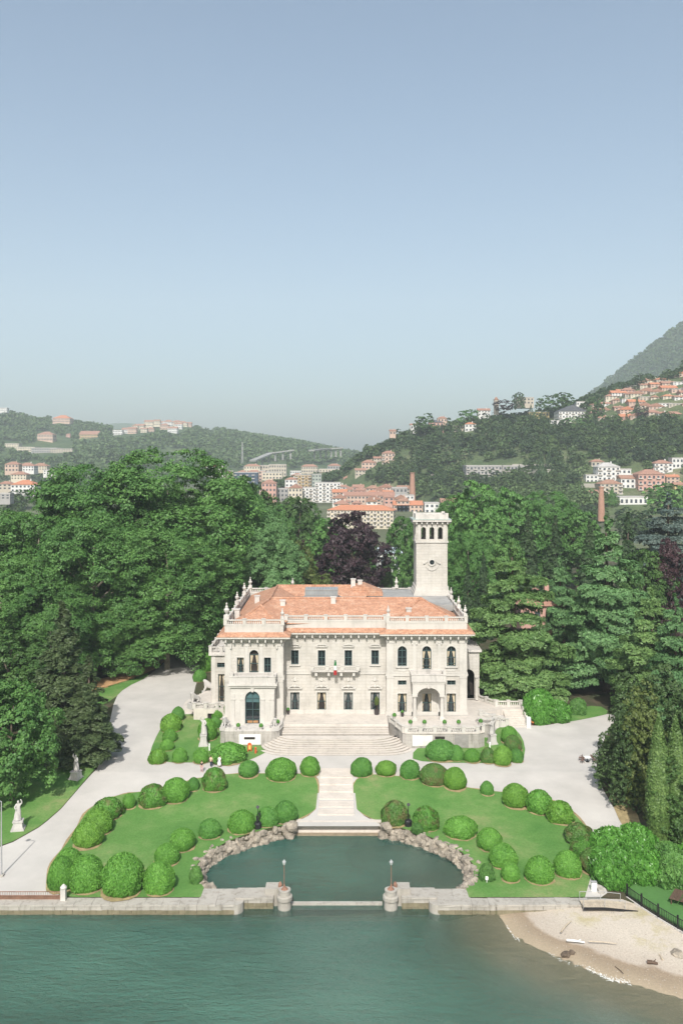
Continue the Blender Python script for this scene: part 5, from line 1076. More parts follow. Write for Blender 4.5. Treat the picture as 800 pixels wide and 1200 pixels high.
# ---- clipped bushes. (x0, x1, y0, y1 in the photo, leaf kind, form, label)
ROUND = [(0, .62), (.12, .85), (.3, .98), (.45, 1), (.62, .93), (.78, .76), (.9, .52), (.97, .27), (1, .04)]
DOME = [(0, .8), (.12, .94), (.3, 1), (.5, .97), (.68, .84), (.83, .62), (.93, .38), (1, .05)]
BM = {}
for i in range(5): BM['r%d' % i] = shell_crown('clipped_bush', 40+i, ROUND if i % 2 else DOME, 12000, 0.034, None, lump=0.05+0.015*i, k=3+i, jit=0.55, depth=0.12)
for i in range(3): BM['h%d' % i] = shell_crown('clipped_bush', 60+i, DOME, 9500, 0.05, None, lump=0.13, k=5+i, hole=0.2, depth=0.2)
for me in BM.values(): me.materials.append(FO['box'])
BUSH = [
 (62, 99, 994, 1031, 'box', 'r', 'upper half of the twin-lobed bush at the lake end of the gravel drive'), (56, 88, 1004, 1042, 'box', 'r', 'lower half of the twin-lobed bush near the fence and gravel'),
 (83, 123, 1002, 1042, 'box', 'r', 'large round bush just behind the grey stone gate post'), (118, 167, 1001, 1048, 'box', 'r', 'biggest clipped bush of the garden, close to the quay wall'), (170, 205, 1009, 1045, 'box', 'r', 'round bush near the quay wall next to the biggest bush'),
 (180, 211, 988, 1012, 'box', 'r', 'inner-row bush second from the quay along the long harbour curve'), (199, 230, 970, 995, 'box', 'r', 'round bush on the inner row above the sharpest bend of the rockwork'), (232, 260, 959, 981, 'box_dark', 'r', 'solitary round bush standing a little apart on the inner row of the long lawn'),
 (85, 120, 963, 992, 'box_yellow', 'r', 'lowest of three touching bushes along the gravel drive'), (97, 133, 947, 976, 'box_yellow', 'r', 'middle one of three touching bushes along the gravel drive'), (111, 144, 934, 958, 'box_patch', 'h', 'ragged hollowed bush topping the trio along the gravel drive'),
 (144, 160, 930, 947, 'box', 'r', 'small round bush alone beyond the ragged trio by the drive'), (162, 196, 918, 944, 'box_patch', 'h', 'broad bush with a brown hole in its flank by the drive'), (189, 222, 911, 938, 'box', 'r', 'smooth broad bush next to the one with the brown hole'), (219, 234, 911, 926, 'box_dark', 'r', 'small dark bush between the smooth broad bush and the hollow one'), (237, 267, 899, 925, 'box_patch', 'h', 'ragged hollow bush beside the walking people'),
 (279, 303, 891, 910, 'box_dark', 'r', 'low round bush on the drive edge, third from the walkway'), (311, 348, 887, 912, 'box', 'r', 'wide bush on the drive edge, second from the walkway'), (352, 375, 886, 908, 'box', 'r', 'squarish bush at the top corner of the walkway on the long lawn'),
 (266, 300, 948, 974, 'box', 'r', 'wide low bush behind the rockwork beside the black spotlight'), (300, 326, 945, 967, 'box_dark', 'r', 'round bush between the spotlight and the walkway landing'), (322, 348, 938, 963, 'box_dark', 'r', 'round bush closest to the walkway on the inner row of the long lawn'),
 (410, 437, 887, 908, 'box_dark', 'r', 'squarish dark bush at the top corner of the walkway on the beach-side lawn'), (441, 464, 891, 908, 'box_yellow', 'r', 'small yellowish bush on the drive edge, second from the walkway'), (467, 492, 890, 911, 'box_dark', 'r', 'round bush on the drive edge, third from the walkway on the beach side'), (492, 524, 894, 918, 'box_brown', 'r', 'wide bush with a brown-tinged crown on the drive edge'), (519, 547, 899, 924, 'box_yellow', 'r', 'bright bush overlapping the brown-crowned one'),
 (562, 579, 915, 931, 'box_dark', 'r', 'little dark bush standing alone at the edge of the wide gravel'), (589, 619, 918, 945, 'box_yellow', 'r', 'first and tallest of three bushes descending beside the wide gravel'), (616, 647, 925, 951, 'box', 'h', 'middle of three bushes descending beside the wide gravel'), (640, 673, 938, 963, 'box_yellow', 'h', 'last of three bushes beside the wide gravel, with a hole in its top'),
 (660, 695, 964, 987, 'box_brown', 'h', 'brown straggling bush at the outer bend of the beach-side lawn'), (669, 704, 980, 1003, 'box_patch', 'r', 'green bush between the brown bush and the dark one by the laurel hedge'), (679, 711, 994, 1022, 'box_brown', 'r', 'dark browning bush touching the laurel hedge'),
 (648, 681, 997, 1026, 'box', 'r', 'round bush at the lower corner of the beach-side lawn'), (613, 650, 1002, 1032, 'box', 'r', 'large round bush nearest the quay on the beach-side lawn'), (586, 609, 1011, 1032, 'box', 'r', 'small round bush by the rock end near the white post'), (573, 604, 988, 1015, 'box', 'r', 'round bush on the inner row above the small one'), (559, 588, 970, 995, 'box', 'r', 'round bush on the inner row at the rockwork bend on the beach side'), (520, 559, 955, 980, 'box', 'r', 'wide flat bush on the inner row of the beach-side lawn'),
 (484, 514, 944, 971, 'box_patch', 'h', 'ragged bright bush behind the rockwork beyond the black spotlight'), (447, 478, 938, 966, 'box_brown', 'h', 'half dead brown bush behind the black spotlight by the walkway'),
 (200, 216, 828, 845, 'box_dark', 'r', 'small dark bush at the back corner of the statue lawn west of the villa'), (189, 213, 836, 857, 'box_yellow', 'h', 'largest bush on the drive side of the western statue lawn'), (191, 208, 854, 869, 'box', 'r', 'small bush below the largest one on the western statue lawn'), (188, 204, 866, 879, 'box', 'r', 'flat little bush second from the front corner of the western statue lawn'), (175, 196, 877, 894, 'box_yellow', 'h', 'yellowish bush on the front corner of the western statue lawn'), (202, 220, 876, 893, 'box', 'r', 'bush on the front edge between the yellowish one and the statue'), (226, 245, 877, 894, 'box', 'r', 'bush on the front edge directly before the western statue'), (246, 289, 869, 893, 'box', 'h', 'very wide bush in front of the western terrace'),
 (230, 243, 828, 841, 'box', 'r', 'round ball bush in front of the dark cellar door'), (248, 264, 827, 843, 'box', 'r', 'tall oval bush at the corner of the west portico'), (246, 259, 839, 854, 'box_dark', 'r', 'dark bush half hidden behind the tall one by the western statue'), (232, 255, 841, 867, 'box', 'r', 'tall upright bush right behind the western statue'),
 (498, 535, 866, 890, 'box_dark', 'r', 'very wide slanting bush in front of the balustraded terrace'), (525, 543, 873, 891, 'box_dark', 'r', 'round bush next to the slanting one before the terrace'), (543, 563, 877, 893, 'box', 'r', 'flat bush second from the slanting one before the terrace'), (563, 580, 876, 894, 'box_brown', 'h', 'bush with a big brown hole before the eastern statue'), (578, 599, 874, 897, 'box_yellow', 'r', 'brightest rounded bush on the eastern statue lawn'), (597, 613, 877, 893, 'box_dark', 'r', 'small dark bush on the outer corner of the eastern statue lawn'), (590, 612, 861, 880, 'box_brown', 'r', 'brownish dark bush on the gravel side of the eastern statue lawn'), (586, 605, 851, 871, 'box', 'r', 'rearmost bush of the eastern statue lawn near the side stair'),
 (241, 262, 744, 768, 'box_dark', 'r', 'tall clipped shrub behind the west annexe'), (234, 250, 764, 788, 'box', 'r', 'clipped shrub half way down the hedge by the west annexe'), (227, 242, 784, 799, 'box_dark', 'r', 'low rounded shrub at the front end of the hedge by the west annexe')]
soilpatch = MB()
for k, (x0, x1, y0, y1, kind, form, lab) in enumerate(BUSH):
    cx, cy, w, h = (x0+x1)/2, (y0+y1)/2, x1-x0, y1-y0; X, Y, z = gp(cx, y1); zc = 1.4
    for _ in range(6):
        s = (cy-HZ)/(CH-z-zc); Y = F/s; X = (cx-400)/s; z = gz(Y); a = w/s/2
        th = math.atan((cy-HZ)/F); need = (h/s/2)**2 - (a*0.95*math.sin(th))**2; c = math.sqrt(max((0.42*a)**2, need))/math.cos(th); zc = c*0.86
    key = [q for q in BM if q[0] == form]; me = BM[key[k % len(key)]]
    o = inst('clipped_bush', me, None, (X, Y, z-0.12*c), rnd.uniform(0, 6.3) if form == 'r' else rnd.uniform(-0.4, 0.4), (a*rnd.uniform(0.95, 1.04), a*rnd.uniform(0.9, 1.08), 2*c*0.98), FO[kind]); o.rotation_euler.x = rnd.uniform(-0.09, 0.09); o.rotation_euler.y = rnd.uniform(-0.09, 0.09)
    tag(o, lab, 'bush', 'clipped box bushes on the lawns')
    n = 14; soilpatch.add([(X+a*(0.9+0.12*rnd.random())*math.cos(2*math.pi*i/n), Y-0.15+a*(0.9+0.16*rnd.random())*math.sin(2*math.pi*i/n), 0) for i in range(n)], [tuple(range(n))])
soilpatch.v = [(x, y, gz(y)+0.10) for x, y, z in soilpatch.v]
soilpatch.build('bare_ground', M['soil'], kind='structure')

# ---- free trees
PL = [broad_crown('crown', 100+i, 13.8, 39.5, 3.5, 105, 62, 0.29, (2.8, 4.7), belly=0.5, mat=FO['plane'], sub=17, full=2.8) for i in range(3)]
PT = [trunk_mesh(42, 0.8, 5+i, 15, M['bark_pale'], 9) for i in range(2)]
BR = [broad_crown('crown', 120+i, 6.4, 16, 1.6, 70, 44, 0.26, (1.3, 2.4), belly=0.42, mat=FO['plane'], sub=9, full=2.4) for i in range(3)]
BT = [trunk_mesh(17, 0.4, 15+i, 7, M['bark'], 7) for i in range(2)]
CE = [cedar_crown('crown', 140+i, 10.5, 31, (10, 12)[i], 1050, 0.33, FO['cedar'], flat=0.8, droop=0.11, power=(2.9, 1.9)[i], bare=0.1, wide=0.36, nb0=10, zj=1.25) for i in range(2)]
CT = trunk_mesh(31, 0.75, 31, 5, M['bark'], 4, 0.93)
SP = [cedar_crown('crown', 150+i, 6, 25, 24, 300, 0.27, FO['spruce'], flat=0.5, droop=0.22, power=0.95, bare=0.03) for i in range(2)]
ST = trunk_mesh(25, 0.42, 41, 2.5, M['bark'], 3, 0.95)
COLM = shell_crown('crown', 160, [(0, .55), (.08, .85), (.3, 1), (.55, .9), (.75, .66), (.9, .33), (1, .03)], 9000, 0.15, FO['cypress'], lump=0.10, k=7, depth=0.25, jit=0.4, dim=(1.7, 15))
YEW = [broad_crown('crown', 170+i, 2.9, 13.3, 0.4, 90, 22, 0.17, (0.7, 1.25), belly=0.33, mat=FO['yew'], sub=8, full=2.6) for i in range(2)]
LAU = [shell_crown('leafy_mass', 180+i, DOME, 7000, 0.075, FO['laurel'], lump=0.16, k=5+i, depth=0.3, jit=0.8) for i in range(2)]
SIZE = {}
def tree(name, label, crown, trunk, X, Y, ztop, rad, H0, R0, mat, group=None, z=None, sq=1.0, cat='tree'):
    zg = gz(Y) if z is None else z; sh = (ztop-zg)/H0; sr = rad/R0
    r = empty(name, (X, Y, zg), rnd.uniform(0, 6.28), label, cat, group); r.scale = (sr, sr*sq, sh)
    inst('crown', crown, r, mat=mat)
    if trunk: inst('trunk', trunk, r)
    return r
def ptree(kind, label, px, ptop, Y, hw, mat, i=0, group=None, name=None, z=None, cat='tree'):
    X, _, zt = atY(px, ptop, Y); rad = hw*Y/F
    t = {'plane': (PL[i % 3], PT[i % 2], 42.5, 16, 'plane_tree'), 'broad': (BR[i % 3], BT[i % 2], 17.5, 7.4, 'broadleaf_tree'), 'cedar': (CE[i % 2], CT, 31, 9.8, 'cedar_tree'), 'spruce': (SP[i % 2], ST, 25, 5.6, 'spruce_tree'), 'col': (COLM, None, 15, 1.7, 'cypress_tree'), 'yew': (YEW[i % 2], None, 14, 4.0, 'yew_tree')}[kind]
    return tree(name or t[4], label, t[0], t[1], X, Y, zt, rad, t[2], t[3], FO[mat], group, z, cat=cat)
G1 = 'giant plane trees west of the villa'
for i, (px, pt, Y, hw, mat, lab) in enumerate([
    (196, 527, 212, 88, 'plane', 'tallest giant plane tree, crowning the great dome west of the villa'), (118, 536, 206, 84, 'plane', 'giant plane tree forming the western shoulder of the great dome'), (45, 592, 196, 68, 'plane', 'giant plane tree at the low outer edge of the great dome'), (110, 600, 186, 66, 'plane', 'broad plane tree standing in front of the dome above the spruce'),
    (196, 612, 190, 62, 'plane', 'front plane tree whose low boughs hang over the bark mulch bed'), (-30, 602, 200, 68, 'plane', 'plane tree cut by the picture edge beyond the spruce'), (0, 650, 176, 55, 'plane', 'dark plane tree at the picture edge behind the low dark tree'), (250, 556, 224, 62, 'plane', 'plane tree at the villa side of the great dome'),
    (150, 560, 222, 80, 'plane', 'plane tree at the back in the middle of the great dome'), (245, 640, 200, 48, 'plane', 'smaller plane tree at the end of the drive beside the flower bed'), (60, 680, 172, 46, 'plane', 'smaller plane tree directly behind the tall spruce'), (150, 690, 184, 36, 'plane', 'small plane tree with boughs to the ground beside the mulch bed')]):
    ptree('plane', lab, px, pt, Y, hw, mat, i, G1)
ptree('plane', 'pale silvery-green tree between the great dome and the villa', 294, 588, 214, 44, 'silver', 1); ptree('plane', 'silvery-green lower tree directly behind the west balustrade', 318, 618, 208, 36, 'silver', 2); ptree('broad', 'olive-tinted tree beside the silvery one behind the roof', 342, 628, 232, 26, 'olive', 1)
ptree('broad', 'dark conifer-like tree rising behind the silvery tree', 283, 556, 262, 34, 'dark', 0); ptree('broad', 'dark spreading tree in front of the pink apartment block', 302, 566, 300, 26, 'dark', 2); ptree('broad', 'dark layered tree below the white apartment block', 350, 578, 320, 27, 'dark', 1); ptree('broad', 'mid-green tree left in the gap before the orange roof', 326, 590, 290, 22, 'plane', 2); ptree('broad', 'reddish dark shrubby tree between the layered tree and the beech', 366, 622, 300, 16, 'red', 0)
ptree('broad', 'tall pale green tree leaning behind the copper beech', 386, 603, 270, 26, 'fresh', 1); ptree('broad', 'great dark purple copper beech behind the villa roof', 413, 598, 252, 40, 'purple', 0, name='copper_beech_tree'); ptree('broad', 'low yellow-green rounded tree peeping over the roof', 378, 672, 226, 26, 'olive', 2); ptree('broad', 'dense green tree between the beech and the tower', 472, 602, 300, 19, 'plane', 1); ptree('broad', 'green tree behind the beech near the greenhouse', 440, 640, 345, 9, 'fresh', 0); ptree('col', 'small cone-shaped shrub on the lawn beside the copper beech', 452, 652, 268, 9, 'yew', 0, name='conical_shrub', cat='shrub')
ptree('broad', 'dark tree filling the gap behind the pale green one', 360, 600, 345, 24, 'dark', 0); ptree('broad', 'green tree below the long orange roof', 396, 614, 350, 16, 'plane', 2); ptree('broad', 'dark green tree beyond the greenhouse', 492, 606, 350, 20, 'dark', 1)
# east side
ptree('cedar', 'broad bright green cedar with layered boughs close to the villa', 602, 640, 166, 63, 'cedar_bright', 0); ptree('cedar', 'tallest tiered cedar with dense pointed crown east of the villa', 712, 610, 172, 64, 'cedar', 1)
ptree('cedar', 'yellow-green fir half in front of the tallest cedar', 762, 690, 154, 52, 'cedar_bright', 1); ptree('cedar', 'fresh green conifer behind the cypresses at the picture edge', 792, 700, 148, 42, 'cedar', 0); ptree('cedar', 'cedar lower and further back between the two big cedars', 655, 655, 185, 36, 'cedar', 1)
ptree('broad', 'dark red-leaved tree between cedar and picture edge', 784, 630, 215, 27, 'red', 0); ptree('cedar', 'grey-blue spreading cedar in front of the hillside houses', 782, 582, 262, 52, 'blue', 0); ptree('broad', 'dark tree behind the tallest cedar', 755, 640, 215, 32, 'dark', 1)
for i, (px, pt, Y, hw, mat, lab) in enumerate([(556, 562, 280, 34, 'fresh', 'bright green tree just right behind the tower top'), (548, 620, 240, 26, 'fresh', 'bright green tree against the tower shaft'), (596, 570, 300, 34, 'fresh', 'bright green tree second from the tower'), (640, 576, 310, 34, 'fresh', 'bright green tree third from the tower'), (676, 594, 305, 30, 'plane', 'green tree at the end of the bright row'), (535, 580, 330, 26, 'plane', 'green tree half hidden by the tower'), (580, 606, 262, 26, 'plane', 'mid-green tree in front of the bright row')]): ptree('plane' if i % 2 else 'broad', lab, px, pt, Y, hw, mat, i)
for i, (px, pt, Y, hw, mat, lab) in enumerate([(618, 598, 268, 26, 'fir', 'dark fir behind the layered bright cedar'), (650, 604, 258, 26, 'fir', 'dark fir left of the tallest cedar'), (690, 610, 250, 26, 'fir', 'dark fir hidden behind the tallest cedar'), (548, 660, 216, 20, 'fir', 'dark fir standing close to the tower foot'), (566, 646, 222, 18, 'fir', 'second dark fir from the tower foot'), (735, 600, 262, 26, 'fir', 'dark fir beside the grey-blue cedar'), (636, 596, 320, 20, 'fir', 'tall thin fir in front of the white hillside palace')]): ptree('spruce', lab, px, pt, Y, hw, mat, i)
for i, (px, pt, Y, hw, lab) in enumerate([(660, 690, 200, 40, 'shady tree in the dark hollow between the cedars'), (700, 700, 196, 40, 'shady tree behind the dark gravel corner'), (745, 740, 172, 34, 'dark tree behind the clipped yew mass'), (790, 745, 156, 36, 'dark tree over the cypresses at the picture edge'), (630, 700, 205, 36, 'shady tree behind the pink lodge')]): ptree('broad', lab, px, pt, Y, hw, 'dark', i)
# west foreground
ptree('spruce', 'tall dark spruce with drooping boughs beside the drive', 74, 704, 138, 60, 'spruce', 0); ptree('spruce', 'shorter dark spruce leaning over the drive by the statue', 104, 768, 134, 42, 'spruce', 1, z=4.2); ptree('broad', 'low broadleaf tree at the picture edge behind a statue', 14, 795, 121, 50, 'plane', 1); ptree('broad', 'dark undergrowth tree between the spruce and picture edge', 10, 735, 150, 50, 'dark', 2); ptree('broad', 'dark small tree at the picture edge under the plane trees', -40, 800, 128, 40, 'dark', 0)
# east foreground: clipped and columnar evergreens
for i, (kind, px, pt, pb, hw, mat, lab) in enumerate([('col', 771, 836, 992, 14, 'cypress', 'slim pointed cypress standing second from the picture edge'), ('col', 791, 838, 990, 15, 'cypress', 'slim pointed cypress at the very picture edge'), ('yew', 712, 858, 932, 17, 'yew', 'low rounded dark yew closest to the gravel'), ('yew', 733, 830, 955, 19, 'yew', 'narrow rounded yew column second from the gravel'), ('yew', 752, 800, 958, 24, 'olive', 'broad brownish-green yew mass in the middle of the clump'), ('yew', 735, 785, 925, 24, 'yew', 'tall yew behind the gravel bend'), ('yew', 786, 880, 1003, 25, 'dark', 'big dark conical yew in front of the cypresses'), ('yew', 775, 775, 940, 34, 'yew', 'dark yew behind the pair of cypresses'), ('yew', 806, 800, 960, 30, 'yew', 'dark yew cut by the picture edge')]):
    X, Y, z = gp(px, pb); Y += hw*Y/F*(0.6 if kind == 'yew' else -0.6); X = (px-400)*Y/F; ptree(kind, lab, px, pt, Y, hw, mat, i, z=gz(Y)-0.2)
# hedges and leafy shrubs
lh = empty('laurel_hedge', (36, 99, 1.2), 0, 'bright glossy laurel hedge along the top of the beach', 'hedge')
for i, (x, y, zt, rx, ry) in enumerate([(-4.6, 0.2, 4.3, 2.7, 2.3), (-1.2, 1.2, 4.6, 2.9, 2.4), (-3.2, 4.2, 4.6, 2.8, 2.6), (-0.2, 5.0, 4.7, 2.6, 2.4), (2.2, 0.2, 4.2, 2.7, 2.3), (5.2, 0.6, 4.6, 2.9, 2.4), (8.4, 0.8, 4.4, 2.9, 2.4), (2.8, 2.9, 3.4, 2.2, 2.0), (11.5, 1, 4.4, 2.8, 2.4), (-5.2, 2.2, 3.2, 1.8, 1.8)]):
    inst('leafy_mass', LAU[i % 2], lh, (x, y, -0.2), rnd.uniform(0, 6), (rx, ry, zt), FO['laurel'] if i not in (4, 7) else FO['fresh'])
for px, pb, hw, pt, lab in ((632, 848, 20, 812, 'glossy large-leaved shrub beside the side stair'), (653, 847, 16, 824, 'glossy large-leaved shrub on the gravel edge'), (617, 826, 12, 806, 'pale green shrub behind the side stair newel'), (677, 838, 10, 820, 'small shrub alone near the dark gravel corner'), (648, 828, 12, 806, 'shrub at the foot of the pink lodge')):
    X, Y, z = gp(px, pb); s = F/Y; h = (pb-pt)/s*1.05; Y += hw/s*0.6; o = inst('leafy_shrub', LAU[rnd.randint(0, 1)], None, ((px-400)*Y/F, Y, z-0.1), rnd.uniform(0, 6), (hw/s, hw/s, h), FO['laurel'] if hw > 15 else FO['fresh']); tag(o, lab, 'shrub')
for px, pb, hw, pt, lab in ((229, 1036, 8, 1017, 'leafy tuft growing on the rocks of the long harbour curve'), (571, 1033, 9, 1014, 'leafy tuft growing on the rocks on the beach side'), (268, 852, 6, 838, 'small leafy plant on the corner of the west terrace'), (88, 1042, 7, 1030, 'dry brown tuft behind the grey gate post'), (489, 977, 7, 966, 'small green tuft spilling over the rockwork by the spotlight')):
    X, Y, z = gp(px, pb); s = F/Y; zz = z if px != 268 else 5.3; o = inst('leafy_plant', LAU[0], None, (X, Y+0.4, zz), rnd.uniform(0, 6), (hw/s, hw/s, (pb-pt)/s), FO['box_brown'] if px == 88 else FO['fresh']); tag(o, lab, 'plant')
FL = foliage('mauve_hydrangea', (0.05, 0.08, 0.04), (0.12, 0.14, 0.09), tip=(0.42, 0.28, 0.45)); FL2 = foliage('cream_hydrangea', (0.06, 0.11, 0.04), (0.16, 0.2, 0.1), tip=(0.6, 0.58, 0.42))
for px, pb, hw, pt, m_, lab in ((218, 768, 10, 750, FL, 'mauve flowering shrub at the shady end of the drive'), (232, 767, 9, 750, FL2, 'cream flowering shrub beside the mauve one')):
    X, Y, z = gp(px, pb); s = F/Y; o = inst('flowering_shrub', LAU[1], None, (X, Y+1, z), 0, (hw/s, hw/s, (pb-pt)/s), m_); tag(o, lab, 'shrub')
# ================================================================== TOWN AND HILLSIDES
import re
vr = random.Random(11)
ORD = 'first second third fourth fifth sixth seventh eighth ninth tenth eleventh twelfth thirteenth fourteenth fifteenth sixteenth seventeenth eighteenth nineteenth twentieth'.split()
WM = {}
def wallmat(key, col):
    if key not in WM: WM[key] = plain(key + '_render', col, 0.9, 0.1, 0.15, fine=1.2, bs=0.1)
    return WM[key]
COL = {'white': (0.62, 0.61, 0.59), 'cream': (0.55, 0.49, 0.39), 'beige': (0.45, 0.40, 0.33), 'pink': (0.48, 0.29, 0.24), 'salmon': (0.50, 0.37, 0.30), 'ochre': (0.42, 0.31, 0.18), 'yellow': (0.55, 0.44, 0.21), 'grey': (0.33, 0.32, 0.31), 'greygreen': (0.33, 0.36, 0.32), 'navy': (0.06, 0.09, 0.14), 'brown': (0.30, 0.2, 0.14), 'brick': (0.36, 0.205, 0.15)}
RM = {'tile': rooftile('town_roof_tiles', (0.31, 0.17, 0.125), 0.25), 'orange': rooftile('fresh_orange_roof_tiles', (0.44, 0.185, 0.105), 0.12), 'brown': rooftile('old_brown_roof_tiles', (0.30, 0.17, 0.12), 0.25), 'flat': plain('flat_roof_gravel', (0.42, 0.40, 0.38), 0.9, 0.12, 0.2), 'slate': plain('dark_slate', (0.10, 0.105, 0.12), 0.7, 0.2, 0.5)}
WIN = plain('far_window_glass', (0.06, 0.07, 0.085), 0.25, 0.2, 0.3, spec=0.5); BALC = plain('balcony_render', (0.5, 0.46, 0.42), 0.9, 0.1, 0.2)
FOOT = []
def house(px, pb, Y, wpx, hpx, wall='white', roof='tile', kind='hip', label=None, group=None, rows=3, cols=None, depth=None, rz=0.0, name='house', cat='house', pitch=0.26, balcony=False, z=None):
    X, _, zb = atY(px, pb, Y)
    if z is not None: zb = z
    w = wpx*Y/F; h = hpx*Y/F; d = depth or max(8, w*0.75); Y += d/2; X = px_w = (px-400)*(Y-d/2)/F
    r = empty(name, (X, Y, zb), rz, label, cat, group); FOOT.append((px, pb, wpx, hpx, Y))
    wm = wallmat(wall, COL[wall])
    MB().box(-w/2, w/2, -d/2, d/2, -4, h).build('wall', wm, r)
    o = 0.6; rh = min(w, d)*pitch
    if kind == 'hip':
        k = max(0, (w-d)/2) if w > d else 0; k2 = max(0, (d-w)/2)
        m = MB().add([(-w/2-o, -d/2-o, h), (w/2+o, -d/2-o, h), (w/2+o, d/2+o, h), (-w/2-o, d/2+o, h), (-k, -k2, h+rh), (k+0.01, k2+0.01, h+rh)], [(0, 1, 5, 4) if k else (0, 1, 4), (2, 3, 4, 5) if k else (2, 3, 5), (1, 2, 5) if k else (1, 2, 5, 4), (3, 0, 4) if k else (3, 0, 4, 5), (3, 2, 1, 0)])
    elif kind == 'gable': m = MB().add([(-w/2-o, -d/2-o, h), (w/2+o, -d/2-o, h), (w/2+o, d/2+o, h), (-w/2-o, d/2+o, h), (-w/2-o, 0, h+rh), (w/2+o, 0, h+rh)], [(0, 1, 5, 4), (2, 3, 4, 5), (1, 2, 5), (3, 0, 4), (3, 2, 1, 0)])
    elif kind == 'front': m = MB().add([(-w/2-o, -d/2-o, h), (w/2+o, -d/2-o, h), (w/2+o, d/2+o, h), (-w/2-o, d/2+o, h), (0, -d/2-o, h+rh*1.2), (0, d/2+o, h+rh*1.2)], [(0, 4, 5, 3), (1, 2, 5, 4), (0, 1, 4), (2, 3, 5), (3, 2, 1, 0)])
    else: m = MB().box(-w/2-0.2, w/2+0.2, -d/2-0.2, d/2+0.2, h, h+0.7)
    ro = m.build('roof', RM[roof], r)
    if kind != 'flat': MB().box(w*0.18, w*0.18+0.9, -0.3, 0.7, h+rh*0.3, h+rh+0.9).build('chimney', wm, ro)
    cols = cols or max(2, int(w/3.4)); wb = MB(); sb = MB()
    for j in range(rows):
        z0 = h*(j+0.28)/rows; hh = h/rows*0.48
        for i in range(cols):
            x = -w/2 + w*(i+0.5)/cols; ww = w/cols*0.24; wb.box(x-ww, x+ww, -d/2-0.06, -d/2+0.1, z0, z0+hh)
            if balcony and i % 2 == 0: sb.box(x-ww*2, x+ww*2, -d/2-1.3, -d/2-0.01, z0-0.35, z0+0.55)
        nd = max(1, int(d/4))
        for s in (-1, 1):
            for i in range(nd): y = -d/2 + d*(i+0.5)/nd; wb.box(s*w/2-0.06, s*w/2+0.06, y-0.6, y+0.6, z0, z0+hh)
    wb.build('window', WIN, r, kind='stuff')
    if sb.v: sb.build('balcony', BALC, r, kind='stuff')
    return r
def hit(px, py, fn, Y0, Y1, default):
    Y = np.arange(Y0, Y1, 4.0); X = (px-400)*Y/F; z = CH-(py-HZ)*Y/F; ok = fn(X, Y) >= z
    return float(Y[np.argmax(ok)]) + 0.013*(px % 7) if ok.any() else (default + 0.37*(px % 29) if default else 0)

TOWN = [ # px, base, Y, w, h, wall, roof, kind, rows, label
 (288, 574, 1000, 28, 20, 'navy', 'flat', 'flat', 5, 'dark blue glass-fronted block at the west end of the town', 1), (307, 572, 1030, 8, 20, 'salmon', 'flat', 'flat', 5, 'narrow pinkish stair block between the dark blue and the cream one', 0), (319, 574, 1010, 23, 20, 'cream', 'flat', 'flat', 5, 'long cream apartment block beside the dark blue one', 0), (315, 588, 860, 17, 22, 'pink', 'tile', 'hip', 4, 'pink apartment block in front of the cream one', 0),
 (341, 580, 930, 14, 18, 'white', 'tile', 'hip', 4, 'small white house with tiled roof in the middle of the town', 0), (355, 576, 980, 19, 19, 'ochre', 'flat', 'flat', 5, 'ochre brown block with balconies in the town centre', 1), (371, 576, 970, 11, 20, 'greygreen', 'flat', 'flat', 5, 'grey-green block next to the ochre one', 0), (386, 572, 1020, 24, 22, 'cream', 'flat', 'flat', 6, 'tallest cream apartment block at the foot of the hill', 1), (384, 588, 860, 30, 22, 'white', 'flat', 'flat', 5, 'big bright white apartment block with a balcony column', 1),
 (346, 588, 850, 16, 16, 'cream', 'tile', 'front', 3, 'cream gabled house in front of the small white one', 0), (362, 588, 870, 17, 16, 'white', 'flat', 'flat', 4, 'low white block with long strip balconies', 1), (331, 588, 880, 13, 15, 'grey', 'flat', 'flat', 3, 'low grey building beside the pink block', 0), (262, 560, 1250, 22, 8, 'grey', 'flat', 'flat', 2, 'long low grey shed far off behind the great dome of trees', 0), (248, 556, 1300, 12, 9, 'white', 'orange', 'gable', 2, 'far shed with a red-orange gable at the edge of the great dome', 0),
 (360, 562, 1350, 40, 10, 'white', 'flat', 'flat', 3, 'long pale block far behind the ochre one', 0), (404, 600, 760, 14, 12, 'beige', 'tile', 'hip', 3, 'beige house at the end of the long orange roof', 0),
 (432, 590, 800, 60, 9, 'salmon', 'tile', 'gable', 2, 'wide salmon building with several dull red roofs', 0), (418, 582, 900, 26, 8, 'beige', 'tile', 'hip', 2, 'beige house with a red hip roof under the hill spur', 0), (445, 584, 860, 26, 7, 'salmon', 'tile', 'front', 2, 'gabled salmon workshop by the factory chimney', 0), (410, 570, 980, 16, 10, 'pink', 'tile', 'hip', 2, 'pink house low on the spur near the small brick chimney', 0), (421, 562, 1000, 14, 8, 'white', 'tile', 'gable', 2, 'white house on the spur with a red roof', 0), (408, 560, 1040, 10, 8, 'salmon', 'tile', 'hip', 2, 'salmon house at the tip of the spur', 0),
 (471, 590, 800, 28, 9, 'white', 'flat', 'flat', 2, 'white factory hall with a pale roof beside the tall brick chimney', 0), (478, 601, 730, 34, 9, 'salmon', 'orange', 'gable', 2, 'salmon hall with an orange roof below the factory', 0), (506, 602, 720, 17, 12, 'white', 'flat', 'flat', 2, 'white cube house behind the tower top', 0), (526, 597, 740, 18, 8, 'beige', 'tile', 'gable', 2, 'beige house with a tiled roof half hidden by the tower', 0), (468, 578, 850, 18, 6, 'grey', 'flat', 'flat', 1, 'grey saw-roofed workshop at the chimney foot', 0)]
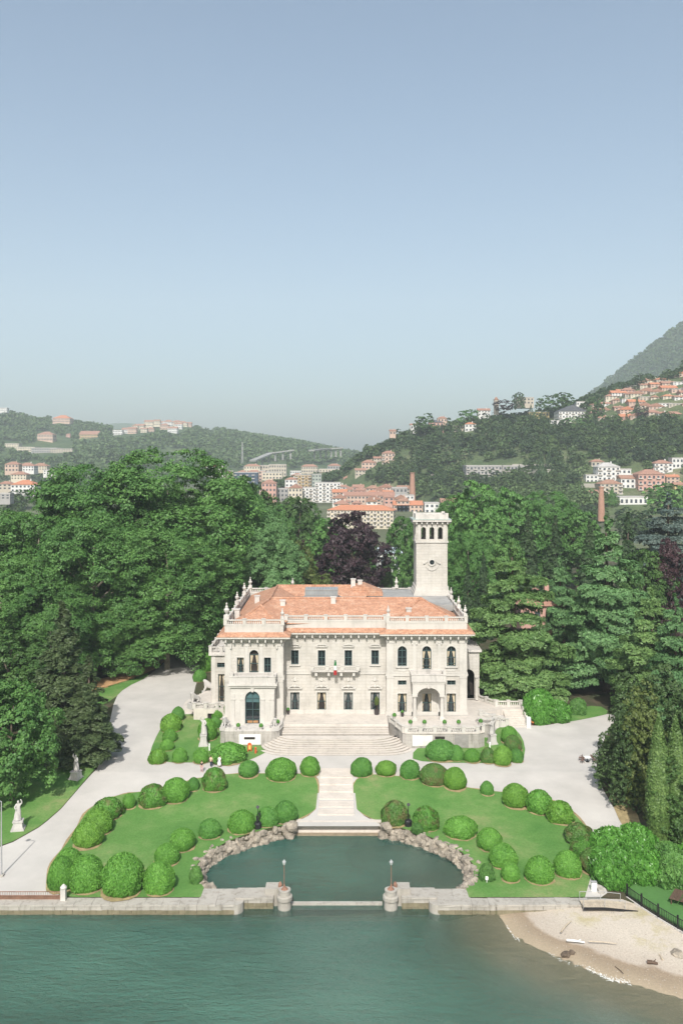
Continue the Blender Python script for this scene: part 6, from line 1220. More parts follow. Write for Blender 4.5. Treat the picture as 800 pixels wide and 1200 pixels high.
for px, pb, Y, w, h, wa_, ro, ki, rows, lab, ba_ in TOWN: house(px, pb, Y, w, h, wa_, ro, ki, lab, 'buildings of the town in the valley', rows, balcony=bool(ba_), depth=14 if w > 15 else 10, name='apartment_block' if rows >= 4 else 'house', cat='building' if rows >= 4 else 'house')
for i in range(17):
    px = 398 + (i*37 % 92) + vr.uniform(-2, 2); pb = 578 + (i % 4)*6 + vr.uniform(-1.5, 1.5); wc = vr.choice(['salmon', 'beige', 'cream', 'white', 'pink'])
    house(px, pb, 880 - (i % 4)*50, vr.uniform(11, 20), vr.uniform(5, 8), wc, vr.choice(['tile', 'tile', 'orange', 'brown']), vr.choice(['hip', 'gable', 'front']), '%s old-town house under the hill spur, %s of the crowded roofs' % (wc, ORD[i]), 'old-town houses under the hill spur', 2, depth=12)
for i in range(26):
    px = 258 + (i*53 % 146) + vr.uniform(-2, 2); lay = i % 4; pb = (558, 566, 575, 584)[lay] + vr.uniform(-1.5, 1.5); wc = vr.choice(['white', 'cream', 'beige', 'salmon', 'white', 'grey', 'cream']); fl2 = vr.random() < 0.55
    house(px, pb, (1240, 1110, 1000, 900)[lay] + (i*7 % 23), vr.uniform(10, 21), vr.uniform(7, 14), wc, 'flat' if fl2 else 'tile', 'flat' if fl2 else 'hip', '%s block in the crowded valley town, %s one in its %s rank' % (wc, ORD[i//4], ('farthest', 'third', 'second', 'front')[lay]), 'blocks of the crowded valley town', 3, depth=12, name='town_block', cat='building')
# long tenement with the fresh orange roof
house(424, 617, 560, 78, 19, 'cream', 'orange', 'hip', 'long cream four-storey tenement under one fresh orange roof', 'buildings of the town in the valley', 4, 20, 16, R(-9), 'tenement', 'building', 0.2, balcony=True)
def chimney(px, pb, pt, Y, wpx, label, name='factory_chimney'):
    X, _, zb = atY(px, pb, Y); zt = CH-(pt-HZ)*Y/F; r0 = wpx*Y/F/2; o = empty(name, (X, Y, zb), 0, label, 'chimney'); H = zt-zb
    MB().lathe([(r0*1.25, -6), (r0*1.2, H*0.1), (r0*0.85, H)], n=12).build('shaft', wallmat('brick', COL['brick']), o); MB().lathe([(r0*0.95, H), (r0*1.05, H+0.5), (r0*0.95, H+1.0)], n=12).build('cap', wallmat('brick', COL['brick']), o)
chimney(483, 582, 555, 840, 6, 'tall red brick factory chimney at the foot of the wooded hill'); chimney(409, 562, 546, 1030, 4, 'small red brick chimney at the tip of the spur'); chimney(704, 600, 572, 560, 6.5, 'brick chimney among trees below the white stepped palace')
# houses on the wooded hill
HILL = [(631, 493, 24, 10, 'yellow', 'flat', 'flat', 2, 'yellow villa with a flat roof on the crest of the wooded hill'), (671, 495, 33, 13, 'white', 'slate', 'front', 3, 'big white gabled villa on the crest of the wooded hill'), (682, 480, 14, 9, 'white', 'flat', 'flat', 2, 'white house directly above the big gabled villa'), (511, 504, 17, 9, 'pink', 'slate', 'hip', 2, 'pink villa with a dark roof under a spreading dark tree'), (551, 506, 13, 9, 'white', 'orange', 'hip', 2, 'white house with an orange-red hip roof on the hillside'), (518, 495, 11, 5, 'salmon', 'tile', 'hip', 1, 'salmon house behind the pink villa'), (484, 504, 7, 6, 'white', 'tile', 'gable', 1, 'tiny white house low on the ridge line'), (460, 510, 7, 5, 'salmon', 'tile', 'gable', 1, 'tiny salmon house at the low end of the ridge'), (538, 506, 14, 7, 'beige', 'flat', 'flat', 2, 'beige block beside the orange-roofed white house'), (567, 487, 14, 6, 'white', 'tile', 'gable', 2, 'white house with a tiled roof near the belvedere'), (615, 474, 20, 8, 'beige', 'flat', 'flat', 2, 'beige house on the skyline beside the yellow villa'), (651, 500, 13, 7, 'white', 'flat', 'flat', 2, 'small white lodge below the gabled villa'),
 (455, 545, 15, 14, 'salmon', 'tile', 'hip', 3, 'tall salmon house on the spur of the wooded hill'), (432, 550, 17, 8, 'salmon', 'tile', 'hip', 2, 'low salmon house on the spur'), (443, 543, 11, 6, 'beige', 'tile', 'gable', 2, 'beige house between the two salmon ones on the spur'), (422, 558, 12, 7, 'beige', 'tile', 'gable', 2, 'beige house at the lower end of the spur'),
 (567, 563, 42, 17, 'grey', 'flat', 'flat', 3, 'modern dark grey terraced building cut into the hill'), (602, 552, 26, 6, 'grey', 'flat', 'flat', 1, 'low grey annexe beside the modern terraced building'),
 (713, 564, 26, 17, 'white', 'flat', 'hip', 3, 'white stepped palace low on the hill'), (693, 566, 14, 9, 'white', 'flat', 'flat', 2, 'white wing at the side of the stepped palace'), (731, 562, 16, 12, 'white', 'flat', 'flat', 2, 'white wing on the far side of the stepped palace'), (700, 547, 15, 6, 'beige', 'tile', 'hip', 1, 'beige house just above the stepped palace'), (716, 580, 26, 13, 'beige', 'brown', 'hip', 3, 'beige house with a brown roof below the stepped palace'), (738, 573, 22, 12, 'white', 'brown', 'gable', 2, 'white house between the stepped palace and the pink palazzo'), (763, 576, 31, 20, 'pink', 'tile', 'hip', 3, 'pink palazzo with a terracotta hip roof'), (777, 557, 21, 14, 'white', 'tile', 'hip', 3, 'white house with a terracotta roof above the pink palazzo'), (796, 549, 18, 12, 'white', 'flat', 'flat', 2, 'white modern block at the picture edge'), (742, 592, 33, 9, 'white', 'flat', 'flat', 1, 'long low white pavilion among trees below the palazzo'), (693, 582, 15, 5, 'brown', 'tile', 'gable', 1, 'brown shed with a tiled roof by the lower brick chimney'), (788, 567, 15, 8, 'salmon', 'orange', 'gable', 2, 'salmon house with an orange roof beside the palazzo'), (796, 577, 12, 9, 'yellow', 'tile', 'gable', 2, 'yellow house at the picture edge below the orange roof')]
for px, pb, w, h, wa_, ro, ki, rows, lab in HILL:
    Y = hit(px, pb, HR, 690, 1000, 985); house(px, pb, Y, w, h, wa_, ro, ki, lab, 'houses on the wooded hill', rows, balcony=(rows == 3))
ORD = 'first second third fourth fifth sixth seventh eighth ninth tenth eleventh twelfth thirteenth fourteenth fifteenth sixteenth seventeenth eighteenth nineteenth twentieth'.split()
walls = ['white', 'cream', 'beige', 'pink', 'salmon', 'white', 'cream', 'beige', 'salmon']
for row, (pb0, slope, x0, x1, n) in enumerate([(494, -8, 700, 812, 8), (486, -10, 692, 812, 10), (478, -12, 690, 812, 10), (470, -13, 698, 812, 10), (462, -15, 718, 812, 8), (453, -13, 744, 812, 5)]):
    for i in range(n):
        px = x0 + (x1-x0)*(i+0.5)/n + vr.uniform(-3, 3); pb = pb0 + slope*(px-x0)/(x1-x0) + vr.uniform(-2, 2); w = vr.uniform(8, 19); h = vr.uniform(3, 4.8)
        Y = 0
        for _ in range(14):
            Y = hit(px, pb, HR, 690, 1000, 0)
            if Y > 100: break
            pb += 1.5
        else: Y = 980
        wc = vr.choice(walls); flat = vr.random() < 0.2
        house(px, pb, Y, w, h, wc, 'flat' if flat else vr.choice(['tile', 'tile', 'orange', 'brown']), 'flat' if flat else vr.choice(['hip', 'gable', 'gable', 'front']), ('flat-roofed' if flat else 'tile-roofed') + ' %s house, %s from the valley in the %s row of the hillside village' % (wc, ORD[i], ('lowest', 'second', 'third', 'fourth', 'fifth', 'topmost')[row]), 'village houses on the upper hillside', vr.choice((2, 2, 3)))
# belvedere on the skyline
Yb = hit(581, 476, HR, 690, 1000, 985); X, _, zb = atY(581, 478, Yb); bv = empty('belvedere', (X, Yb, zb), 0, 'small pale belvedere turret standing on the skyline of the wooded hill', 'turret')
MB().box(-2.5, 2.5, -2.5, 2.5, -8, 9).build('wall', wallmat('beige', COL['beige']), bv); MB().box(-3, 3, -3, 3, 9, 9.6).lathe([(2.2, 9.6), (1.6, 11.5), (0.1, 13)], n=8).build('roof', RM['brown'], bv)
for s in (-1.2, 1.2): MB().box(s-0.6, s+0.6, -2.56, -2.4, 4.5, 7.5).build('window', WIN, bv)
# terrace walls on the hill
for px0, px1, py, h in ((588, 650, 556, 5), (600, 660, 548, 3.5), (640, 700, 572, 4), (500, 560, 560, 4)):
    pts = []
    for px in np.linspace(px0, px1, 7): Y = hit(px, py, HR, 690, 1000, 900); pts.append(atY(px, py, Y))
    o = empty('terrace_wall', pts[3], 0, {588: 'long grey retaining wall beside the modern terraced building', 600: 'upper grey retaining wall above the long one', 640: 'retaining wall below the stepped palace gardens', 500: 'grey rock-cut wall near the tall factory chimney'}[px0], 'retaining wall')
    for a, b in zip(pts, pts[1:]): MB().bar(Vector(a)-Vector(pts[3])+Vector((0, 0, h/2-1)), Vector(b)-Vector(pts[3])+Vector((0, 0, h/2-1)), 1.2, h+2).build('wall_section', wallmat('retaining', (0.34, 0.32, 0.28)), o)
# left: far hill village, houses on the slopes and the plain
LEFT = [(53, 517, 18, 8, 'salmon', 'tile', 'hip', 'salmon house alone on the dark wooded slope'), (104, 514, 22, 5, 'ochre', 'tile', 'gable', 'long ochre house on the far slope'), (80, 513, 5, 4, 'pink', 'tile', 'hip', 'tiny pink house between the salmon and the ochre ones'), (72, 495, 20, 5, 'salmon', 'orange', 'hip', 'salmon house with an orange roof on the far ridge'), (138, 510, 11, 6, 'white', 'flat', 'flat', 'white house on the far ridge above the clearing'), (4, 482, 9, 4, 'white', 'flat', 'flat', 'white house on the ridge at the picture edge'),
 (14, 525, 16, 5, 'cream', 'flat', 'flat', 'cream works building at the picture edge on the far slope'), (30, 529, 22, 5, 'cream', 'flat', 'flat', 'cream stepped works building on the far slope'), (52, 531, 30, 6, 'grey', 'flat', 'flat', 'long grey works building on the far slope'), (72, 531, 26, 5, 'beige', 'flat', 'flat', 'beige end of the row of works buildings')]
for px, pb, w, h, wa_, ro, ki, lab in LEFT:
    Y = hit(px, pb, HL, 1400, 2390, 2300); house(px, pb, Y, w, h, wa_, ro, ki, lab, 'houses on the far western slope', 2)
for i in range(16):
    px = 150 + i*4.6 + vr.uniform(-2, 2); pb = vr.choice((500, 503, 507)) + vr.uniform(-1.5, 1.5); Y = hit(px, pb, HL, 1400, 2390, 2300); wc = vr.choice(['salmon', 'cream', 'white', 'salmon'])
    house(px, pb, Y, vr.uniform(7, 13), vr.uniform(3.5, 6), wc, 'tile', vr.choice(['hip', 'gable']), '%s house of the hilltop village on the far ridge, %s from the clearing' % (wc, ORD[i]), 'hilltop village on the far ridge', 2)
for px, pb, Y, w, h, wa_, ro, lab in [(27, 577, 760, 28, 9, 'white', 'orange', 'white house with a pinkish-red roof beside the great dome'), (6, 574, 800, 16, 7, 'beige', 'tile', 'beige house at the picture edge below the works'), (14, 553, 1050, 16, 9, 'salmon', 'tile', 'salmon house on the plain at the picture edge'), (30, 552, 1100, 20, 6, 'white', 'tile', 'white house on the plain behind the salmon one'), (46, 551, 1150, 18, 5, 'cream', 'brown', 'cream shed on the plain near the great dome'), (22, 562, 950, 18, 6, 'cream', 'tile', 'cream house amid trees on the plain'), (4, 585, 640, 16, 6, 'grey', 'flat', 'grey flat shed low at the picture edge'), (58, 556, 1100, 14, 5, 'white', 'flat', 'white flat shed touching the great dome')]:
    house(px, pb, Y, w, h, wa_, ro, 'hip' if ro != 'flat' else 'flat', lab, 'houses on the western plain', 2)
# viaducts and the lattice mast on the far slope
for pts, lab in (([(296, 540), (318, 531), (345, 527.5)], 'pale motorway viaduct curving across the foot of the far hill'), ([(365, 528), (385, 526), (402, 525)], 'further pale viaduct piece behind the hill spur')):
    P3 = [atY(px, py, 1500 if i_ == 0 else 1600) for i_, (px, py) in enumerate(pts)]; v = empty('viaduct', P3[1], 0, lab, 'viaduct'); o = Vector(P3[1])
    for a, b in zip(P3, P3[1:]):
        a, b = Vector(a)-o, Vector(b)-o; MB().bar(a, b, 12, 2.5).build('deck', wallmat('concrete', (0.27, 0.27, 0.26)), v)
        for k in range(3): q = a.lerp(b, (k+0.5)/3); MB().box(q.x-1.6, q.x+1.6, q.y-2, q.y+2, q.z-16, q.z-1.2).build('pillar', wallmat('concrete', (0.27, 0.27, 0.26)), v)
X, Y, zt = atY(284, 518, 1650); ms = empty('lattice_mast', (X, Y, zt-60), 0, 'thin pale lattice mast on the far wooded hillside', 'mast')
m = MB()
for s in ((-1, -1), (1, -1), (1, 1), (-1, 1)): m.bar((s[0]*3, s[1]*3, -20), (s[0]*0.4, s[1]*0.4, 60), 0.7, 0.7)
for k in range(9):
    a = 3-2.6*k/9; z = -20+80*k/9; b_ = 3-2.6*(k+1)/9; z2 = -20+80*(k+1)/9
    m.bar((-a, -a, z), (b_, -b_, z2), 0.4, 0.4).bar((a, -a, z), (-b_, -b_, z2), 0.4, 0.4)
m.build('lattice_frame', M['grey_metal'], ms)
# pink lodge behind the cedars, greenhouse on the back lawn
house(636, 812, 184, 52, 84, 'pink', 'tile', 'hip', 'pink lodge with a terracotta roof hidden among the cedars', None, 3, 4, 12, 0, 'lodge', 'house', 0.3, z=3.3)
X, Y, zb = atY(456, 668, 330); gh = empty('greenhouse', (X, Y, zb), R(12), 'white glazed greenhouse seen between the beech and the tower', 'greenhouse')
MB().box(-4.5, 4.5, -3, 3, -1, 6.5).build('wall', wallmat('white', COL['white']), gh)
MB().add([(-4.8, -3.3, 6.5), (4.8, -3.3, 6.5), (4.8, 3.3, 6.5), (-4.8, 3.3, 6.5), (-4.8, 0, 8.8), (4.8, 0, 8.8)], [(0, 1, 5, 4), (2, 3, 4, 5), (1, 2, 5), (3, 0, 4)]).build('glass_roof', plain('pale_blue_glass', (0.42, 0.5, 0.55), 0.25, 0.1, spec=0.6), gh)
for i in range(6): MB().box(-4.2+i*1.45, -3.1+i*1.45, -3.06, -2.95, 1, 5.5).build('window', WIN, gh)

# ---- hillside trees
HT = [broad_crown('hillside_tree', 300+i, 4.2, 10, 0.6, 22, 8, 0.6, (1.2, 2.0), belly=0.4, mat=None, sub=6) for i in range(4)] + [shell_crown('hillside_tree', 310, [(0, .7), (.1, .95), (.3, .9), (.6, .6), (.85, .25), (1, .02)], 420, 0.085, None, lump=0.2, core=False)]
FH = [foliage('hill_leaves_a', (0.028, 0.06, 0.02), (0.09, 0.15, 0.05), bscale=0.02), foliage('hill_leaves_b', (0.042, 0.08, 0.024), (0.12, 0.185, 0.06), bscale=0.02), foliage('hill_leaves_c', (0.018, 0.045, 0.018), (0.065, 0.11, 0.045), bscale=0.02)]
for i, me in enumerate(HT): me.materials.append(FH[i % 3])
hr = np.random.RandomState(5)
def blocked(px, py):
    for q in FOOT:
        if abs(px-q[0]) < q[2]*0.5 + 3 and -q[3]-3 < py-q[1] < 7: return True
    return False
cand = []
N = 9500; Xs = hr.uniform(-130, 640, N); Ys = 692 + 420*hr.uniform(0, 1, N)**1.15; Zs = HR(Xs, Ys); PX = 400+Xs*F/Ys; PY = HZ-(Zs-CH)*F/Ys
for x, y, z, px, py in zip(Xs, Ys, Zs, PX, PY):
    if px > 930 or px < 300: continue
    if y < 985 and blocked(px, py): continue
    if px > 700 and py < 496 and hr.uniform() < 0.6: continue
    g = math.sin(px*0.09+1)*math.cos(py*0.17)+0.5*math.sin(px*0.23)
    if 555 < px < 690 and 528 < py < 562 and hr.uniform() < 0.72: continue
    if 500 < px < 560 and 528 < py < 546 and hr.uniform() < 0.5: continue
    if 660 < px and 540 < py and hr.uniform() < 0.45: continue
    if g > 0.95: continue
    cand.append((x, y, z, px, py, hr.uniform(0.6, 1.4)))
cand.sort(key=lambda c: -(c[5]/c[1])); vis = [c for c in cand if c[4] < 576 and c[3] < 806 and c[3] > 405]; ind = vis[:270]; inset_ = set(map(id, ind)); rest = [c for c in cand if id(c) not in inset_]
LM = {}
for q in HILL: LM.setdefault(re.split(r' (?:with|on|under|behind|beside|low|above|directly|alone|in|near|at|before|among|by|below|between|cut|just) ', q[8])[0], []).append((q[0], q[1]-q[3]/2))
LM = {k: v[0] for k, v in LM.items() if len(v) == 1}; LM.update({'belvedere turret': (581, 468), 'tall brick factory chimney': (483, 568), 'lower brick chimney': (704, 586), 'pink palazzo': (763, 566)})
used = {}
for i, (x, y, z, px, py, s) in enumerate(ind):
    k = i % 11; con = k == 10; me = HT[4] if con else HT[k % 4]; mi = 2 if con else int(hr.randint(0, 3))
    sc = (s*3.0, s*3.0, s*14) if con else (s, s, s*hr.uniform(0.85, 1.15)); o = inst('hillside_tree', me, None, (x, y, z-0.5), hr.uniform(0, 6), sc, FH[mi])
    for lm, (ax, ay) in sorted(LM.items(), key=lambda q: math.hypot(q[1][0]-px, (q[1][1]-py)*1.5))[:9]:
        dx, dy = px-ax, py-ay; r = math.hypot(dx, dy)
        way = ('right in front of' if r < 9 else ('just ' if r < 22 else 'well ' if r < 45 else 'far ') + {(0, 1): 'below', (0, -1): 'above', (1, 0): 'to the right of', (-1, 0): 'to the left of', (1, 1): 'below and right of', (-1, 1): 'below and left of', (1, -1): 'above and right of', (-1, -1): 'above and left of'}[(0 if abs(dx) < abs(dy)*0.5 else (1 if dx > 0 else -1), 0 if abs(dy) < abs(dx)*0.5 else (1 if dy > 0 else -1))])
        lab = '%s %s %s %s the %s' % ('big' if s > 1.2 else 'small' if s < 0.95 else 'middling', ('mid-green', 'lighter green', 'dark')[mi], 'conifer' if con else 'hillside tree', way, lm)
        if lab not in used: break
    used[lab] = 1
    tag(o, lab, 'tree', 'trees of the hillside wood')
def forest(name, pts, tmpl_n, lsize, Rr, Hh, mat, label=None):
    g = np.random.RandomState(8); base = []
    for i in range(6):
        d = dirs(g, tmpl_n, -0.2); base.append((d*np.array([Rr, Rr, Hh*0.5])*g.uniform(0.75, 1.05, (tmpl_n, 1)) + [0, 0, Hh*0.45], d*0.6+[0, 0, 0.4]))
    P = np.array([p[:3] for p in pts]); sc = np.array([p[3] for p in pts]); idx = g.randint(0, 6, len(P)); V = []; Nn = []; S = []
    for i in range(6):
        m = idx == i; c, n = base[i]; V.append((P[m][:, None, :] + c[None]*sc[m][:, None, None]).reshape(-1, 3)); Nn.append(np.broadcast_to(n[None], (m.sum(), *n.shape)).reshape(-1, 3)); S.append(np.repeat(sc[m]*lsize, tmpl_n))
    v, q = leaves(np.concatenate(V), np.concatenate(Nn), np.concatenate(S), g, asp=0.8)
    o = link(bpy.data.objects.new(name, np_mesh(name, v, q, mat))); o['kind'] = 'stuff'
    if label: o['label'] = label
    return o
forest('hillside_woods', [(c[0], c[1], c[2]-0.5, c[5]) for c in rest if c[1] < 880], 90, 1.0, 4.4, 9.5, FH[1]); forest('hillside_woods', [(c[0], c[1], c[2]-0.5, c[5]) for c in rest if c[1] >= 880], 60, 1.2, 4.4, 9.5, FH[0])
n_ = 15500; X = hr.uniform(-1450, 330, n_); Y = hr.uniform(1380, 2480, n_); Z = HL(X, Y); px = 400+X*F/Y; py = HZ-(Z-CH)*F/Y
clear = np.sin(X*0.011+2)*np.cos(Y*0.009)+0.6*np.sin(X*0.027+Y*0.013) > 0.85
ok = (~clear) & (px > -190) & (px < 440) & np.array([not blocked(a, b) for a, b in zip(px, py)])
forest('far_hill_woods', list(zip(X[ok], Y[ok], Z[ok]-1, hr.uniform(0.7, 1.35, ok.sum()))), 20, 2.6, 6.5, 13, FH[1])
n_ = 11000; X = hr.uniform(480, 1700, n_); Y = hr.uniform(1520, 3050, n_); Z = MT(X, Y); px = 400+X*F/Y; ok = (px > 640) & (px < 920)
forest('mountain_woods', list(zip(X[ok], Y[ok], Z[ok]-1, hr.uniform(0.7, 1.3, ok.sum()))), 16, 3.0, 7, 14, FH[0])
# trees of the plain and the park edge, each one countable
spots = sorted([(vr.uniform(-10, 110), vr.uniform(640, 1300)) for i in range(34)]), sorted([(vr.uniform(300, 530), vr.uniform(470, 640)) for i in range(18)] + [(vr.uniform(640, 800), vr.uniform(470, 640)) for i in range(12)])
for side, lst in enumerate(spots):
    for i, (px, Y) in enumerate(lst):
        X = (px-400)*Y/F; z = gz(Y); s = vr.uniform(0.9, 1.5)
        if blocked(px, HZ+(CH-z)*F/Y) or (362 < px < 505 and Y < 640): continue
        o = inst('park_tree', HT[i % 4], None, (X, Y, z-0.3), vr.uniform(0, 6), (s*1.2, s*1.2, s*1.15), FH[i % 3])
        ref = ('picture edge' if i < 17 else 'great dome') if side == 0 else ('great dome' if i < 10 else 'tower' if px < 560 else 'blue-grey cedar' if i < 24 else 'picture edge')
        tag(o, '%s tree %s, %s one towards the %s' % (('mid-green', 'light green', 'dark green')[i % 3], 'between the houses of the western plain' if side == 0 else 'at the park edge before the town', ORD[i % 17], ref), 'tree', 'trees among the plain houses' if side == 0 else 'trees at the park edge')
# singular trees of the hill
for px, pb, wpx, hpx, kind, mat, lab in [(497, 507, 22, 22, 0, 'dark', 'dark spreading pine above the pink villa on the ridge'), (549, 503, 24, 24, 1, 'plane', 'large round tree on the ridge before the belvedere'), (590, 482, 20, 14, 2, 'purple', 'purple-leaved tree on the skyline beside the belvedere'), (657, 482, 26, 24, 3, 'dark', 'big dark tree on the crest above the gabled villa'), (636, 484, 16, 20, 0, 'dark', 'dark tree on the crest left of the biggest one'), (698, 492, 18, 28, 1, 'dark', 'tall dark tree in front of the village'), (746, 488, 8, 24, 4, 'fir', 'dark slender cypress in the village'), (752, 490, 12, 14, 2, 'purple', 'purple tree beside the slender cypress in the village'), (635, 577, 17, 42, 4, 'fir', 'tall dark conifer on the grassy terrace of the hill'), (607, 480, 13, 22, 3, 'fir', 'dark pine between the purple tree and the yellow villa'), (716, 500, 22, 14, 0, 'plane', 'low round tree below the village houses'), (782, 496, 24, 12, 1, 'plane', 'broad low tree below the village at the picture edge'), (672, 508, 26, 20, 2, 'plane', 'round tree below the big gabled villa'), (688, 512, 16, 20, 3, 'dark', 'tall round tree below the gabled villa towards the village'), (717, 592, 11, 22, 4, 'plane', 'green conifer in front of the beige brown-roofed house'), (780, 604, 44, 40, 3, 'plane', 'leafy tree in front of the pink palazzo')]:
    Y = hit(px, pb, HR, 690, 1000, 975) if pb < 585 else 560; X, _, z = atY(px, pb, Y); w = wpx*Y/F/2; h = hpx*Y/F
    o = inst('hillside_tree', HT[kind], None, (X, Y, z-0.5), 0.5, (w, w, h) if kind == 4 else (w/4.9, w/4.9, h/10.8), FO[mat]); tag(o, lab, 'tree')
# ================================================================== STATUES, POTS, PEOPLE, SMALL THINGS
def skinned(name, joints, edges, mat, parent, sub=2, root=0):
    me = bpy.data.meshes.new(name); me.from_pydata([j[:3] for j in joints], edges, []); me.update(); me.materials.append(mat)
    o = bpy.data.objects.new(name, me); link(o, parent); sk = o.modifiers.new('skin', 'SKIN'); sk.use_smooth_shade = True
    for i, j in enumerate(joints):
        sv = me.skin_vertices[0].data[i]; r = j[3]; sv.radius = r if isinstance(r, tuple) else (r, r); sv.use_root = (i == root)
    ss = o.modifiers.new('sub', 'SUBSURF'); ss.levels = sub; ss.render_levels = sub; return o
FIG = [(0, 0, 1.02, (.17, .14)), (0, 0.0, 1.3, (.16, .13)), (0, 0.0, 1.52, (.19, .12)), (0, -.01, 1.68, .065), (0.0, -.03, 1.86, (.105, .12)), (0, -.03, 1.97, .08),
       (.2, 0, 1.55, .075), (.32, -.1, 1.3, .06), (.2, -.3, 1.2, .05), (.13, -.36, 1.24, .045), (-.2, 0, 1.55, .075), (-.36, -.02, 1.72, .06), (-.3, -.1, 2.0, .05), (-.22, -.12, 2.1, .045),
       (.11, 0.02, .9, .13), (.13, -.1, .52, .1), (.12, .05, .12, .075), (.13, -.1, .04, .05), (-.1, 0, .9, .14), (-.12, 0, .5, .13), (-.13, .06, .1, .11), (-.13, -.1, .04, .07)]
FE_ = [(0, 1), (1, 2), (2, 3), (3, 4), (4, 5), (2, 6), (6, 7), (7, 8), (8, 9), (2, 10), (10, 11), (11, 12), (12, 13), (0, 14), (14, 15), (15, 16), (16, 17), (0, 18), (18, 19), (19, 20), (20, 21)]
def statue(X, Y, z, h_fig, h_ped, wped, label, flip=1, rz=0.0, stance=0.0, name='garden_statue'):
    r = empty(name, (X, Y, z), rz, label, 'statue'); k = h_fig/2.05
    MB().box(-wped*0.65, wped*0.65, -wped*0.65, wped*0.65, -0.2, h_ped*0.16).box(-wped*0.55, wped*0.55, -wped*0.55, wped*0.55, h_ped*0.161, h_ped*0.28).add([(sx*wped*(0.5 if zz == 0 else 0.42), sy*wped*(0.5 if zz == 0 else 0.42), h_ped*(0.281 if zz == 0 else 0.88)) for zz in (0, 1) for sx, sy in ((-1, -1), (1, -1), (1, 1), (-1, 1))], [(0, 3, 2, 1), (4, 5, 6, 7), (0, 1, 5, 4), (1, 2, 6, 5), (2, 3, 7, 6), (3, 0, 4, 7)]).box(-wped*0.5, wped*0.5, -wped*0.5, wped*0.5, h_ped*0.881, h_ped).build('pedestal', M['statue'], r)
    J = [(x*flip*k, (y-stance*(zz-1))*k, zz*k+h_ped, tuple(q*k*1.25 for q in rr) if isinstance(rr, tuple) else rr*k*1.3) for x, y, zz, rr in FIG]
    skinned('figure', J, FE_, M['statue'], r)
    dr = MB(); n = 14
    for j in range(6):
        t = j/5; zz = h_ped + k*(1.25 - 1.2*t)
        for i in range(n):
            a = 2*math.pi*i/n; q = k*(0.2 + 0.17*t)*(1 + 0.16*math.sin(5*a+2*t*2)); dr.v.append((flip*0.05*k+q*math.cos(a), 0.03*k+q*0.85*math.sin(a), zz))
    for j in range(5):
        for i in range(n): dr.f.append((j*n+i, (j+1)*n+i, (j+1)*n+(i+1) % n, j*n+(i+1) % n))
    dr.build('drapery', M['statue'], r, smooth=True); return r
X, Y, z = gp(20, 974); statue(X, Y+0.5, z, 2.7, 1.25, 1.3, 'pale stone statue with raised arm on the grass under the low dark tree', -1, 0.2)
X, Y, z = gp(88, 914); statue(X, Y+0.5, z, 2.5, 1.2, 1.3, 'grey stone statue below the leaning spruce at the drive edge', 1, -0.3)
X, Y, z = gp(238, 875); statue(X, Y+0.5, z, 2.9, 1.9, 1.15, 'white stone statue on a pedestal on the western statue lawn', 1, 0.1)
X, Y, z = gp(577, 873); statue(X, Y+0.5, z, 2.6, 1.7, 1.1, 'white stone statue on a pedestal on the eastern statue lawn', -1, 0.3)
LION = [(0, .5, .55, (.34, .36)), (0, 0, .75, (.36, .36)), (0, -.35, 1.05, (.34, .34)), (0, -.62, 1.42, (.26, .27)), (0, -.86, 1.38, .15), (.2, -.55, .4, .13), (.2, -.75, .06, .12), (-.2, -.55, .4, .13), (-.2, -.75, .06, .12), (.3, .45, .3, .2), (.32, .1, .08, .12), (-.3, .45, .3, .2), (-.32, .1, .08, .12), (.1, .9, .3, .07), (.35, 1.0, .5, .05)]
LE = [(0, 1), (1, 2), (2, 3), (3, 4), (2, 5), (5, 6), (2, 7), (7, 8), (0, 9), (9, 10), (0, 11), (11, 12), (0, 13), (13, 14)]
def lion(X, Y, z, s, rz, label, hp=0.8):
    r = empty('stone_lion', (X, Y, z), rz, label, 'statue'); MB().box(-0.5*s, 0.5*s, -1.0*s, 0.85*s, -0.2, hp).build('pedestal', M['statue'], r)
    skinned('figure', [(a*s, b*s, c*s+hp, tuple(q*s for q in d) if isinstance(d, tuple) else d*s) for a, b, c, d in LION], LE, M['statue'], r)
lion(-25.6, 166, 4.4, 1.5, R(-80), 'carved stone lion at the head of the side steps west of the villa'); lion(-26.6, 155.2, 5.3, 1.3, R(-40), 'carved stone lion on the corner of the small side terrace'); lion(-19.3, 142.4, 5.4, 1.1, R(-20), 'carved stone beast on the outer corner of the west terrace', 0.4); lion(-11.2, 142.2, 5.4, 1.0, R(20), 'carved stone beast on the stair side of the west terrace', 0.4)
# planters on the terraces
BALL = shell_crown('ball', 400, ROUND, 900, 0.09, FO['box_dark'], lump=0.04, k=4)
def planter(X, Y, z, label, pot=None, d=0.62, ht=0.55):
    r = empty('planter', (X, Y, z), 0, label, 'planter')
    MB().lathe([(0.2, 0), (0.24, 0.06), (0.17, 0.15), (0.26, ht*0.7), (0.34, ht), (0.26, ht-0.05)], n=10).build('pot', pot or SG, r); inst('ball', BALL, r, (0, 0, ht-0.1), 0, (d*0.55, d*0.55, d*1.05))
for i, (x, y) in enumerate([(8.9, 143.9), (11.3, 140.1), (13.6, 140.1), (16.9, 140.1), (19.2, 140.1), (22.9, 140.6)]):
    planter(x, y, 6.4, ['clipped ball planter on the stair end of the terrace balustrade', 'clipped ball planter at the first corner of the terrace balustrade', 'clipped ball planter to the left of the portico axis', 'clipped ball planter to the right of the portico axis', 'clipped ball planter second from the outer terrace corner', 'clipped ball planter on the outer terrace corner'][i])
for i, (x, y, z) in enumerate([(-17.1, 141.6, 5.4), (-13.3, 141.4, 5.4), (-10.7, 143.5, 5.4)]): planter(x, y, z, ['ball planter left of the arched garden door', 'ball planter right of the arched garden door', 'ball planter on the stair corner of the west terrace'][i])
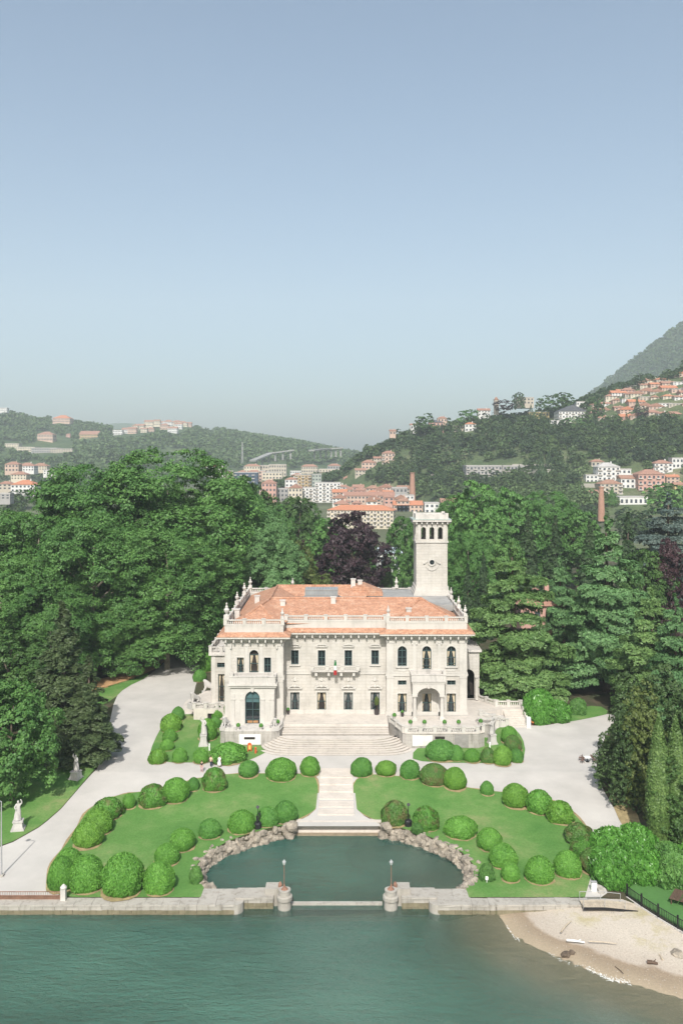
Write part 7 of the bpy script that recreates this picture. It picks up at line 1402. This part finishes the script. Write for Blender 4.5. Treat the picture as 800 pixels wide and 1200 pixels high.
DP = plain('dark_pot', (0.05, 0.04, 0.04), 0.6, 0.2)
for x, y, lab, d in ((-9.4, 150.4, 'dark pot in the corner between the west wing and the middle front', 0.5), (10.6, 149.0, 'dark round pot beside the portico column', 0.45)): planter(x, y, VZ, lab, DP, d, 0.8)
ol = empty('potted_tree', (6.2, 150.3, VZ), 0, 'thin potted tree in a dark pot against the middle front', 'potted tree'); MB().lathe([(0.4, 0), (0.5, 0.9), (0.45, 0.85)], n=12).build('pot', DP, ol); MB().tube((0, 0, 0.8), (0, 0, 2.2), 0.05, 0.04, 6).build('trunk', M['bark'], ol); inst('crown', BALL, ol, (0, 0, 1.7), 0, (0.4, 0.4, 1.5), FO['olive'])
# black spotlights and white plant labels on the rockwork
for px, pb, lab in ((302, 971, 'black spotlight on a pole with a drum base on the long harbour curve'), (478, 968, 'black spotlight on a pole with a drum base on the beach-side rockwork')):
    X, Y, z = gp(px, pb); r = empty('spotlight', (X, Y, z), 0, lab, 'spotlight')
    MB().lathe([(0.5, 0), (0.52, 0.7), (0.4, 0.85)], n=12).build('drum_base', M['iron'], r); MB().tube((0, 0, 0.85), (0.02, 0, 2.7), 0.05, 0.04, 8).build('pole', M['iron'], r)
    MB().tube((0.02, -0.25, 2.95), (0.02, 0.2, 2.75), 0.22, 0.18, 10).build('lamp_head', M['iron'], r)
    if px < 400: MB().tube((0.05, 0, 1.0), (0.3, 0, 2.0), 0.05, 0.12, 8).tube((-0.03, 0, 0.9), (-0.15, 0, 1.7), 0.09, 0.09, 8).build('side_lamp', M['iron'], r)
for px, pb, lab in ((305, 968, 'white plant tag right beside the drum of the spotlight'), (318, 968, 'white plant tag between spotlight and walkway'), (464, 962, 'white plant tag in front of the half dead brown bush'), (469, 965, 'white plant tag beside the spotlight drum on the beach side'), (570, 1035, 'white marker post at the rock end on the beach side')):
    X, Y, z = gp(px, pb); r = empty('plant_label', (X, Y, z), 0, lab, 'plant label'); MB().box(-0.025, 0.025, -0.02, 0.02, 0, 0.55).build('stake', M['white_paint'], r); MB().box(-0.16, 0.16, -0.05, -0.02, 0.4, 0.8).build('tag', M['white_paint'], r)
for px, pb, lab in ((245.5, 880, 'white bollard light on the western statue lawn'), (573.5, 878, 'white bollard light on the eastern statue lawn')):
    X, Y, z = gp(px, pb); r = empty('bollard_light', (X, Y, z), 0, lab, 'bollard light'); MB().lathe([(0.11, 0), (0.11, 1.05)], n=10).build('post', M['white_paint'], r); MB().lathe([(0.13, 1.05), (0.13, 1.12), (0.05, 1.2)], n=10).build('cap', M['white_paint'], r)
for px, pb, wpx, lab in ((191, 779, 0, ''), (571, 788, 0, '')): pass
X, Y, z = gp(186, 776); r = empty('white_bollard', (X, Y, z), 0, 'pale bollard standing by the bark mulch bed under the planes', 'bollard'); MB().lathe([(0.2, 0), (0.18, 1.7)], n=10).build('post', M['white_paint'], r); MB().lathe([(0.2, 1.7), (0.12, 1.9), (0.02, 2.0)], n=10).build('cap', M['grey_metal'], r)
OR_ = plain('orange_red_paint', (0.55, 0.10, 0.03), 0.5, 0.1); YE = plain('warm_yellow_paint', (0.7, 0.42, 0.12), 0.5, 0.1)
X, Y, z = gp(292.5, 881); r = empty('orange_stand', (X, Y, z), R(15), 'arched orange-red stand with a yellow panel beside the lowest stair', 'stand')
q = [(-0.33, 0), (-0.33, 1.15)] + [(-0.33*math.cos(math.pi*i/8), 1.15+0.33*math.sin(math.pi*i/8)) for i in range(1, 8)] + [(0.33, 1.15), (0.33, 0), (0.2, 0), (0.2, 1.1), (-0.2, 1.1), (-0.2, 0)]
MB().extr(q, -0.08, 0.08).build('arched_frame', OR_, r); MB().box(-0.19, 0.19, -0.05, 0.05, 0.42, 1.05).build('panel', YE, r); MB().box(-0.19, 0.19, -0.06, 0.06, 0.3, 0.4).build('crossbar', OR_, r)
X, Y, z = gp(299.5, 883); r = empty('orange_post', (X, Y, z), 0, 'short orange-red post next to the arched stand', 'post'); MB().lathe([(0.2, 0), (0.16, 0.1), (0.15, 0.8), (0.19, 0.95), (0.1, 1.05)], n=10).build('post', OR_, r); MB().box(0.14, 0.3, -0.06, 0.06, 0.3, 0.5).build('side_spout', plain('dull_red_paint', (0.25, 0.07, 0.05), 0.6, 0.1), r)
X, Y, z = gp(624, 849); r = empty('orange_chair', (X, Y, z), R(25), 'orange shell chair with a dark red frame beside the side stair newel', 'chair'); DR_ = plain('dark_red_frame', (0.2, 0.03, 0.015), 0.5, 0.1); OS = plain('orange_shell', (0.65, 0.24, 0.08), 0.5, 0.1)
MB().box(-0.4, 0.4, -0.4, 0.3, 0.42, 0.52).build('seat', OS, r); MB().extr([(-0.4, 0.53), (0.4, 0.53), (0.36, 1.1), (0.2, 1.25), (-0.2, 1.25), (-0.36, 1.1)], 0.3, 0.4).build('backrest', OS, r)
for sx in (-0.35, 0.35):
    for sy in (-0.35, 0.3): MB().tube((sx*1.15, sy*1.2, 0), (sx, sy, 0.42), 0.04, 0.04, 6).build('leg', DR_, r)
# café table and chairs on the wide gravel
X, Y, z = gp(688, 893); tb = empty('cafe_table', (X, Y, z+0.03), 0, 'small white-topped table with a dark foot alone on the wide gravel', 'table')
MB().lathe([(0.02, 0.72), (0.55, 0.72), (0.55, 0.76), (0.02, 0.76)], n=16).build('table_top', M['white_paint'], tb); MB().lathe([(0.3, 0), (0.28, 0.05), (0.06, 0.1), (0.05, 0.715)], n=10).build('pedestal', M['iron'], tb)
CHM = plain('brown_cane', (0.16, 0.1, 0.08), 0.7, 0.2)
for i, (dx, dy, a, lab) in enumerate([(-1.0, -0.5, 120, 'brown cane chair at the lake and villa side of the small table'), (1.0, -0.5, 240, 'brown cane chair at the lake and hedge side of the small table'), (-0.95, 0.6, 60, 'brown cane chair behind the small table on the villa side'), (0.95, 0.6, 300, 'brown cane chair behind the small table on the hedge side')]):
    c = empty('cafe_chair', (X+dx, Y+dy, z+0.03), R(a), lab, 'chair', 'chairs round the small table')
    MB().box(-0.24, 0.24, -0.24, 0.24, 0.43, 0.48).build('seat', CHM, c); MB().box(-0.24, 0.24, -0.26, -0.21, 0.5, 0.95).build('backrest', CHM, c)
    for sx in (-0.2, 0.2):
        for sy in (-0.2, 0.2): MB().tube((sx, sy, 0), (sx, sy, 0.43), 0.025, 0.025, 6).build('leg', CHM, c)
        MB().tube((sx*1.1, -0.2, 0.7), (sx*1.1, 0.2, 0.68), 0.025, 0.025, 6).build('armrest', CHM, c)
# people on the drive
SKIN = plain('skin', (0.5, 0.32, 0.24), 0.6, 0.05)
def person(X, Y, z, rz, top, legs, hair, label, dress=False, hat=None, bag=False, bend=0.0, stride=0.12):
    r = empty('person', (X, Y, z), rz, label, 'person'); b = lambda zz: -bend*max(0, zz-0.95)
    J = [(0, 0, .95, (.15, .11)), (0, b(1.2), 1.18, (.14, .10)), (0, b(1.42), 1.4, (.18, .10)), (0, b(1.52), 1.5, .055), (0, b(1.6)-.02, 1.6, (.085, .1)), (0, b(1.7)-.01, 1.7, .08),
         (.19, b(1.42), 1.4, .055), (.25, b(1.15)+.03, 1.13, .043), (.25, b(.95)-.08, .9, .032), (-.19, b(1.42), 1.4, .055), (-.25, b(1.15)+.03, 1.13, .043), (-.25, b(.95)-.06, .9, .032),
         (.09, 0, .88, .09), (.1, -.04-stride*.5, .5, .065), (.1, .02-stride, .08, .045), (.1, -.12-stride, .03, .035), (-.09, 0, .88, .09), (-.1, -.02+stride*.5, .5, .065), (-.1, .06+stride, .08, .045), (-.1, -.07+stride, .03, .035)]
    E = [(0, 1), (1, 2), (2, 3), (3, 4), (4, 5), (2, 6), (6, 7), (7, 8), (2, 9), (9, 10), (10, 11), (0, 12), (12, 13), (13, 14), (14, 15), (0, 16), (16, 17), (17, 18), (18, 19)]
    skinned('body', J, E, SKIN, r)
    fg = MB()
    for s, (hx, hy, hz) in ((1, (.25, b(.95)-.085, .885)), (-1, (-.25, b(.95)-.065, .885))):   # palms, four unequal fingers and a thumb
        fg.tube((hx, hy, hz+.02), (hx, hy-.01, hz-.07), .03, .036, 7)
        for i, L in enumerate((.062, .074, .07, .055)): q = (i-1.5)*.017; fg.path([(hx-s*.005, hy-.012+q, hz-.065), (hx-s*.012, hy-.016+q, hz-.065-L*.55), (hx-s*.03, hy-.02+q, hz-.065-L)], [.0095, .0085, .006], 6)
        fg.path([(hx-s*.01, hy-.04, hz-.01), (hx-s*.025, hy-.062, hz-.045), (hx-s*.035, hy-.062, hz-.075)], [.011, .01, .007], 6)
    fg.build('hands', SKIN, r)
    fc = MB().tube((0, b(1.6)-.115, 1.605), (0, b(1.6)-.138, 1.59), .012, .018, 6)
    for s in (-1, 1): fc.tube((s*.085, b(1.6)-.01, 1.61), (s*.1, b(1.6)-.005, 1.61), .03, .026, 8)
    fc.build('nose_and_ears', SKIN, r); MB().box(-.03, .03, b(1.6)-.118, b(1.6)-.112, 1.548, 1.558).build('mouth', OR_, r)
    for s in (-1, 1): MB().lathe([(0.002, -.01), (.011, 0), (.002, .01)], (s*.033, b(1.62)-.105, 1.63), 8).build('eye', M['iron'], r)
    MB().lathe([(.1, 1.6), (.112, 1.68), (.1, 1.75), (.05, 1.79), (.005, 1.8)], (0, b(1.7)+.02, 0), 12).build('hair', hair, r, smooth=True)
    T = [(x, y, zz, tuple(q*1.12 for q in rr) if isinstance(rr, tuple) else rr*1.25) for x, y, zz, rr in J]
    skinned('top', [T[0], T[1], T[2], T[6], T[7], T[9], T[10]], [(0, 1), (1, 2), (2, 3), (3, 4), (2, 5), (5, 6)], top, r)
    if dress: MB().lathe([(.36, .3), (.3, .6), (.2, .95), (.17, 1.05)], n=16, sy=0.85).build('skirt', legs, r, smooth=True)
    else: skinned('trousers', [(0, 0, .97, (.165, .125)), (*T[12][:3], .105), (*T[13][:3], .08), (*T[14][:3], .06), (*T[16][:3], .105), (*T[17][:3], .08), (*T[18][:3], .06)], [(0, 1), (1, 2), (2, 3), (0, 4), (4, 5), (5, 6)], legs, r)
    if hat: MB().lathe([(.22, 1.72), (.23, 1.735), (.12, 1.745), (.11, 1.84), (.02, 1.86)], (0, b(1.75), 0), 14).build('hat', hat, r)
    if bag: MB().box(.22, .38, -.2, .15, .65, 1.0).build('bag', M['iron'], r)
cl = lambda n, c: plain(n + '_cloth', c, 0.85, 0.1, 4)
BEI, NAV, WHI, BLK_, PNK, BRN = cl('beige', (0.5, 0.4, 0.28)), cl('navy', (0.03, 0.035, 0.06)), cl('white', (0.75, 0.73, 0.72)), cl('black', (0.03, 0.025, 0.03)), cl('pink', (0.55, 0.35, 0.36)), cl('hair_brown', (0.05, 0.03, 0.02))
for px, pb, rz, top, legs, lab, kw in ((247.3, 899, R(170), BEI, NAV, 'person in a beige top and dark trousers walking on the drive', {}), (258.3, 893, R(200), BLK_, BLK_, 'person in dark clothes with a pale straw hat on the drive', dict(hat=cl('straw', (0.6, 0.5, 0.36)))), (257, 899, R(150), WHI, WHI, 'person in a white dress carrying a black bag on the drive', dict(dress=True, bag=True, bend=0.2)), (236.5, 905, R(20), BLK_, PNK, 'person in a dark top and pink trousers apart from the others', {})):
    X, Y, z = gp(px, pb); person(X, Y, z+0.03, rz, top, legs, BRN, lab, **kw)
X, Y, z = gp(461, 845)
